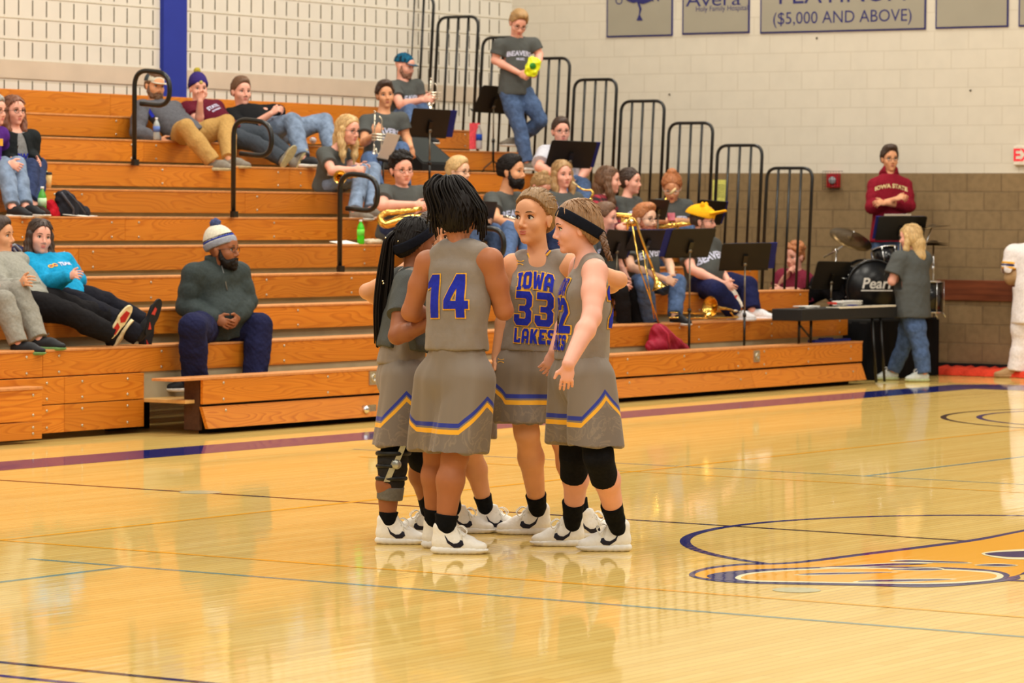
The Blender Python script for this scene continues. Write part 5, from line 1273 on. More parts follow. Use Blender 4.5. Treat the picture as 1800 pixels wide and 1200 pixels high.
def crowd():
    UPV = np.array([0, 0, 1.])
    # A purple sweatshirt, cut by the left edge
    s = Fig('grey-haired person in purple sweatshirt with clasped hands, cut off by left picture edge', (-36, 318), Y=RY(6)+.15, tone='pink', sc=1.0, h=.007)
    s.torso((-22, 226), 60, lean=-.1); s.arm('R', (-38, 275), (14, 288), 0, -1); s.arm('L', (4, 276), (20, 286), 1, -1); s.legY('R', (8, 292), RY(6)-.22, (22, 366), RY(5)+.12); s.legY('L', (30, 290), RY(6)-.2, (45, 364), RY(5)+.12)
    s.head((-10, 196), 60); s.body(curl=1.0); s.shirt(cloth('purple_sweatshirt', (84, 40, 130)), sleeve=1.8, loose=1.4); s.pants(JEANSL, .95); s.shoes(SHB); s.hair(h_grey, 'short'); s.glasses()
    MB().obox(s.P(0, 0, 0)*0+s.px(s.neck, (2, 250), dd=-.15), RT*.015, UP*.03, FW*.004).build('sleeve_emblem', GOLD, s.par)
    # B woman in dark cardigan
    s = Fig('woman in black cardigan and glasses seated high on the left beside a coffee cup', (22, 322), Y=RY(6)+.15, tone='pink', fem=True, sc=1.0, fat=1.1)
    s.torso((27, 232), 42, lean=-.05); s.arm('R', (6, 282), (40, 296), 0, -1); s.arm('L', (52, 278), (66, 284), 0, -1); s.legY('R', (54, 294), RY(6)-.2, (48, 366), RY(5)+.14); s.legY('L', (66, 292), RY(6)-.1, (62, 364), RY(5)+.14)
    s.head((25, 196), 40); s.body(); s.shirt(cloth('grey_marl_tee', (128, 128, 128)), sleeve=.5, loose=1.0); s.print_('IOWA', .07, BLUE, drop=.2); s.shirt(cloth('black_cardigan', (30, 34, 36)), sleeve=1.95, loose=1.7, neckr=.10, name='cardigan', open_=.055)
    s.pants(JEANSD, .95); s.shoes(cloth('brown_boot_leather', (60, 40, 34))); s.hair(HAIR('auburn', (120, 74, 52)), 'long', ln=.10, front=.05); s.glasses()
    # Z legs of the neighbour at the far left, lower
    s = Fig('person in grey sweatpants and green-soled shoes, only legs inside the left edge', (-40, 528), Y=RY(2)+.18, tone='pink', h=.007)
    s.torso((-60, 430), 60, lean=.1); s.arm('R', (-66, 480), (-30, 505), 0, -1); s.arm('L', (-30, 480), (-8, 500), 0, -1); s.legY('R', (8, 530), RY(2)-.2, (32, 604), RY(1)+.12); s.legY('L', (34, 512), RY(2)-.12, (68, 596), RY(1)+.12)
    s.head((-60, 395), 60); s.body(); s.shirt(cloth('blue_grey_tee', (90, 100, 120)), sleeve=.5); s.pants(GRYP, 1.0, loose=1.6); s.hair(h_br, 'short')
    s.shoes(SHB, mat('green_rubber_sole', (110, 150, 92), rough=.6), None, (95, 586), (50, 606))
    # grey hoodie man
    s = Fig('man in light grey hoodie leaning back with phone, black trousers and red-patterned white soles', (52, 528), Y=RY(2)+.12, tone='tan', sc=1.05)
    s.torso((0, 452), 62, lean=.12); s.arm('R', (8, 512), (36, 498), -1, -1); s.arm('L', (40, 500), (66, 500), 1, -1); s.legY('R', (124, 552), RY(2)-.26, (196, 588), RY(1)+.02); s.legY('L', (128, 540), RY(2)-.1, (206, 566), RY(1)+.16)
    s.head((-2, 416), 74, 2, dd=.03, hs=1.05); s.body(curl=.8); s.shirt(cloth('light_grey_hoodie', (150, 148, 138)), sleeve=1.9, loose=1.8, fold=.009); s.pants(BLKP, 1.0, loose=1.8); s.hair(h_dkbr, 'short')
    sole_shoes(s, ((212, 567), 62, 'R'), ((216, 592), 62, 'L'), mat('cream_rubber', (222, 204, 160), rough=.6), BLKP, mat('red_sole_print', (180, 36, 34), rough=.6))
    # blue sweatshirt
    s = Fig('smiling young woman in bright blue sweatshirt reclining with folded arms', (112, 522), Y=RY(2)+.15, tone='pink', sc=1.0, fem=True)
    s.torso((76, 452), 40, lean=.10); s.arm('R', (84, 500), (122, 486), -1, -1); s.arm('L', (134, 494), (88, 482), 0, -1); s.legY('R', (176, 548), RY(2)-.22, (244, 590), RY(1)+.04); s.legY('L', (186, 532), RY(2)-.05, (250, 566), RY(1)+.2)
    s.head((70, 418), 28, 0, -6, hs=1.05, dd=-.02); s.body(curl=1.); s.shirt(cloth('bright_blue_sweatshirt', (28, 148, 196)), sleeve=1.98, loose=1.8, fold=.010); s.pants(cloth('black_sweatpants', (28, 28, 36)), 1.0, loose=1.7)
    s.print_('OOO', .03, mat('red_print', (190, 50, 40)), drop=.15, side=-.06); s.print_('CO', .05, mat('yellow_print', (240, 190, 40)), drop=.15, side=-.06); s.print_('TEAM', .05, WHITEP, drop=.15, side=.06)
    s.hair(h_dkbr, 'long', ln=.12, vol=1.1)
    sole_shoes(s, ((262, 588), 85, 'L'), ((270, 558), 70, 'R'), SHB, SHB, mat('red_shoe_trim', (190, 60, 50)), dark=True)
    # beanie man
    s = Fig('man in striped bobble hat and charcoal jacket seated alone on the lowest rows', (386, 580), Y=RY(1)+.20, tone='brown', sc=1.08, fat=1.26, h=.006)
    s.torso((378, 462), 34, lean=-.10, shw=.20, hw=.13); s.arm('R', (326, 538), (378, 560), 0, -1, sh=(340, 482)); s.arm('L', (436, 532), (418, 558), 0, -1, sh=(420, 480))
    s.legY('R', (338, 574), RY(1)-.24, (342, 668), RY(1)-.14); s.legY('L', (456, 572), RY(1)-.10, (448, 664), RY(1)-.12)
    s.head((392, 440), 68, 2, dd=-.03, hs=1.12); s.body(curl=.7, wide=1.05); s.shirt(cloth('charcoal_softshell', (58, 66, 66), rough=.7), sleeve=1.95, loose=1.7, fold=.008, belly=.19, neckr=.062)
    B = Blob().ecap(s.neck+s.ax*.0, s.neck+s.ax*.055, s.lv, (.088, .082), (.080, .075), .02); B.plane(s.neck+s.ax*.06+s.front*.03, s.ax); link('collar', B.mesh(.006), MATS['charcoal_softshell'], s.par)
    MB().tube([s.neck+s.front*.088+s.ax*.04, s.neck+s.front*.135-s.ax*.08, s.neck+s.front*.17-s.ax*.2], .0035, n=6).build('zip', mat('silver_zip', (150, 150, 150), rough=.4, metal=.6), s.par)
    s.pants(cloth('navy_sweatpants', (32, 34, 66)), 1.0, loose=2.4, fold=.009); s.shoes(SHB, rtoe=(322, 690), ltoe=(470, 690))
    s.beanie(cloth('cream_knit', (214, 208, 190)), cloth('grey_knit', (150, 154, 168)), cloth('blue_grey_knit', (70, 80, 118))); s.beard(h_black, .008, .7); s.glasses()
    l, f, u = s.HA; nn = nz(-u*.92+f*.30)
    for a, b_, c in ((.088, .100, 'black_knit_stripe'), (.074, .090, 'blue_knit_stripe')):
        B = Blob().ell(s.P(0, -.022, .055), np.array(s.HA), np.array([.0925, .1145, .0975])*s.hs, .02); B.plane(s.P(0, 0, a), nn); B.plane(s.P(0, 0, b_), -nn)
        link('hat_stripe', B.mesh(.005), cloth(c, (24, 24, 34) if c == 'black_knit_stripe' else (44, 60, 150)), s.par)
    # grey and white cap, khakis
    s = Fig('man in grey sweatshirt, grey and white cap and khaki trousers lounging with water bottle', (332, 240), Y=RY(8)+.1, tone='tan', sc=1.05)
    s.torso((270, 184), 42, lean=.12); s.arm('R', (240, 232), (278, 246), -1, 0); s.arm('L', (320, 210), (340, 222), 1, -1); s.legY('R', (326, 224), RY(8)-.34, (374, 284), RY(7)+.02); s.legY('L', (398, 216), RY(8)-.18, (402, 280), RY(7)+.1)
    s.head((272, 152), 34, -4, -4, dd=.02, hs=1.02); s.body(); s.shirt(cloth('grey_sweatshirt', (92, 92, 98)), sleeve=1.95, loose=1.6, fold=.009); s.pants(KHAKI, 1.0, loose=1.5)
    s.shoes(SHG, SHT, None, (426, 288), (398, 290)); s.hair(h_br, 'short', vol=.4, loose=False); s.cap(cloth('white_cap_front', (206, 202, 186)), front=None); s.beard(h_br, .0, .3)
    B = Blob().ell(s.P(0, -.02, .048), np.array(s.HA), np.array([.0875, .1095, .0935])*s.hs, .02); B.plane(s.P(0, 0, .042), nz(-s.HA[2])); B.plane(s.P(0, .02, 0), s.HA[1]); link('cap_back', B.mesh(.0055), cloth('charcoal_cap', (70, 78, 84)), s.par)
    MB().poly([atd(249, 178, dep(s.neck)-.13), atd(254, 176, dep(s.neck)-.15), atd(272, 204, dep(s.neck)-.22), atd(267, 207, dep(s.neck)-.22)], -FW, .003).build('sleeve_stripe', BLUE, s.par)
    # maroon shirt, purple and gold beanie
    s = Fig('man in maroon tee and purple bobble hat with hand over his mouth', (398, 236), Y=RY(8)+.14, tone='pink', sc=1.0)
    s.torso((346, 182), 36, lean=.1); s.arm('R', (350, 216), (352, 178), -1, -1, sh=(328, 192)); s.arm('L', (388, 212), (398, 208), 1, -1); s.legY('R', (448, 252), RY(8)-.24, (496, 280), RY(7)+.06); s.legY('L', (460, 236), RY(8)-.1, (506, 270), RY(7)+.2)
    s.head((349, 157), 20, 0, hs=1.02); s.body(curl=1.1, handdir={'R': (UPV, FW)}); s.shirt(cloth('maroon_tee', (92, 24, 40)), sleeve=.6, loose=1.5); s.print_('STATE', .055, WHITEP, drop=.17, sub='BOWLING')
    s.pants(DGRP, 1.0, loose=1.5); s.beanie(cloth('purple_knit', (58, 44, 110)), cloth('purple_knit_band', (52, 38, 104)), cloth('yellow_pompom', (176, 160, 60)))
    MB().lathe(s.P(0, .092, .062), s.HA[1], [(.020, 0), (.018, .006), (0, .008)], n=10).build('hat_emblem', mat('gold_emblem', (190, 170, 90)), s.par)
    sole_shoes(s, ((508, 276), 62, 'R'), ((531, 283), 66, 'L'), mat('tan_gum_sole', (176, 164, 122), rough=.7), SHG, None, size=.85)
    # black sweater man
    s = Fig('man in black sweater and faded jeans seated high with folded arms', (466, 238), Y=RY(8)+.16, tone='pink', sc=1.06, fat=1.15)
    s.torso((424, 190), 40, lean=.1); s.arm('R', (428, 232), (476, 200), -1, -1, sh=(404, 204)); s.arm('L', (488, 196), (452, 196), 0, -1, sh=(456, 200)); s.legY('R', (514, 214), RY(8)-.28, (532, 278), RY(7)+.05); s.legY('L', (570, 214), RY(8)-.15, (590, 282), RY(7)+.05)
    s.head((424, 162), 30, 0, hs=1.03); s.body(curl=1., wide=1.06); s.shirt(cloth('black_sweater', (26, 26, 28)), sleeve=1.45, loose=1.6); s.pants(JEANSL, .97, loose=1.5); s.shoes(SHB, None, None, (612, 290), (552, 292)); s.hair(h_br, 'short')
    # blond woman with cornet
    s = Fig('blond long-haired woman in glasses bending forward with a brass horn on her lap', (578, 324), Y=RY(6)+.14, tone='pink', fem=True, sc=1.04)
    s.torso((590, 262), 58, lean=-.12); s.arm('R', (584, 300), (622, 298), -1, 0, sh=(570, 272)); s.arm('L', (612, 290), (630, 292), 0, 0); s.legY('R', (636, 302), RY(6)-.2, (624, 372), RY(5)+.12); s.legY('L', (656, 298), RY(6)-.14, (652, 370), RY(5)+.12)
    s.head((612, 230), 50, -6, hs=1.06, dd=-.04); s.body(curl=.9); tee(s); s.pants(JEANSL, .97); s.shoes(SHG); s.hair(h_bl, 'long', ln=.18, vol=1.15); s.glasses()
    # trumpet man
    s = Fig('dark-haired young man holding a silver trumpet upright, seated beside the sheet music', (668, 286), Y=RY(7)+.15, tone='tan', sc=1.04)
    s.torso((674, 200), 20, lean=-.03); s.arm('R', (640, 250), (658, 238), -1, -1, sh=(643, 214)); s.arm('L', (714, 240), (722, 258), 0, -1, sh=(706, 210)); s.legY('R', (650, 284), RY(7)-.3, (664, 330), RY(6)+.1); s.legY('L', (706, 262), RY(7)-.15, (712, 330), RY(6)+.1)
    s.head((677, 168), 14, 0, 4, hs=1.02); s.body(curl=.8, handdir={'L': (nz(RT*.1-UPV), -FW), 'R': (nz(UPV*.6+RT*.4), -FW)}); tee(s, 2); s.pants(JEANS, .97); s.shoes(SHB); s.hair(h_dkbr, 'swept', vol=1.2)
    # blue cap man
    s = Fig('bald man in blue plaid cap holding a silver trumpet on the highest row', (706, 214), Y=RY(9)+.15, tone='pink', sc=1.05, fat=1.15)
    s.torso((708, 143), 52, lean=-.05); s.arm('R', (704, 184), (742, 176), -1, -1, sh=(690, 155)); s.arm('L', (738, 178), (752, 172), 0, -1, sh=(732, 152)); s.legY('R', (722, 196), RY(9)-.26, (716, 236), RY(8)+.05); s.legY('L', (744, 194), RY(9)-.15, (744, 240), RY(8)+.05)
    s.head((711, 117), 58, -10, hs=1.02); s.body(curl=1.); tee(s); s.pants(JEANS, .97); s.shoes(SHB); s.cap(cloth('blue_plaid_cap', (30, 104, 140), col2=(24, 34, 44), scale=30)); s.beard(mat('stubble', (130, 92, 74)), -.01, .1)
    # walking man with yellow bag
    s = Fig('blond man walking down the steps holding a bright yellow bag', (905, 158), Y=RY(7)+.22, tone='pink', sc=1.02)
    s.torso((908, 66), 24, lean=-.04); s.arm('R', (870, 106), (912, 128), 0, -1, sh=(878, 80)); s.arm('L', (948, 96), (944, 122), 0, -1, sh=(938, 78)); s.leg('R', (914, 226), (926, 286), kdd=-.08, add=-.02); s.leg('L', (950, 212), (912, 244), kdd=-.05, add=.25)
    s.head((911, 42), 16, -28, -6, hs=1.06, dd=-.05); s.body(curl=.9); tee(s, 2, size=.07); s.pants(JEANS, .98, loose=1.3); s.hair(h_dbl, 'swept', vol=1.3); s.glasses()
    s.shoes(SHG, None, None, ltoe=(898, 262), rtoe=(944, 300))
    # curly black hair with saxophone
    s = Fig('person with black curly hair and glasses resting a gold saxophone across the lap', (704, 408), Y=RY(4)+.17, tone='pink', fem=True, sc=1.06, fat=1.35)
    s.torso((706, 330), 36, lean=-.05, shw=.20, hw=.12); s.arm('R', (672, 362), (728, 360), -1, -1, sh=(676, 340)); s.arm('L', (752, 362), (738, 366), 0, -1); s.seat_legs(4)
    s.head((706, 299), 26, -4, 4, hs=1.10, dd=-.03); s.body(curl=.9, wide=1.1, mouth=(196, 62, 66)); tee(s, belly=.17, size=.09); s.pants(JEANSD, .97); s.shoes(SHB); s.hair(h_black, 'curly', vol=1.15); s.glasses()
    # blond boy with glasses
    s = Fig('blond young man in glasses partly hidden behind the dreadlocked player', (806, 408), Y=RY(4)+.17, tone='fair', sc=1.04)
    s.torso((804, 334), 56); s.lap_arms(); s.seat_legs(4); s.head((806, 303), 58, 0, hs=1.02); s.body(); tee(s); s.pants(JEANS, .97); s.shoes(SHB); s.hair(h_bl, 'short', vol=1.2); s.glasses()
    # bearded man
    s = Fig('man with dark full beard in grey tee holding a flute across his arm', (882, 412), Y=RY(4)+.16, tone='tan', sc=1.1, fat=1.12)
    s.torso((888, 340), 56, lean=-.04, shw=.2); s.arm('R', (872, 384), (914, 398), -1, -1, sh=(864, 352)); s.arm('L', (922, 380), (930, 398), 0, -1); s.legY('R', (896, 400), RY(4)-.2, (892, 462), RY(3)+.1); s.legY('L', (926, 398), RY(4)-.15, (924, 462), RY(3)+.1)
    s.head((899, 303), 66, 2, hs=1.12, dd=-.03); s.body(curl=.8); tee(s, size=.085); s.pants(JEANS, .97); s.shoes(SHB); s.hair(h_black, 'short', vol=1.1); s.beard(h_black, .012, 1.2)
    # bowed head
    s = Fig('person with dark blond hair in a bun bowing head, above player 33', (950, 410), Y=RY(4)+.17, tone='pink', fem=True)
    s.torso((946, 350), 50, lean=-.12); s.lap_arms(); s.seat_legs(4); s.head((950, 328), 44, -36, hs=1.0, dd=-.08); s.body(); s.shirt(cloth('lavender_tee', (140, 124, 160)), sleeve=.6, loose=1.3); s.pants(JEANSD, .97); s.shoes(SHB); s.hair(h_dbl, 'topbun')
    # white shirt woman behind stand
    s = Fig('person with short dark hair and glasses in white shirt behind a black music stand', (984, 328), Y=RY(6)+.16, tone='pink', fem=True, sc=1.04, fat=1.3)
    s.torso((984, 258), 24, lean=-.03, shw=.19, hw=.11); s.arm('R', (948, 294), (978, 306), -1, -1, sh=(958, 270)); s.arm('L', (1032, 296), (1016, 320), 0, -1, sh=(1014, 268)); s.legY('R', (986, 330), RY(6)-.2, (990, 390), RY(5)+.1); s.legY('L', (1024, 326), RY(6)-.15, (1030, 388), RY(5)+.1)
    s.head((986, 232), 14, 0, hs=1.06); s.body(wide=1.06); s.shirt(cloth('white_tee', (196, 196, 206)), sleeve=.75, loose=1.8); s.pants(JEANS, .97); s.shoes(SHB); s.hair(h_dkbr, 'short', vol=1.05); s.glasses()
    # blonde long hair
    s = Fig('woman with long straight dark blond hair and grey tee watching the court', (990, 412), Y=RY(4)+.17, tone='pink', fem=True, sc=1.04, fat=1.1)
    s.torso((986, 340), 30); s.lap_arms(); s.seat_legs(4); s.head((989, 308), 26, 0, 2, hs=1.04); s.body(); tee(s, size=.1); s.pants(JEANS, .97); s.shoes(SHB); s.hair(h_dbl, 'long', ln=.2, vol=1.1)
    # plaid
    s = Fig('long brown-haired woman in red plaid shirt in profile beside the raised saxophone', (1056, 412), Y=RY(4)+.17, tone='pink', fem=True, sc=1.04)
    s.torso((1060, 346), 70); s.arm('R', (1046, 388), (1084, 398), -1, -1); s.arm('L', (1078, 384), (1096, 396), 0, -1); s.seat_legs(4); s.head((1070, 318), 84, 0, hs=1.04); s.body(curl=.9); s.shirt(plaid(), sleeve=1.9, loose=1.5); s.pants(JEANSD, .97); s.shoes(SHB); s.hair(h_br, 'long', ln=.16, vol=1.25)
    # profile hair up
    s = Fig('woman in profile with brown hair tied back, right of the plaid shirt', (1106, 414), Y=RY(4)+.17, tone='pink', fem=True, sc=1.02)
    s.torso((1100, 348), 54); s.lap_arms(); s.seat_legs(4); s.head((1108, 320), 66, 0, hs=1.02); s.body(); tee(s); s.pants(JEANS, .97); s.shoes(SHB); s.hair(h_dkbr, 'bun')
    # phone woman
    s = Fig('strawberry blond woman looking down at a phone with saxophone strap on her neck', (1182, 418), Y=RY(4)+.17, tone='tan', fem=True, sc=1.08, fat=1.25)
    s.torso((1180, 352), 10, lean=-.1, shw=.19); s.arm('R', (1148, 390), (1172, 388), 0, -1, sh=(1155, 364)); s.arm('L', (1214, 392), (1188, 388), 0, -1, sh=(1206, 364)); s.seat_legs(4)
    s.head((1181, 330), -4, -26, hs=1.08, dd=-.06); s.body(curl=1., handdir={'R': (nz(RT+UPV*.2), UPV), 'L': (nz(-RT+UPV*.2), UPV)}); tee(s, size=.09); s.pants(JEANS, .97); s.shoes(SHB); s.hair(h_red, 'topbun', vol=1.1); s.glasses(mat('pale_glasses_frame', (210, 200, 190), rough=.3))
    # brown hair trombonist on low row
    s = Fig('brown-haired man in dark trousers seated low behind player 22, hands clasped', (1066, 500), Y=RY(2)+.17, tone='pink', sc=1.04)
    s.torso((1052, 410), 56); s.arm('R', (1040, 470), (1088, 498), -1, -1); s.arm('L', (1090, 470), (1104, 494), 0, -1); s.legY('R', (1092, 512), RY(2)-.18, (1098, 572), RY(2)-.16); s.legY('L', (1118, 508), RY(2)-.1, (1122, 570), RY(2)-.14)
    s.head((1064, 384), 72, -2, hs=1.02); s.body(curl=1.); tee(s); s.pants(BLKP, .97); s.shoes(SHB); s.hair(h_br, 'short', vol=1.25)
    # red beard
    s = Fig('man with ginger beard and glasses seated behind music stands, hands clasped over jeans', (1134, 500), Y=RY(2)+.17, tone='fair', sc=1.05)
    s.torso((1126, 414), 44, lean=-.08, shw=.2); s.arm('R', (1110, 470), (1168, 490), -1, -1, sh=(1098, 430)); s.arm('L', (1176, 462), (1182, 486), 0, -1, sh=(1156, 426)); s.legY('R', (1134, 500), RY(2)-.32, (1142, 566), RY(2)-.22); s.legY('L', (1192, 496), RY(2)-.2, (1186, 556), RY(1)+.1)
    s.head((1134, 386), 50, 0, hs=1.05); s.body(curl=1.1); tee(s, size=.09); s.pants(JEANS, .97, loose=1.3); s.shoes(SHB); s.hair(h_red, 'swept', vol=1.15); s.beard(HAIR('ginger_beard', (150, 78, 44)), .008, 1.); s.glasses()
    # yellow hat
    s = Fig('man in yellow bear-eared hat and navy trousers holding a popcorn bag', (1238, 498), Y=RY(2)+.16, tone='pink', sc=1.08, fat=1.2)
    s.torso((1226, 420), 48, lean=-.06, shw=.2); s.arm('R', (1216, 474), (1270, 498), -1, -1, sh=(1205, 438)); s.arm('L', (1262, 470), (1280, 494), 0, -1, sh=(1254, 432)); s.legY('R', (1262, 512), RY(2)-.3, (1290, 548), RY(1)+.1); s.legY('L', (1314, 502), RY(2)-.14, (1322, 546), RY(1)+.22)
    s.head((1236, 390), 70, 0, hs=1.05); s.body(curl=.7); tee(s, belly=.14, size=.09); s.pants(NAVYP, .95, loose=1.9); s.shoes(cloth('white_sock', (226, 226, 230)), cloth('white_sock', (226, 226, 230)), None, (1344, 552), (1316, 556)); s.hair(h_dkbr, 'short', vol=.5, loose=False); s.glasses(); s.beard(mat('stubble', (130, 92, 74)), -.01, .2)
    YH = cloth('yellow_felt', (244, 178, 30)); l, f, u = s.HA; ax = np.array(s.HA); k = s.hs*1.1
    B = Blob().ell(s.P(0, -.03, .060), ax, np.array([.098, .125, .09])*k, .03); B.plane(s.P(0, 0, .045), nz(-u*.95+f*-.25))
    for q in (-1, 1): B.ell(s.P(.055*q, .01, .148), ax, np.array([.024, .016, .026])*k, .015)
    B.ecap(s.P(0, .09, .075), s.P(0, .20, .098), l, (.07*k, .014*k), (.045*k, .010*k), .02); link('bear_hat', B.mesh(.0055), YH, s.par)
    # maroon drummer at the right end
    s = Fig('red-haired person in maroon shirt resting chin on hand behind the railing', atpx(1402, 520), X=32.95, tone='pink', sc=1.05, fat=1.2)
    s.torso((1398, 476), -20, lean=-.05); s.arm('R', (1368, 510), (1384, 482), 0, -1, sh=(1376, 486)); s.arm('L', (1414, 512), (1376, 510), 0, -1, sh=(1414, 492)); 
    for nm, q in (('L', 1), ('R', -1)):
        s.J['K'+nm] = s.J['H'+nm]+np.array([.05+.02*q, -.36, .14]); s.J['A'+nm] = s.J['H'+nm]+np.array([.02, -.60, -.08]); s.J['K'+nm][2] = 1.0; s.J['A'+nm][2] = .78
    s.head((1397, 452), -42, -6, hs=1.05, dd=-.03); s.body(curl=1.); s.shirt(cloth('maroon_heather_tee', (134, 46, 66)), sleeve=.75, loose=1.6); s.pants(BLKP, .97); s.shoes(SHB); s.hair(h_red, 'curly', vol=.9)
    # man in cardinal hoodie on the riser
    Yr = 17.95
    s = Fig('man in cardinal red hoodie and glasses standing with folded arms by the wall', (1562, 418), X=33.9, tone='tan', sc=1.02)
    s.torso((1564, 306), 4, lean=0, shw=.19); s.arm('R', (1532, 364), (1574, 350), edd=-.08, wdd=-.17, sh=(1538, 326)); s.arm('L', (1598, 362), (1556, 357), edd=-.08, wdd=-.20, sh=(1590, 326)); s.leg('R', (1550, 478), (1550, 542), kdd=0, add=0); s.leg('L', (1574, 478), (1574, 542), kdd=0, add=0)
    s.head((1564, 280), 12, 0, hs=1.06); s.body(curl=.9, wide=.98); s.shirt(cloth('cardinal_hoodie', (132, 26, 42)), sleeve=1.5, loose=1.7, fold=.008); s.print_('IOWA STATE', .058, mat('cream_print', (226, 208, 150)), arch=1.2, drop=.13); 
    B = Blob().ecap(s.neck-s.f*.05+UPV*.01, s.neck+s.f*.01+UPV*.04, s.l, (.11, .06), (.09, .07), .03); B.subell(s.neck+s.f*.05+UPV*.06, np.array([s.l, s.f, UPV]), np.array([.055, .07, .06]), .01); link('hood', B.mesh(.0065), MATS['cardinal_hoodie'], s.par)
    s.pants(JEANS, .97); s.shoes(SHB); s.hair(h_dkbr, 'swept', vol=1.0); s.glasses()
    # walking woman
    s = Fig('blond woman in grey tee and jeans walking left past the drums', (1604, 548), d=36.6, tone='pink', sc=.98, fem=True, fat=1.2, h=.0065)
    s.torso((1602, 446), -142, lean=0, hyaw=-105)
    s.J['SL'] = s.neck-s.ax*.06+s.l*.165; s.J['SR'] = s.neck-s.ax*.06-s.l*.165; s.J['EL'] = atd(1568, 494, dep(s.J['SL'])-.02); s.J['WL'] = atd(1582, 480, dep(s.J['SL'])+.18); s.J['ER'] = atd(1606, 496, dep(s.J['SR'])+.12); s.J['WR'] = atd(1584, 486, dep(s.J['SR'])+.16)
    s.leg('L', (1617, 606), (1624, 656), kdd=-.04, add=-.02); s.leg('R', (1590, 604), (1570, 652), kdd=.03, add=.05)
    s.head((1600, 418), -118, -4, hs=1.05); s.body(curl=.8); s.shirt(TEE, sleeve=.7, loose=2.6, hem=-.03, fold=.009); s.pants(JEANS, 1.0, loose=1.35, rise=.0); s.shoes(SHW, mat('lime_sole', (190, 200, 150)), LACE, (1596, 664), (1546, 660), fz=0., size=.27); s.hair(h_bl, 'long', ln=.22, vol=1.0)
    # costumed figure at the right edge
    WU = cloth('white_costume_uniform', (240, 230, 228)); FUR = cloth('tan_costume_fur', (186, 150, 108), bump=.8, scale=120)
    s = Fig('figure in white uniform with tan furry arms and feet, cut by right edge', (1822, 560), d=37.5, tone='tan', sc=1.05, fat=1.35, h=.0075)
    s.torso((1822, 432), -30, lean=0, shw=.20, hw=.12); s.arm('R', (1778, 488), (1812, 482), 0, -1, sh=(1782, 446)); s.arm('L', (1856, 490), (1850, 540), 0, 0); s.leg('R', (1798, 600), (1790, 652), kdd=0, add=0); s.leg('L', (1836, 600), (1840, 652), kdd=0, add=.1)
    s.head((1824, 396), -30, 0, hs=1.05); s.tone = 'tan'; s.body(); s.shirt(FUR, sleeve=1.95, loose=1.4, name='fur_sleeves'); s.shirt(WU, sleeve=.62, loose=2.6, name='jersey'); s.pants(WU, 1.0, loose=3.2, fold=.005); s.shoes(FUR, FUR, None, (1862, 668), (1762, 664), fz=0., size=.34)
    Sh, E = s.J['SR'], s.J['ER']; n_ = nz(E-Sh)
    for t, c, w_ in ((.40, 'gold', .03), (.50, 'navy', .035), (.60, 'gold2', .03)):
        B = Blob().cone(Sh+(E-Sh)*(t-.1), Sh+(E-Sh)*(t+.1),   .118, .118, .01); B.plane(Sh+(E-Sh)*(t+.05), n_); B.plane(Sh+(E-Sh)*(t-.05), -n_)
        link('sleeve_band', B.mesh(.007), GOLD if 'gold' in c else cloth('navy_band', (34, 44, 96)), s.par)
def atpx(x, y): return (x, y)
def plaid():
    m = bpy.data.materials.new('red_plaid_flannel'); m.use_nodes = True; nt = m.node_tree; b = nt.nodes['Principled BSDF']; L = nt.links.new
    tc = nt.nodes.new('ShaderNodeTexCoord'); sp = nt.nodes.new('ShaderNodeSeparateXYZ'); L(tc.outputs['Object'], sp.inputs[0]); outs = []
    for ax in 'XZ':
        w_ = nt.nodes.new('ShaderNodeMath'); w_.operation = 'MULTIPLY'; w_.inputs[1].default_value = 105; L(sp.outputs[ax], w_.inputs[0])
        s_ = nt.nodes.new('ShaderNodeMath'); s_.operation = 'SINE'; L(w_.outputs[0], s_.inputs[0]); g = nt.nodes.new('ShaderNodeMath'); g.operation = 'GREATER_THAN'; g.inputs[1].default_value = 0; L(s_.outputs[0], g.inputs[0]); outs.append(g)
    ad = nt.nodes.new('ShaderNodeMath'); ad.operation = 'ADD'; L(outs[0].outputs[0], ad.inputs[0]); L(outs[1].outputs[0], ad.inputs[1])
    dv = nt.nodes.new('ShaderNodeMath'); dv.operation = 'MULTIPLY'; dv.inputs[1].default_value = .5; L(ad.outputs[0], dv.inputs[0])
    r = nt.nodes.new('ShaderNodeValToRGB'); r.color_ramp.interpolation = 'CONSTANT'; e = r.color_ramp.elements; e[0].color = lin((22, 16, 20)); e[1].position = .9; e[1].color = lin((158, 32, 48)); q = e.new(.3); q.color = lin((86, 22, 34))
    L(dv.outputs[0], r.inputs[0]); L(r.outputs[0], b.inputs['Base Color']); b.inputs['Roughness'].default_value = .9; return m
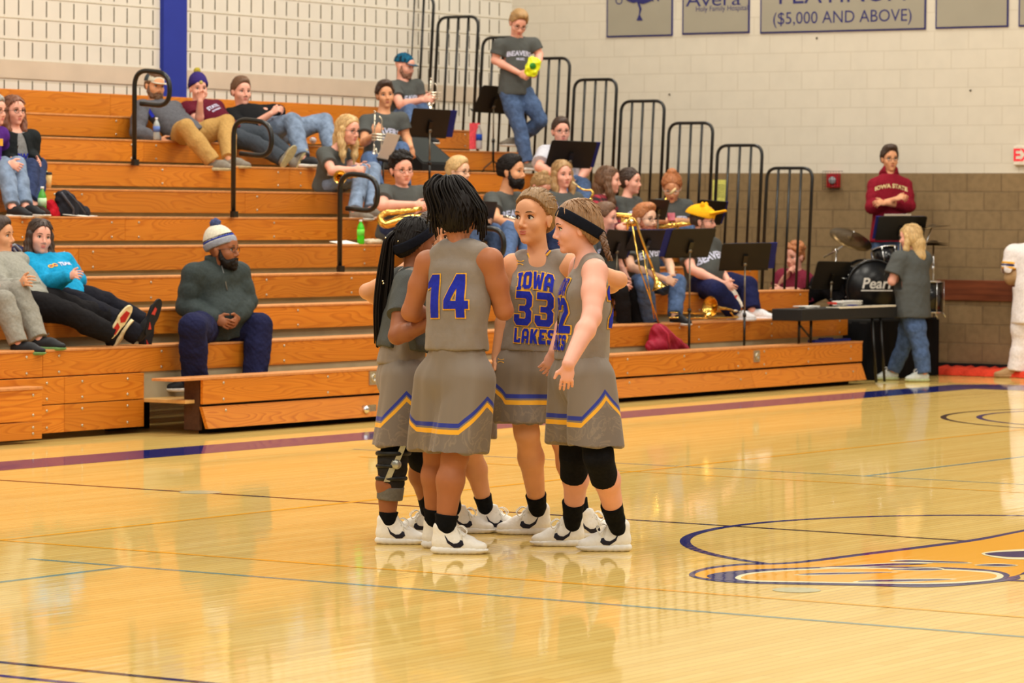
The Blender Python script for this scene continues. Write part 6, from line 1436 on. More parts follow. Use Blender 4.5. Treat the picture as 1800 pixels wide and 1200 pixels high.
def sole_shoes(s, a, b, sole, upper, prn, size=1., dark=False):
    """feet seen from below: the sole plate faces the viewer"""
    for (c, ang, side) in (a, b):
        edge = side == 'L' and not dark
        A = s.J['A'+side]; ctr = atd(c[0], c[1], dep(A)-.05)
        t = math.radians(ang); up = nz(RT*math.cos(t)*.9+UP*math.sin(t)*.72) if not dark else nz(RT*math.cos(t)+UP*math.sin(t))
        n = nz(-FW*.75+RT*.45-UP*.35) if not edge else nz(RT*.75-UP*.62-FW*.15); n = nz(n-up*(n@up)); sd = np.cross(up, n); L = .15*size
        e = bpy.data.objects.new('sneaker', None); C.objects.link(e); e.location = V(ctr); e.matrix_world = Matrix.Translation(V(ctr)); e.parent = s.par; e.matrix_parent_inverse = s.par.matrix_world.inverted()
        B = Blob().ecap(ctr-up*L*.55-n*.045, ctr+up*L*.5-n*.035, sd, (.036, .04), (.040, .026), .02).cone(ctr-up*L*.5-n*.06, A, .045, .045, .03); B.plane(ctr-n*.012, n)
        link('upper', B.mesh(.006), upper, e)
        out = []
        for i in range(28):
            q = 2*math.pi*i/28; yy = math.cos(q); xx = math.sin(q); wv = .047 if yy > 0 else .038; out.append(ctr+up*L*yy+sd*xx*wv*(1+.12*math.cos(2*q)))
        MB().poly(out, -n, .022).build('sole', sole, e)
        if prn is not None and not edge:
            if dark: MB().poly([ctr+up*.02-sd*.03+n*.002, ctr+up*.08-sd*.02+n*.002, ctr+up*.07+n*.002, ctr+up*.02+sd*.0+n*.002], n, .003).poly([ctr-up*.04-sd*.02+n*.002, ctr-up*.10-sd*.01+n*.002, ctr-up*.09+sd*.015+n*.002], n, .003).build('sole_print', prn, e)
            else:
                w_ = .026
                MB().poly([ctr+up*.10-sd*w_*.6, ctr+up*.10+sd*w_*.8, ctr+up*.02+sd*w_*1.1, ctr+up*.0-sd*.0, ctr+up*.03-sd*w_*1.1], n, .003).poly([ctr-up*.03+sd*w_*.6, ctr-up*.10+sd*w_*.8, ctr-up*.10-sd*w_*.9, ctr-up*.01-sd*w_*.9], n, .003).build('sole_print', prn, e)
crowd()
# ================================================================== THINGS
BRASS = mat('polished_brass', (226, 182, 92), rough=.2, metal=1, var=.05); SILV = mat('silver_plate', (226, 216, 196), rough=.18, metal=1, var=.05); STEEL = mat('stand_steel', (130, 120, 104), rough=.35, metal=.8)
DESK = mat('black_desk_enamel', (30, 27, 22), rough=.55, spec=.35, var=.2, scale=4); PAPER = mat('white_paper', (232, 228, 220), rough=.9, var=.03, scale=3); FOLD = cloth('blue_folder', (40, 46, 120), rough=.6, bump=0)
CHR = mat('chrome', (220, 220, 220), rough=.15, metal=1); BLKG = mat('black_gloss', (14, 14, 16), rough=.2, spec=.5)
UPV = np.array([0, 0, 1.])
def vec(dx, dy, L, sgn, d):
    """image offset (px) turned into a vector of real length L at depth d"""
    v = RT*dx/F*d-UP*dy/F*d; g = float(np.linalg.norm(v)); return v+FW*sgn*math.sqrt(max(L*L-g*g, 0))
def desk_stand(label, tl, tr, blx, Y, foot, w=.50, h=.34, ws=1, hs=1, folder=None, Xp=None, sheet=None):
    """music stand: lipped desk given by three image corners, shaft and tripod"""
    c0 = ((tr[0]+blx[0])/2, (tr[1]+blx[1])/2); P0 = atY(c0[0], c0[1], Y) if Xp is None else atX(c0[0], c0[1], Xp); d = dep(P0)
    W = vec(tr[0]-tl[0], tr[1]-tl[1], w, ws, d); Hh = vec(tl[0]-blx[0], tl[1]-blx[1], h, -hs, d)
    n = nz(np.cross(W, Hh)); 
    if n@FW > 0: n = -n              # n faces the viewer (back of the desk)
    gz = foot; base = np.array([P0[0], P0[1], gz]); e = empty('music_stand', base, label, 'music stand', 'black music stands of the pep band')
    mb = MB(); hw, hh = W/2, Hh/2; r = .07
    pts = [P0-hw+hh*(1-r*1.4), P0-hw*(1-r)+hh, P0+hw*(1-r)+hh, P0+hw+hh*(1-r*1.4), P0+hw-hh, P0-hw-hh]
    mb.poly(pts, -n, .006); o = mb.build('desk', DESK, e)
    MB().obox(P0-hh-n*.025, hw, n*.03, nz(Hh)*.003).build('ledge', DESK, e)
    MB().obox(P0+n*.012-hh*.25, nz(W)*.022, n*.014, hh*.42).build('tilt_bracket', BLACKM, e)
    MB().lathe(P0+n*.02-hh*.45, n, [(.02, 0), (.02, .015), (.012, .02)], n=12).build('knob', STEEL, e)
    top = P0+n*.02-hh*.4; H = top[2]-gz; low = base+(top-base)*0; low = np.array([top[0], top[1], gz])
    MB().tube([low+UPV*(H*.45), top], .0085, n=10).build('inner_shaft', STEEL, e)
    MB().tube([low+UPV*.12, low+UPV*(H*.48)], .0125, n=10).lathe(low+UPV*(H*.46), UPV, [(.018, 0), (.018, .035), (.0, .036)], n=10).build('outer_shaft', BLACKM, e)
    for a in (.5, 2.6, 4.7):
        q = np.array([math.cos(a), math.sin(a), 0]); MB().tube([low+UPV*.13+q*.01, low+q*.10+UPV*.06, low+q*.13+UPV*.008], .008, n=8).build('leg', BLACKM, e)
    if folder:
        dx, ext = folder; fo = P0+nz(W)*dx-n*.012
        f_ = MB().obox(fo, hw*ext, n*.003, hh*.96).build('folder', FOLD, None); tag(f_, 'blue folder sticking out %s' % label.split(',')[0].replace('black music stand', 'on the stand'), 'folder', None)
    if sheet:
        s_ = MB().obox(P0+hh*.15-n*.010+nz(W)*sheet[0], hw*.55, n*.0015, hh*.98).build('sheet_music', PAPER, None); tag(s_, sheet[1], 'sheet music')
    return e
def bottle(label, x, y, Y, h=.24, r=.034, col=(90, 190, 60), lab=(190, 220, 180), cap=(236, 236, 236), name='soda_bottle', cat='bottle', fill=True):
    b = atY(x, y, Y); e = empty(name, b, label, cat); m = mat('plastic_%d_%d_%d' % col, col, rough=.15, spec=.5, trans=.35, var=.1, scale=5)
    MB().lathe(b, UPV, [(r*.8, 0), (r, .012), (r, h*.28), (r*.93, h*.42), (r, h*.55), (r, h*.66), (r*.7, h*.80), (r*.38, h*.88), (r*.36, h*.93)], n=20).build('bottle_body', m, e)
    MB().lathe(b, UPV, [(r*.42, h*.93), (r*.42, h), (r*.36, h*1.01)], n=16).build('cap', mat('bottle_cap_%d' % cap[0], cap, rough=.5), e)
    MB().lathe(b, UPV, [(r*1.02, h*.36), (r*1.02, h*.62)], n=20).build('bottle_label', mat('label_%d_%d_%d' % lab, lab, rough=.6), e)
    return e
def bell(mb, base, axis, r1, r0, L, n=28):
    """flared bell opening toward axis"""
    prof = [(r0+(r1-r0)*(t**3.2), L*t) for t in np.linspace(0, 1, 12)]; inn = [(max(r-.002, .002), h-.001) for r, h in prof[::-1]]
    return mb.lathe(base, axis, prof+[(r1+.003, L+.001)]+inn, n=n)
def trumpet(label, px, d, mouth_up=True, m=SILV, Wv=None):
    """px: bell centre and mouthpiece end in the image; the valves sit between"""
    a, b = atd(*px[0], d), atd(*px[1], d); ax_ = nz(a-b); sd = nz(np.cross(ax_, FW)); e = empty('trumpet', a, label, 'trumpet', None)
    L = np.linalg.norm(a-b); bell(MB(), a-ax_*.16, ax_, .062, .008, .16).build('bell', m, e)
    MB().tube([b, b+ax_*L*.3, a-ax_*.16], .0065, n=8).tube(rounded([b+ax_*.02+sd*.04, b+ax_*.05+sd*.07, a-ax_*.10+sd*.07, a-ax_*.05+sd*.035, a-ax_*.12+sd*.02], .03, 5), .0062, n=8).build('tubing', m, e)
    mb = MB()
    for i in (-1, 0, 1): c = (a+b)/2+ax_*i*.028+sd*.035; mb.lathe(c-sd*.06, sd, [(.011, 0), (.011, .11), (.005, .112), (.005, .13), (.009, .132), (.009, .137)], n=12)
    mb.build('valve', m, e); MB().lathe(b-ax_*.03, ax_, [(.013, 0), (.009, .012), (.004, .03)], n=12).build('mouthpiece', m, e); return e
def sax(label, pts, d, r0=.012, r1=.030, bellpt=None, m=BRASS, neck=None, keys=14):
    P_ = [atd(x, y, d+dd) for x, y, dd in pts]; q = rounded(P_, .05, 5); n_ = len(q)
    e = empty('saxophone', P_[0], label, 'saxophone', None)
    MB().tube(q, [r0+(r1-r0)*i/(n_-1) for i in range(n_)], n=16).build('body_tube', m, e)
    ax_ = nz(q[-1]-q[-2]); bell(MB(), q[-1]-ax_*.01, ax_, .062, r1, .09).build('bell', m, e)
    mb = MB(); sdv = -FW
    for i in range(keys):
        t = .06+.6*i/keys; c = q[int(t*n_)]; ax2 = nz(q[min(int(t*n_)+1, n_-1)]-q[max(int(t*n_)-1, 0)]); s2 = nz(np.cross(ax2, sdv))
        mb.lathe(c+nz(sdv+s2*.6)*(r0+.008), nz(sdv+s2*.6), [(.013, 0), (.013, .004), (.009, .006), (0, .007)], n=10)
    a, b = q[int(.06*n_)], q[int(.62*n_)]; off = nz(sdv*.7+nz(np.cross(nz(b-a), sdv)))*(r0+.02); mb.tube([a+off, b+off], .0028, n=6); mb.tube([a-off*.2+sdv*.03, b-off*.2+sdv*.04], .0025, n=6)
    mb.build('key_work', m, e)
    if neck:
        nq = rounded([atd(x, y, d+dd) for x, y, dd in neck], .03, 5); MB().tube(nq, [.008+.006*i/len(nq) for i in range(len(nq))], n=10).build('neck_pipe', m, e)
        a2 = nz(nq[0]-nq[1]); MB().tube([nq[0]-a2*.005, nq[0]+a2*.06], [.0125, .008], n=10).build('mouthpiece', mat('ivory_mouthpiece', (214, 190, 140), rough=.4), e)
    return e
def things():
    z = lambda k: RZ(k)
    fd = lambda k: RZ(k)-.43     # foot deck of row k
    desk_stand('black music stand in front of the man holding the silver trumpet, with folder', (728, 193), (793, 193), (718, 240), RY(6)+.45, z(6), ws=1, folder=(.09, 1.0))
    desk_stand('black music stand directly left of the walking man', (850, 153), (908, 153), (831, 197), RY(7)+.5, z(7))
    desk_stand('black music stand hiding the chest of the person in white', (970, 248), (1050, 250), (958, 292), RY(5)+.45, z(5), folder=(.05, .97))
    desk_stand('black music stand left of the bearded man, behind player 14', (834, 355), (875, 354), (822, 400), RY(3)+.4, z(3))
    desk_stand('black music stand directly right of player 22, left of the ginger beard', (1068, 405), (1118, 406), (1052, 452), RY(1)+.42, z(1), folder=(.06, .95))
    desk_stand('black music stand in front of the man with the ginger beard', (1112, 406), (1180, 404), (1098, 440), RY(1)+.30, RZ(0)+.0, folder=(.05, .98))
    desk_stand('black music stand in front of the man in the yellow hat', (1181, 404), (1260, 401), (1168, 453), RY(0)+.36, RZ(0)-.17, folder=(-.07, .98))
    desk_stand('rightmost band music stand, plain black, above the dropped trombone', (1268, 429), (1356, 427), (1264, 475), RY(0)+.36, RZ(0)-.17, hs=1, folder=(.07, .97))
    desk_stand('black music stand half hidden behind the yellow bear-eared hat', (1228, 353), (1279, 354), (1218, 392), RY(3)+.35, z(3), folder=(.05, .97))
    desk_stand('black music stand between the ginger-bearded man and the phone user', (1140, 352), (1178, 352), (1134, 384), RY(3)+.32, z(3), w=.4)
    # sheet music and its low stand near the trumpet player
    p = atY(683, 257, RY(6)+.2); d = dep(p)
    W, Hh = vec(22, 3, .20, 1, d), vec(18, -42, .30, -1, d); o = MB().poly([p-W/2-Hh/2, p+W/2-Hh/2, p+W/2+Hh/2, p-W/2+Hh/2], nz(np.cross(W, Hh)), .002).build('sheet_music', PAPER); tag(o, 'white sheet music leaning beside the dark-haired trumpet player', 'sheet music')
    q = p-Hh*.55; e = empty('low_stand', np.array([q[0], q[1], z(6)]), 'small black folding stand under the white sheet music', 'music stand'); MB().obox(q, W*.55, nz(np.cross(W, Hh))*.02, nz(Hh)*.01).build('ledge', DESK, e)
    MB().tube([q, np.array([q[0], q[1], z(6)+.01])], .009, n=8).build('shaft', BLACKM, e)
    # monitor speaker
    P = [atY(x, y, RY(7)+dy) for x, y, dy in ((724, 262, .30), (730, 242, .42), (771, 241, .42), (812, 290, .0), (812, 298, .0), (748, 299, .0))]
    e = empty('monitor_speaker', np.array([P[0][0], RY(7)+.2, z(7)]), 'black wedge monitor speaker under the tall music stand', 'loudspeaker')
    a = atY(742, 297, RY(7)+.02); b = atY(806, 297, RY(7)+.02); x0, x1 = a[0], b[0]; zz = z(7)
    v = [(x0, RY(7)+.02, zz), (x1, RY(7)+.02, zz), (x1, RY(7)+.40, zz), (x0, RY(7)+.40, zz), (x0, RY(7)+.02, zz+.07), (x1, RY(7)+.02, zz+.07), (x1-.1, RY(7)+.36, zz+.36), (x0-.02, RY(7)+.36, zz+.36), (x1, RY(7)+.40, zz+.3), (x0, RY(7)+.40, zz+.3)]
    MB().add(v, [(0, 3, 2, 1), (0, 1, 5, 4), (4, 5, 6, 7), (7, 6, 8, 9), (9, 8, 2, 3), (0, 4, 7, 9, 3), (1, 2, 8, 6, 5)]).build('cabinet', mat('black_carpeted_cabinet', (22, 22, 22), rough=.9, bump=.4, scale=200), e)
    def lerp(u_, v_): A = np.array(v[4])*(1-u_)+np.array(v[5])*u_; B_ = np.array(v[7])*(1-u_)+np.array(v[6])*u_; return A*(1-v_)+B_*v_
    nn = nz(np.cross(np.array(v[5])-np.array(v[4]), np.array(v[7])-np.array(v[4])))
    MB().poly([lerp(.05, .06), lerp(.95, .06), lerp(.95, .94), lerp(.05, .94)], nn, .006).build('grille', mat('charcoal_grille', (44, 50, 50), rough=.7, scale=300, bump=.5), e)
    # instruments
    trumpet('silver trumpet held upright by the dark-haired young man', ((657, 282), (659, 200)), dep(atY(658, 240, RY(7)-.22)))
    trumpet('silver trumpet held by the man in the blue cap', ((754, 192), (757, 142)), dep(atY(756, 165, RY(9)-.22)))
    d = dep(atY(598, 308, RY(6)-.28)); c = atd(598, 311, d); e = empty('cornet', c, 'brass horn with its bell facing forward on the blond woman\'s lap', 'horn')
    bell(MB(), c+FW*.16-RT*.02, -FW+RT*.12, .062, .009, .16).build('bell', BRASS, e); MB().tube(rounded([c+FW*.15, c+FW*.24+RT*.02, c+FW*.24+RT*.10, c+FW*.05+RT*.10, c+FW*.02+RT*.16], .04, 5), .008, n=8).build('tubing', BRASS, e)
    d = dep(atY(700, 375, RY(4)-.22))
    sax('gold saxophone lying across the lap of the curly-haired person', [(742, 366, .02), (708, 373, .0), (676, 374, -.02), (666, 384, -.02), (676, 396, -.03), (708, 386, -.04), (732, 385, -.04)], d, .021, .046)
    d = dep(atY(1035, 345, RY(4)-.25))
    sax('gold saxophone with silvery curved neck, in front of the plaid shirt', [(1040, 348, 0), (1030, 362, 0), (1024, 400, 0), (1030, 412, 0), (1044, 402, 0), (1046, 380, 0)], d, .020, .040, m=BRASS, neck=[(1014, 326, 0), (1024, 334, 0), (1040, 334, 0), (1043, 340, 0), (1036, 352, 0)])
    d = dep(atY(1100, 380, RY(4)-.25))
    sax('gold saxophone resting level across the lap of the woman in profile', [(1066, 376, 0), (1090, 378, 0), (1118, 381, 0), (1128, 386, -.02), (1118, 392, -.05), (1106, 392, -.05)], d, .020, .038)
    d = dep(atY(1180, 395, RY(4)-.28))
    sax('gold saxophone lying below the hands holding the phone', [(1216, 392, 0), (1190, 396, 0), (1156, 399, 0), (1148, 404, -.02), (1156, 412, -.04), (1180, 410, -.04)], d, .021, .040)
    d = dep(atY(1175, 345, RY(4)-.3)); e = empty('mouthpiece_strap', atd(1175, 350, d), 'ivory mouthpiece of a saxophone neck held up near the phone user\'s face', 'mouthpiece')
    MB().tube([atd(1166, 358, d), atd(1172, 347, d)], [.012, .012], n=8).build('cork', BRASS, e); MB().tube([atd(1178, 341, d), atd(1188, 331, d)], [.016, .011], n=10).build('tip', mat('ivory_mouthpiece', (214, 190, 140), rough=.4), e)
    d = dep(atY(895, 386, RY(4)-.3)); o = MB().tube([atd(884, 380, d), atd(912, 386, d)], .012, n=12).lathe(atd(892, 381, d), -FW, [(.016, 0), (.016, .012), (0, .014)], n=10).build('flute', SILV); tag(o, 'short silver flute resting on the bearded man\'s forearm', 'flute')
    # trombone held upright
    d = dep(atY(1130, 450, RY(2)-.42)); e = empty('trombone', atd(1150, 560, d), 'gold trombone held upright by the ginger-bearded man', 'trombone', None)
    MB().tube(rounded([atd(1103, 404, d), atd(1103, 388, d), atd(1110, 382, d), atd(1118, 388, d), atd(1124, 410, d), atd(1150, 478, d)], .05, 6), .011, n=10).build('tuning_slide', BRASS, e)
    bell(MB(), atd(1146, 472, d), nz(atd(1162, 512, d)-atd(1146, 472, d)), .09, .012, .20).build('bell', BRASS, e)
    MB().tube([atd(1112, 398, d+.08), atd(1124, 470, d+.08), atd(1158, 568, d+.08)], .0075, n=8).tube([atd(1130, 440, d+.1), atd(1150, 560, d+.1)], .006, n=8).build('slide', BRASS, e)
    MB().lathe(atd(1110, 389, d-.01), -FW, [(.02, 0), (.02, .02), (0, .022)], n=12).build('counterweight', SILV, e)
    # trombone lying on row one
    Y = RY(1)+.05; e = empty('trombone', atY(1250, 562, Y), 'gold trombone lying on the bench with its bell toward the camera', 'trombone', None)
    c = atY(1248, 540, Y-.05); axd = nz(-RT*.75-FW*.65+UPV*.05); bell(MB(), c-axd*.22, axd, .105, .013, .22, n=32).build('bell', BRASS, e)
    MB().tube(rounded([c-axd*.20, atY(1290, 545, Y), atY(1306, 548, Y), atY(1312, 556, Y), atY(1290, 558, Y), atY(1190, 560, Y)], .05, 5), .0105, n=10).tube([atY(1178, 549, Y+.02), atY(1262, 552, Y+.02)], .0075, n=8).tube([atY(1176, 558, Y-.02), atY(1262, 560, Y-.02)], .0075, n=8).build('slide', BRASS, e)
    MB().tube(rounded([atY(1284, 548, Y), atY(1290, 556, Y), atY(1306, 556, Y), atY(1308, 549, Y), atY(1298, 546, Y)], .02, 4), .009, n=8).build('trigger_coil', BRASS, e)
    MB().tube([atY(1290, 546, Y-.02), atY(1306, 547, Y-.02)], .013, n=10).build('ferrule', SILV, e)
    # bottles, cups
    bottle('clear water bottle with blue label beside the reclining man in grey', 275, 246, RY(8)+.08, h=.21, r=.032, col=(190, 200, 200), lab=(90, 120, 190), name='water_bottle')
    bottle('green soda bottle with white cap standing left of the black backpack', 74, 380, RY(5)+.06, h=.245, r=.036)
    bottle('bright green soda bottle standing just right of the nearest handrail', 634, 429, RY(4)+.06, h=.22, r=.034, col=(70, 220, 20), lab=(110, 214, 70))
    bottle('second green bottle mostly hidden behind the tan paper cup', 76, 331, RY(6)+.12, h=.24, r=.034)
    bottle('white bottle with blue wrap standing on the top steps', 842, 262, RY(8)+.1, h=.26, r=.034, col=(220, 224, 228), lab=(34, 80, 190), name='sports_bottle')
    b = atY(84, 332, RY(6)+.06); e = empty('paper_cup', b, 'tall tan paper cup with black lid on the bench', 'cup'); MB().lathe(b, UPV, [(.027, 0), (.036, .125)], n=20).build('cup_body', mat('tan_paper_cup', (222, 184, 122), rough=.8), e); MB().lathe(b, UPV, [(.038, .122), (.038, .134), (.033, .138), (.033, .146), (0, .146)], n=20).build('lid', mat('black_plastic_lid', (34, 28, 26), rough=.4), e)
    b = atY(834, 262, RY(8)+.18); o = MB().obox(b+UPV*.14, RT*.055, FW*.02, UPV*.14).build('pink_carton', mat('bright_pink_card', (240, 84, 96), rough=.7), bevel=.004); tag(o, 'bright pink carton behind the blue-wrapped bottle', 'carton')
    # backpacks
    b = atY(125, 381, RY(5)+.1); e = empty('backpack', b, 'black backpack slumped on the bench right of the green bottle', 'backpack'); B = Blob()
    A = lambda x, y, dy=0: atY(x, y, RY(5)+.10+dy)
    B.cone(A(112, 350), A(118, 372), .07, .09, .05).cone(A(114, 348), A(148, 374), .06, .045, .05).cone(A(106, 372), A(150, 376), .05, .03, .04).plane(b, -UPV)
    link('pack', B.mesh(.006, fold=wave(12, 30, .012)), cloth('black_pack_fabric', (40, 40, 46)), e)
    MB().tube(rounded([A(108, 338, -.06), A(118, 352, -.11), A(130, 368, -.1), A(128, 378, -.08)], .05, 4), .010, n=6).tube([A(118, 336, -.06), A(136, 356, -.09), A(150, 374, -.07)], .006, n=6).build('strap', cloth('grey_webbing', (84, 84, 92)), e)
    B = Blob().cone(A(90, 362, .05), A(98, 376, .02), .05, .05, .03).cone(A(92, 376), A(104, 378), .03, .03, .02).plane(b, -UPV); o = link('red_cloth', B.mesh(.006, fold=wave(5, 40, .008)), cloth('red_fabric', (180, 24, 40))); tag(o, 'crumpled red cloth between the green bottle and the black backpack', 'cloth')
    o = MB().poly([A(110, 377, -.1), A(150, 381, -.1), A(172, 380, .0), A(118, 377, .02)], UPV, .004).build('paper_sheet', PAPER); tag(o, 'white papers in front of the black backpack', 'paper')
    b = atY(1172, 616, RY(1)-.12); b[2] = .262; s_ = lambda x, y, dy=0: atY(x, y, RY(1)-.13+dy); e = empty('red_backpack', b, 'dark red backpack slumped behind the front bench below the music stands', 'backpack')
    B = Blob().cone(s_(1160, 588), s_(1158, 608), .085, .10, .05).cone(s_(1158, 584), s_(1200, 612), .07, .05, .06).cone(s_(1146, 608), s_(1206, 616), .06, .04, .05).plane((0, 0, .262), -UPV)
    link('pack', B.mesh(.006, fold=wave(22, 26, .010)), cloth('crimson_pack_fabric', (150, 20, 48), rough=.6, spec=.3), e)
    MB().tube([s_(1158, 570, -.08), s_(1174, 586, -.12), s_(1178, 612, -.11)], .007, n=6).tube([s_(1170, 574, -.06), s_(1192, 596, -.10), s_(1204, 610, -.07)], .006, n=6).build('piping', cloth('pink_piping', (196, 70, 96)), e)
    # popcorn bag, yellow bag, phone(s), ball, bits
    d = dep(atY(1284, 510, RY(2)-.32)); up = nz(atd(1278, 500, d)-atd(1298, 545, d)); c = atd(1288, 522, d); sd = nz(np.cross(up, FW)); e = empty('popcorn_bag', c-up*.12, 'white and red popcorn bag held by the man in the yellow hat', 'bag')
    B = Blob().ecap(c-up*.11, c+up*.10, sd, (.062, .035), (.052, .022), .02); B.plane(c-up*.125, -up); link('bag_body', B.mesh(.005, fold=wave(8, 60, .004)), mat('waxed_white_paper', (226, 214, 200), rough=.6), e)
    bme = bpy.data.objects[e.children[0].name].data if e.children else None
    decal_poly(e, 'bag_print', text_mesh('POP', .05, .006), e.children[0].data, c-up*.02, nz(-sd if (-sd)@RT > 0 else sd), up, -FW, mat('red_bag_print', (214, 80, 70), rough=.6))
    d = dep(atd(937, 118, dep(atY(905, 158, RY(7)+.22))-.42)); c = atd(936, 118, d); e = empty('snack_bag', c-UP*.1, 'bright yellow and green snack bag carried by the walking man', 'bag'); up = nz(UP+RT*.35); sd = nz(RT-UP*.35)
    B = Blob().ecap(c-up*.085, c+up*.08, sd, (.065, .022), (.075, .028), .02).ell(c, np.array([sd, up, FW]), np.array([.07, .08, .04]), .02); link('bag_body', B.mesh(.005, fold=wave(9, 60, .008)), mat('neon_yellow_foil', (226, 232, 20), rough=.35, spec=.5), e)
    decal_poly(e, 'bag_print', MB().lathe((0, 0, 0), (0, 0, 1), [(0, 0), (.035, 0)], n=12).mesh('q'), e.children[0].data, c+up*.01, sd, up, -FW, mat('green_foil_print', (60, 150, 50), rough=.5))
    d = dep(atY(1180, 386, RY(4)-.36)); o = MB().obox(atd(1180, 381, d), RT*.038, nz(UPV*.5+FW*.6)*.06, nz(UPV*.6-FW*.5)*.005).build('phone', mat('red_phone_case', (170, 30, 60), rough=.4)); tag(o, 'phone in red case held by the strawberry blond woman', 'phone')
    d = dep(atY(60, 496, RY(2)-.25)); o = MB().obox(atd(56, 497, d), RT*.06, UP*.008, FW*.03).build('phone', mat('grey_phone', (150, 156, 150), rough=.3)); tag(o, 'grey phone held by the man in the light grey hoodie', 'phone')
    c = atY(550, 253, RY(8)+.05)+UPV*.035; e = empty('small_ball', c-UPV*.035, 'small white and red ball on the bench beside the faded jeans', 'ball'); link('ball_body', Blob().ell(c, np.eye(3), np.array([.035]*3), .01).mesh(.004), mat('white_ball', (230, 220, 220), rough=.5), e); MB().tube(arc(c, RT, UP, .0355, .5, 2.2, 8), .006, n=6).build('red_patch', mat('red_patch', (190, 40, 40)), e)
    b = atY(606, 429, RY(4)+.08); o = MB().poly([b+np.array([-.16, -.05, .002]), b+np.array([.14, -.06, .002]), b+np.array([.16, .1, .03]), b+np.array([-.1, .1, .02])], UPV, .004).build('crumpled_wrapper', PAPER); tag(o, 'white wrapper on the bench left of the bright green bottle', 'wrapper')
    b = atY(655, 429, RY(4)+.06); o = link('food_tray', Blob().ecap(b+UPV*.02-np.array([.1, 0, 0]), b+UPV*.02+np.array([.1, 0, 0]), np.array([0, 1., 0]), (.05, .025), (.05, .025), .01).plane(b, -UPV).mesh(.006, fold=wave(3, 90, .006)), mat('pale_food_tray', (210, 196, 170), rough=.8)); tag(o, 'pale paper food tray right of the bright green bottle', 'tray')
    # blue-grey bag behind the reclining girl
    A = lambda x, y, dy=0: atY(x, y, RY(3)+.16+dy); b = A(34, 488); e = empty('duffel_bag', b, 'navy and grey bag standing between the hoodie man and the blue sweatshirt', 'bag')
    B = Blob().cone(A(26, 446), A(30, 474), .075, .085, .05).cone(A(40, 448), A(36, 474), .06, .07, .05).plane((0, 0, RZ(3)+.0), -UPV); link('bag_body', B.mesh(.006, fold=wave(33, 30, .007)), cloth('navy_bag_fabric', (34, 36, 70)), e)
    MB().tube([A(14, 436, -.06), A(26, 430, -.09), A(36, 440, -.09), A(42, 456, -.08)], .011, n=6).tube([A(24, 436, -.085), A(34, 452, -.1)], .008, n=6).build('strap', cloth('pale_grey_webbing', (150, 150, 158)), e)
    # ------------------------------------------------------------ wall things
    SG = mat('pewter_banner', (156, 150, 134), rough=.75, var=.03, scale=2); SB = mat('banner_navy', (44, 44, 104), rough=.7)
    def sign(x0, x1, yb, label, texts, name='sponsor_banner'):
        a, b = atX(x0, yb[0], XW), atX(x1, yb[1], XW); zb = (a[2]+b[2])/2; y0, y1 = b[1], a[1]; H = .92
        e = empty(name, (XW-.01, (y0+y1)/2, zb), label, 'banner', 'sponsor banners high on the end wall'); MB().box((XW-.012, y0, zb), (XW-.001, y1, zb+H)).build('border', SB, e); MB().box((XW-.016, y0+.018, zb+.018), (XW-.012, y1-.018, zb+H-.018)).build('panel', SG, e)
        for tx, dz, sz, dy, sx in texts:
            me = text_mesh(tx, sz, 0.); n = len(me.vertices)
            for v in me.vertices: v.co.x *= sx
            me.transform(Matrix(((0, 0, -1, XW-.0175), (-1, 0, 0, (y0+y1)/2+dy), (0, 1, 0, zb+dz), (0, 0, 0, 1)))); link('lettering', me, SB, e)
        return e, (y0+y1)/2, zb
    e, yc, zb = sign(1067, 1183, (66, 63), 'grey sponsor banner with a blue tree, leftmost on the end wall', [('O', .41, .13, .27, 1), ('N', .43, .13, -.22, 1)])
    def onw(x, y): p_ = atX(x, y, XW-.0185); return (XW-.0185, p_[1], p_[2])
    tr = [onw(1121, -6), onw(1124, 4), onw(1127, 14), onw(1125, 24), onw(1128, 34), onw(1122, 36), onw(1121, 24), onw(1123, 14), onw(1119, 4)]
    MB().poly([onw(*p_) for p_ in ((1120, 4), (1124, 4), (1128, 16), (1125, 26), (1130, 36), (1119, 36), (1123, 26), (1124, 16))], (-1, 0, 0), .002).poly([onw(*p_) for p_ in smoothloop([(1100, -2), (1112, 5), (1120, 4), (1130, 7), (1142, 3), (1150, -3), (1140, -20), (1120, -26), (1104, -18)])], (-1, 0, 0), .002).build('tree_emblem', SB, e)
    sign(1200, 1318, (61, 58), 'grey sponsor banner reading Avera Holy Family Hospital', [('Avera', .38, .22, .03, 1.35), ('Holy Family Hospital', .28, .085, -.08, .95)])
    sign(1337, 1628, (59, 52), 'wide grey banner reading PLATINUM ($5,000 AND ABOVE)', [('PLATINUM', .41, .30, 0, 1.12), ('($5,000 AND ABOVE)', .155, .19, 0, .98)])
    sign(1645, 1773, (51, 47), 'plain-bottomed grey sponsor banner right of the platinum one', [('I', .41, .12, .0, 1.6)])
    sign(1791, 1900, (47, 44), 'grey sponsor banner cut off by the right picture edge', [])
    # exit sign
    a, b = atX(1785, 257, XW), atX(1800, 290, XW); y1 = a[1]; z1, z0_ = a[2], b[2]; wd = .36; e = empty('exit_sign', (XW-.03, y1-wd/2, z0_), 'white exit sign with red letters at the right picture edge', 'exit sign')
    MB().box((XW-.05, y1-wd, z0_), (XW, y1, z1)).build('sign_housing', mat('white_sign_housing', (224, 212, 196), rough=.5), e, bevel=.006); me = text_mesh('EXIT', .185, .004); me.transform(Matrix(((0, 0, -1, XW-.052), (-1, 0, 0, y1-wd/2-.005), (0, 1, 0, (z0_+z1)/2), (0, 0, 0, 1)))); link('lettering', me, mat('red_backlit_letters', (220, 50, 60), emit=.35), e)
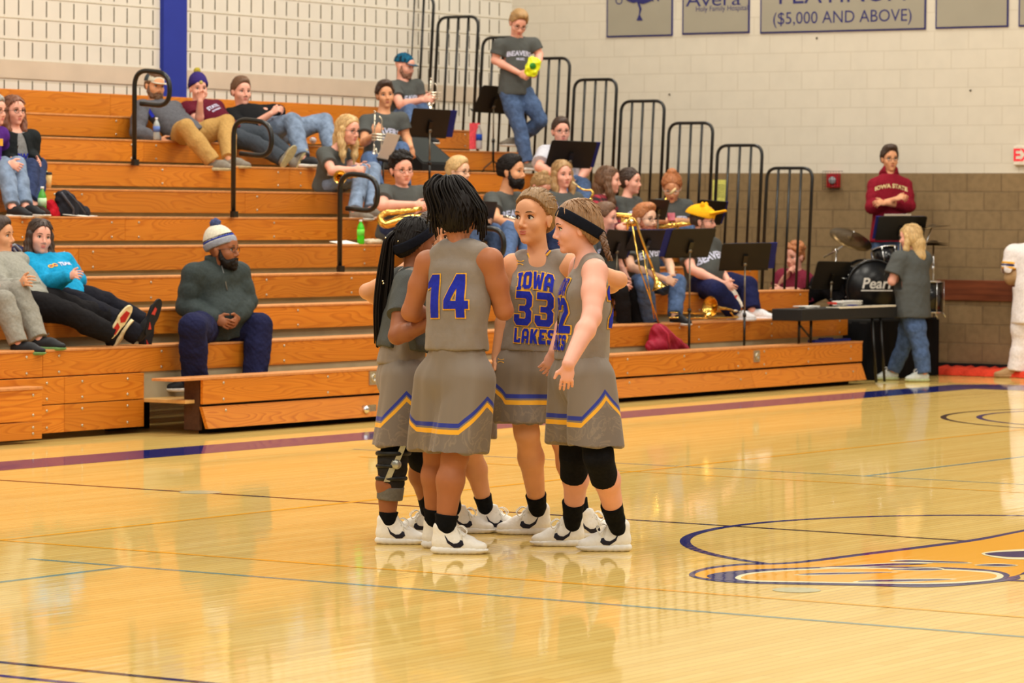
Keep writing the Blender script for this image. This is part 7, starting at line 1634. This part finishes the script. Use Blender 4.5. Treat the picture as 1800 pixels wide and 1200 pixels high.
    MB().poly([(XW-.053, y1-.012, (z0_+z1)/2), (XW-.053, y1-.03, (z0_+z1)/2+.016), (XW-.053, y1-.03, (z0_+z1)/2-.016)], (-1, 0, 0), .002).build('arrow', MATS['red_backlit_letters'], e)
    # fire alarm in a wire cage
    c = atX(1467, 317, XW); e = empty('fire_alarm', (XW-.04, c[1], c[2]-.09), 'red fire alarm behind a wire cage on the tan block wall', 'fire alarm'); RD = mat('fire_red', (176, 24, 36), rough=.4)
    MB().box((XW-.05, c[1]-.075, c[2]-.08), (XW, c[1]+.075, c[2]+.075)).build('alarm_box', RD, e, bevel=.005); MB().lathe((XW-.05, c[1], c[2]), (-1, 0, 0), [(.042, 0), (.042, .012), (.03, .02), (0, .024)], n=20).build('strobe', mat('grey_strobe', (170, 170, 176), rough=.3), e)
    mb = MB()
    for i in range(7): t = -.1+.2*i/6; mb.tube([(XW-.09, c[1]+t, c[2]-.1), (XW-.09, c[1]+t, c[2]+.1)], .0025, n=6).tube([(XW-.09, c[1]-.1, c[2]+t), (XW-.09, c[1]+.1, c[2]+t)], .0025, n=6)
    for sy in (-1, 1):
        for sz in (-1, 1): mb.tube([(XW-.09, c[1]+.1*sy, c[2]+.1*sz), (XW, c[1]+.1*sy, c[2]+.1*sz)], .003, n=6)
    mb.build('wire_cage', BLACKM, e)
    a, b = atX(1253, 316, XW), atX(1278, 354, XW); e = empty('wall_notice', (XW-.005, (a[1]+b[1])/2, b[2]), 'yellow paper notice on the tan wall behind the railings', 'notice'); MB().box((XW-.004, b[1], b[2]), (XW-.001, a[1], a[2])).build('paper', mat('yellow_paper', (214, 212, 110), rough=.9), e); mb = MB()
    for i in range(7): zz = b[2]+.05+i*.022; mb.box((XW-.006, b[1]+.03, zz), (XW-.004, a[1]-.03, zz+.004))
    mb.build('print_lines', mat('notice_ink', (90, 90, 70)), e)
    for (x, y) in ((1436, 67), (1177, 166), (1706, 159)):
        p_ = atX(x, y, XW); o = MB().lathe((XW, p_[1], p_[2]), (-1, 0, 0), [(.012, 0), (.010, .01), (0, .014)], n=10).build('wall_anchor', mat('dark_anchor', (70, 60, 40))); tag(o, {1436: 'small dark wall anchor under the platinum banner', 1177: 'small dark wall anchor, leftmost on the cream wall', 1706: 'small dark wall anchor, rightmost on the cream wall'}[x], 'wall anchor', 'dark wall anchors')
    # orange mat against the wall
    B = Blob(); a, b = atZ(1632, 661), atZ(1800, 664)
    yy0, yy1 = 15.6, 17.3; o = MB(); n = 30; vs = []; 
    for i in range(n+1):
        y = yy0+(yy1-yy0)*i/n; w_ = .03*math.sin(i*1.7)+.02*math.sin(i*3.1); vs += [(XW-.42+w_, y, .004), (XW-.40+w_, y, .055+.02*abs(math.sin(i*2.3))), (XW-.03, y, .07+.03*abs(math.sin(i*1.9))), (XW-.02, y, .004)]
    o.add(vs, [(4*i+j, 4*i+4+j, 4*i+5+j, 4*i+1+j) for i in range(n) for j in range(3)]+[(0, 1, 2, 3), (4*n+3, 4*n+2, 4*n+1, 4*n)], True); o = o.build('orange_netting', mat('orange_red_netting', (224, 62, 34), rough=.8, bump=.8, scale=60)); tag(o, 'strip of orange-red netting along the foot of the end wall', 'netting')
    # ------------------------------------------------------------ riser, drums, keyboard
    e = empty('drum_riser', (33.35, 18, 0), 'low stage with black skirt carrying the drum set', 'stage'); SK = cloth('black_skirt_cloth', (16, 16, 18))
    MB().box((32.60, 17.16, .58), (34.10, 18.95, .62)).build('platform', mat('black_stage_top', (26, 26, 26), rough=.8), e)
    vs = []; fs = []; path = [(32.60, 18.95), (32.60, 17.14), (34.12, 17.14), (34.12, 18.95)]; k_ = 0
    for (x0, y0_), (x1, y1_) in zip(path[:-1], path[1:]):
        L_ = math.hypot(x1-x0, y1_-y0_); n = int(L_/.03); nx, ny = (y1_-y0_)/L_, -(x1-x0)/L_
        for i in range(n+1): t = i/n; w_ = .008*math.sin(i*1.1); vs += [(x0+(x1-x0)*t+nx*w_, y0_+(y1_-y0_)*t+ny*w_, .005), (x0+(x1-x0)*t, y0_+(y1_-y0_)*t, .60)]
        for i in range(n): fs.append((k_+2*i, k_+2*i+2, k_+2*i+3, k_+2*i+1))
        k_ += 2*(n+1)
    MB().add(vs, fs, True).build('skirt', SK, e)
    zr = .62
    c = atX(1536, 512, 33.05); c[2] = zr+.315; axd = nz(np.array([-.72, -.70, 0])); e = empty('drum_set', (c[0], c[1]+.2, zr), 'black drum set with cymbals on the skirted stage', 'drum set')
    MB().lathe(c+axd*-.38, axd, [(.29, 0), (.29, .38)], n=40).build('bass_drum_shell', BLKG, e); MB().lathe(c, axd, [(.288, -.002), (.288, .002), (0, .003)], n=40).build('bass_drum_head', mat('black_drum_head', (18, 18, 20), rough=.3), e)
    for dd in (0, -.38): MB().tube(arc(c+axd*dd, UPV, np.cross(axd, UPV), .296, 0, 6.2832, 40)[:-1], .012, n=8, closed=True).build('hoop', BLKG, e)
    rr = nz(np.cross(UPV, axd)); rr = rr if rr@RT > 0 else -rr
    me = text_mesh('Pearl', .155, .003)
    for v in me.vertices: v.co.x += v.co.y*.2; v.co.x *= 1.0
    o_ = c+axd*.008+rr*.03+UPV*.05; me.transform(Matrix(((rr[0], 0, axd[0], o_[0]), (rr[1], 0, axd[1], o_[1]), (rr[2], 1, axd[2], o_[2]), (0, 0, 0, 1)))); link('lettering', me, mat('white_drum_lettering', (226, 222, 214), rough=.5), e)
    MB().obox(c+axd*.009+rr*.03-UPV*.02, rr*.17, axd*.001, UPV*.006).build('underline', MATS['white_drum_lettering'], e)
    mb = MB()
    for i in range(8):
        a = i*math.pi/4+.3; q = c+(rr*math.cos(a)+UPV*math.sin(a))*.305; mb.tube([q-axd*.02, q-axd*.1], .006, n=6)
    mb.build('lug', CHR, e)
    def tom(cc, ax2, r, hh, nm): 
        MB().lathe(cc, ax2, [(r, 0), (r, hh)], n=28).build(nm, BLKG, e); MB().lathe(cc+ax2*hh, ax2, [(r, -.002), (r*.98, .003), (0, .004)], n=28).build('drum_head', mat('coated_white_head', (222, 214, 200), rough=.6), e)
        u_ = nz(np.cross(ax2, (.3, .2, .9))); 
        for h_ in (0, hh): MB().tube(arc(cc+ax2*h_, u_, np.cross(ax2, u_), r+.006, 0, 6.2832, 28)[:-1], .007, n=6, closed=True).build('rim', CHR, e)
        mb = MB()
        for i in range(6): a = i*math.pi/3; q = cc+(u_*math.cos(a)+np.cross(ax2, u_)*math.sin(a))*(r+.012); mb.tube([q, q+ax2*hh], .004, n=5)
        mb.build('tension_rod', CHR, e)
    g = lambda x, y, X: atX(x, y, X)
    tom(g(1478, 488, 33.05), nz(UPV+RT*.1), .17, .13, 'snare_shell'); tom(g(1560, 470, 33.3), nz(UPV+FW*.25-RT*.15), .13, .20, 'tom_shell'); tom(g(1540, 466, 33.4), nz(UPV+FW*.2), .12, .04, 'tom_shell'); tom(g(1627, 548, 33.7), UPV, .18, .32, 'floor_tom_shell')
    def cymbal(cc, ax2, r): MB().lathe(cc, ax2, [(0, .03), (.03, .028), (.05, .012), (r*.6, .006), (r, -.004), (r, -.006), (r*.6, .003), (0, .02)], n=36).build('cymbal', mat('dark_bronze', (84, 66, 40), rough=.3, metal=.9), e)
    def stand(a, b, foot): MB().tube([a, b, np.array([foot[0], foot[1], zr+.15])], .008, n=8).build('cymbal_stand', CHR, e); [MB().tube([np.array([foot[0], foot[1], zr+.22]), np.array([foot[0]+.16*math.cos(t), foot[1]+.16*math.sin(t), zr+.008])], .007, n=6).build('stand_leg', CHR, e) for t in (.4, 2.5, 4.6)]; MB().lathe(b, UPV, [(.014, -.02), (.014, .02)], n=10).build('clamp', CHR, e)
    cc = g(1496, 420, 33.1); cymbal(cc, nz(UPV*.86+RT*.30-FW*.42), .235); MB().tube([g(1448, 452, 33.15), g(1468, 441, 33.15), g(1491, 426, 33.12)], .008, n=8).lathe(g(1470, 441, 33.15), FW, [(.02, -.02), (.02, .02)], n=10).build('boom_arm', CHR, e); MB().lathe(cc+nz(UPV*.86+RT*.30-FW*.42)*.03, nz(UPV*.86+RT*.30-FW*.42), [(.006, 0), (.006, .05), (.014, .052), (.014, .06)], n=8).build('wing_nut', CHR, e)
    q = g(1470, 441, 33.15); stand(q, q-UPV*.3, (q[0], q[1]))
    cc = g(1638, 399, 33.75); cymbal(cc, nz(UPV+RT*-.12), .2); q = g(1627, 430, 33.75); stand(cc, q, (q[0], q[1])); cc = g(1641, 427, 33.9); 
    cymbal(cc, UPV, .17); cymbal(cc-UPV*.02, UPV, .17); q = g(1641, 470, 33.9); stand(cc, q, (q[0], q[1]))
    for (x, y, X_) in ((1640, 470, 33.9), (1627, 500, 33.75), (1645, 515, 33.85), (1630, 545, 33.7)): MB().lathe(g(x, y, X_)-RT*.02, RT, [(.016, 0), (.02, .02), (.012, .04)], n=10).build('clamp', CHR, e)
    # stands by the drums
    desk_stand('black music stand before the man in the red hoodie, papers on top', (1543, 381), (1628, 381), (1540, 421), 0, zr, Xp=33.55, folder=(-.03, 1.0), sheet=(-.06, 'white sheet music sticking up above the stand by the red hoodie'))
    desk_stand('wide scratched black music stand left of the bass drum', (1434, 460), (1499, 460), (1424, 508), 0, zr, Xp=32.72, w=.52)
    # electric piano
    a, b = atY(1410, 548, 17.02), atX(1572, 548, 32.05)
    x0, x1 = 30.95, 32.25; yA, yB = 16.78, 17.10; zk = .735
    a = atY(1410, 550, 16.80); x0 = a[0]; x1 = atY(1578, 550, 16.80)[0]; zk = a[2]
    e = empty('electric_piano', ((x0+x1)/2, 16.95, 0), 'black electric piano on a folding stand at the bleacher end', 'keyboard')
    MB().box((x0, 16.80, zk-.08), (x1, 17.14, zk+.035)).build('piano_case', mat('black_textured_plastic', (30, 30, 30), rough=.6, bump=.3, scale=150), e, bevel=.008)
    MB().box((x0+(x1-x0)*.38, 16.795, zk+.028), (x1-.05, 16.95, zk+.044)).build('white_keys', mat('ivory_keys', (232, 222, 200), rough=.3), e); mb = MB(); n = 22
    for i in range(n):
        if i % 7 in (2, 6): continue
        xx_ = x0+(x1-x0)*.39+(x1-x0)*.57*i/n; mb.box((xx_, 16.86, zk+.044), (xx_+.012, 16.95, zk+.052))
    mb.build('black_keys', BLKG, e)['kind'] = 'stuff'
    for xx_, zf in ((x0+.18, RZ(0)+.004), (x0+.42, RZ(0)+.004), (32.02, .012), (32.2, .012)):
        MB().tube([(xx_, 16.84 if zf < .1 else 16.93, zk-.08), (xx_+.03, 16.80 if zf < .1 else 16.95, zf)], .014, n=8).build('leg', BLACKM, e)
    MB().tube([(x0+.2, 16.94, zk-.12), (x0+.42, 16.94, RZ(0)+.06)], .010, n=8).build('brace', BLACKM, e)
    mb = MB(); r = random.Random(2)
    pp = [('white_papers', (1420, 530), (.30, .18), 0, 'loose white papers at the left end of the electric piano'), ('paper_stack', (1490, 527), (.42, .2), .03, 'thick stack of white sheet music on the electric piano'), ('blue_booklet', (1478, 534), (.16, .1), .01, 'thin blue booklet in front of the stack on the piano'), ('red_card', (1446, 530), (.09, .09), .035, 'small red card on the papers on the piano')]
    for nm, (x, y), (w_, h_), th, lb in pp:
        q = atY(x, y, 17.02); q[2] = zk+.037
        if nm == 'red_card': q[2] += .032; q[1] -= .12
        if nm == 'blue_booklet': q[1] -= .13
        o = MB()
        for j in range(5 if nm == 'paper_stack' else 2):
            a_ = r.uniform(-.15, .15); o.obox(q+np.array([r.uniform(-.03, .03), 0, .004+j*.012]), np.array([w_/2*math.cos(a_), w_/2*math.sin(a_), 0]), np.array([-h_/2*math.sin(a_)*.6, h_/2*.6, 0]), np.array([0, 0, .004]))
        o = o.build(nm, {'blue_booklet': FOLD, 'red_card': mat('red_card_stock', (224, 70, 60))}.get(nm, PAPER)); tag(o, lb, 'paper')
    q = atY(1470, 598, RY(0)+.14); q[2] = RZ(0)+.0; o = MB().box((q[0]-.5, q[1]-.03, q[2]), (q[0]+.25, q[1]+.05, q[2]+.025)).box((q[0]-.3, q[1]-.02, q[2]+.025), (q[0]-.1, q[1]+.04, q[2]+.04)).build('book_pile', FOLD); tag(o, 'dark blue books lying on the front bench under the piano', 'books')
things()
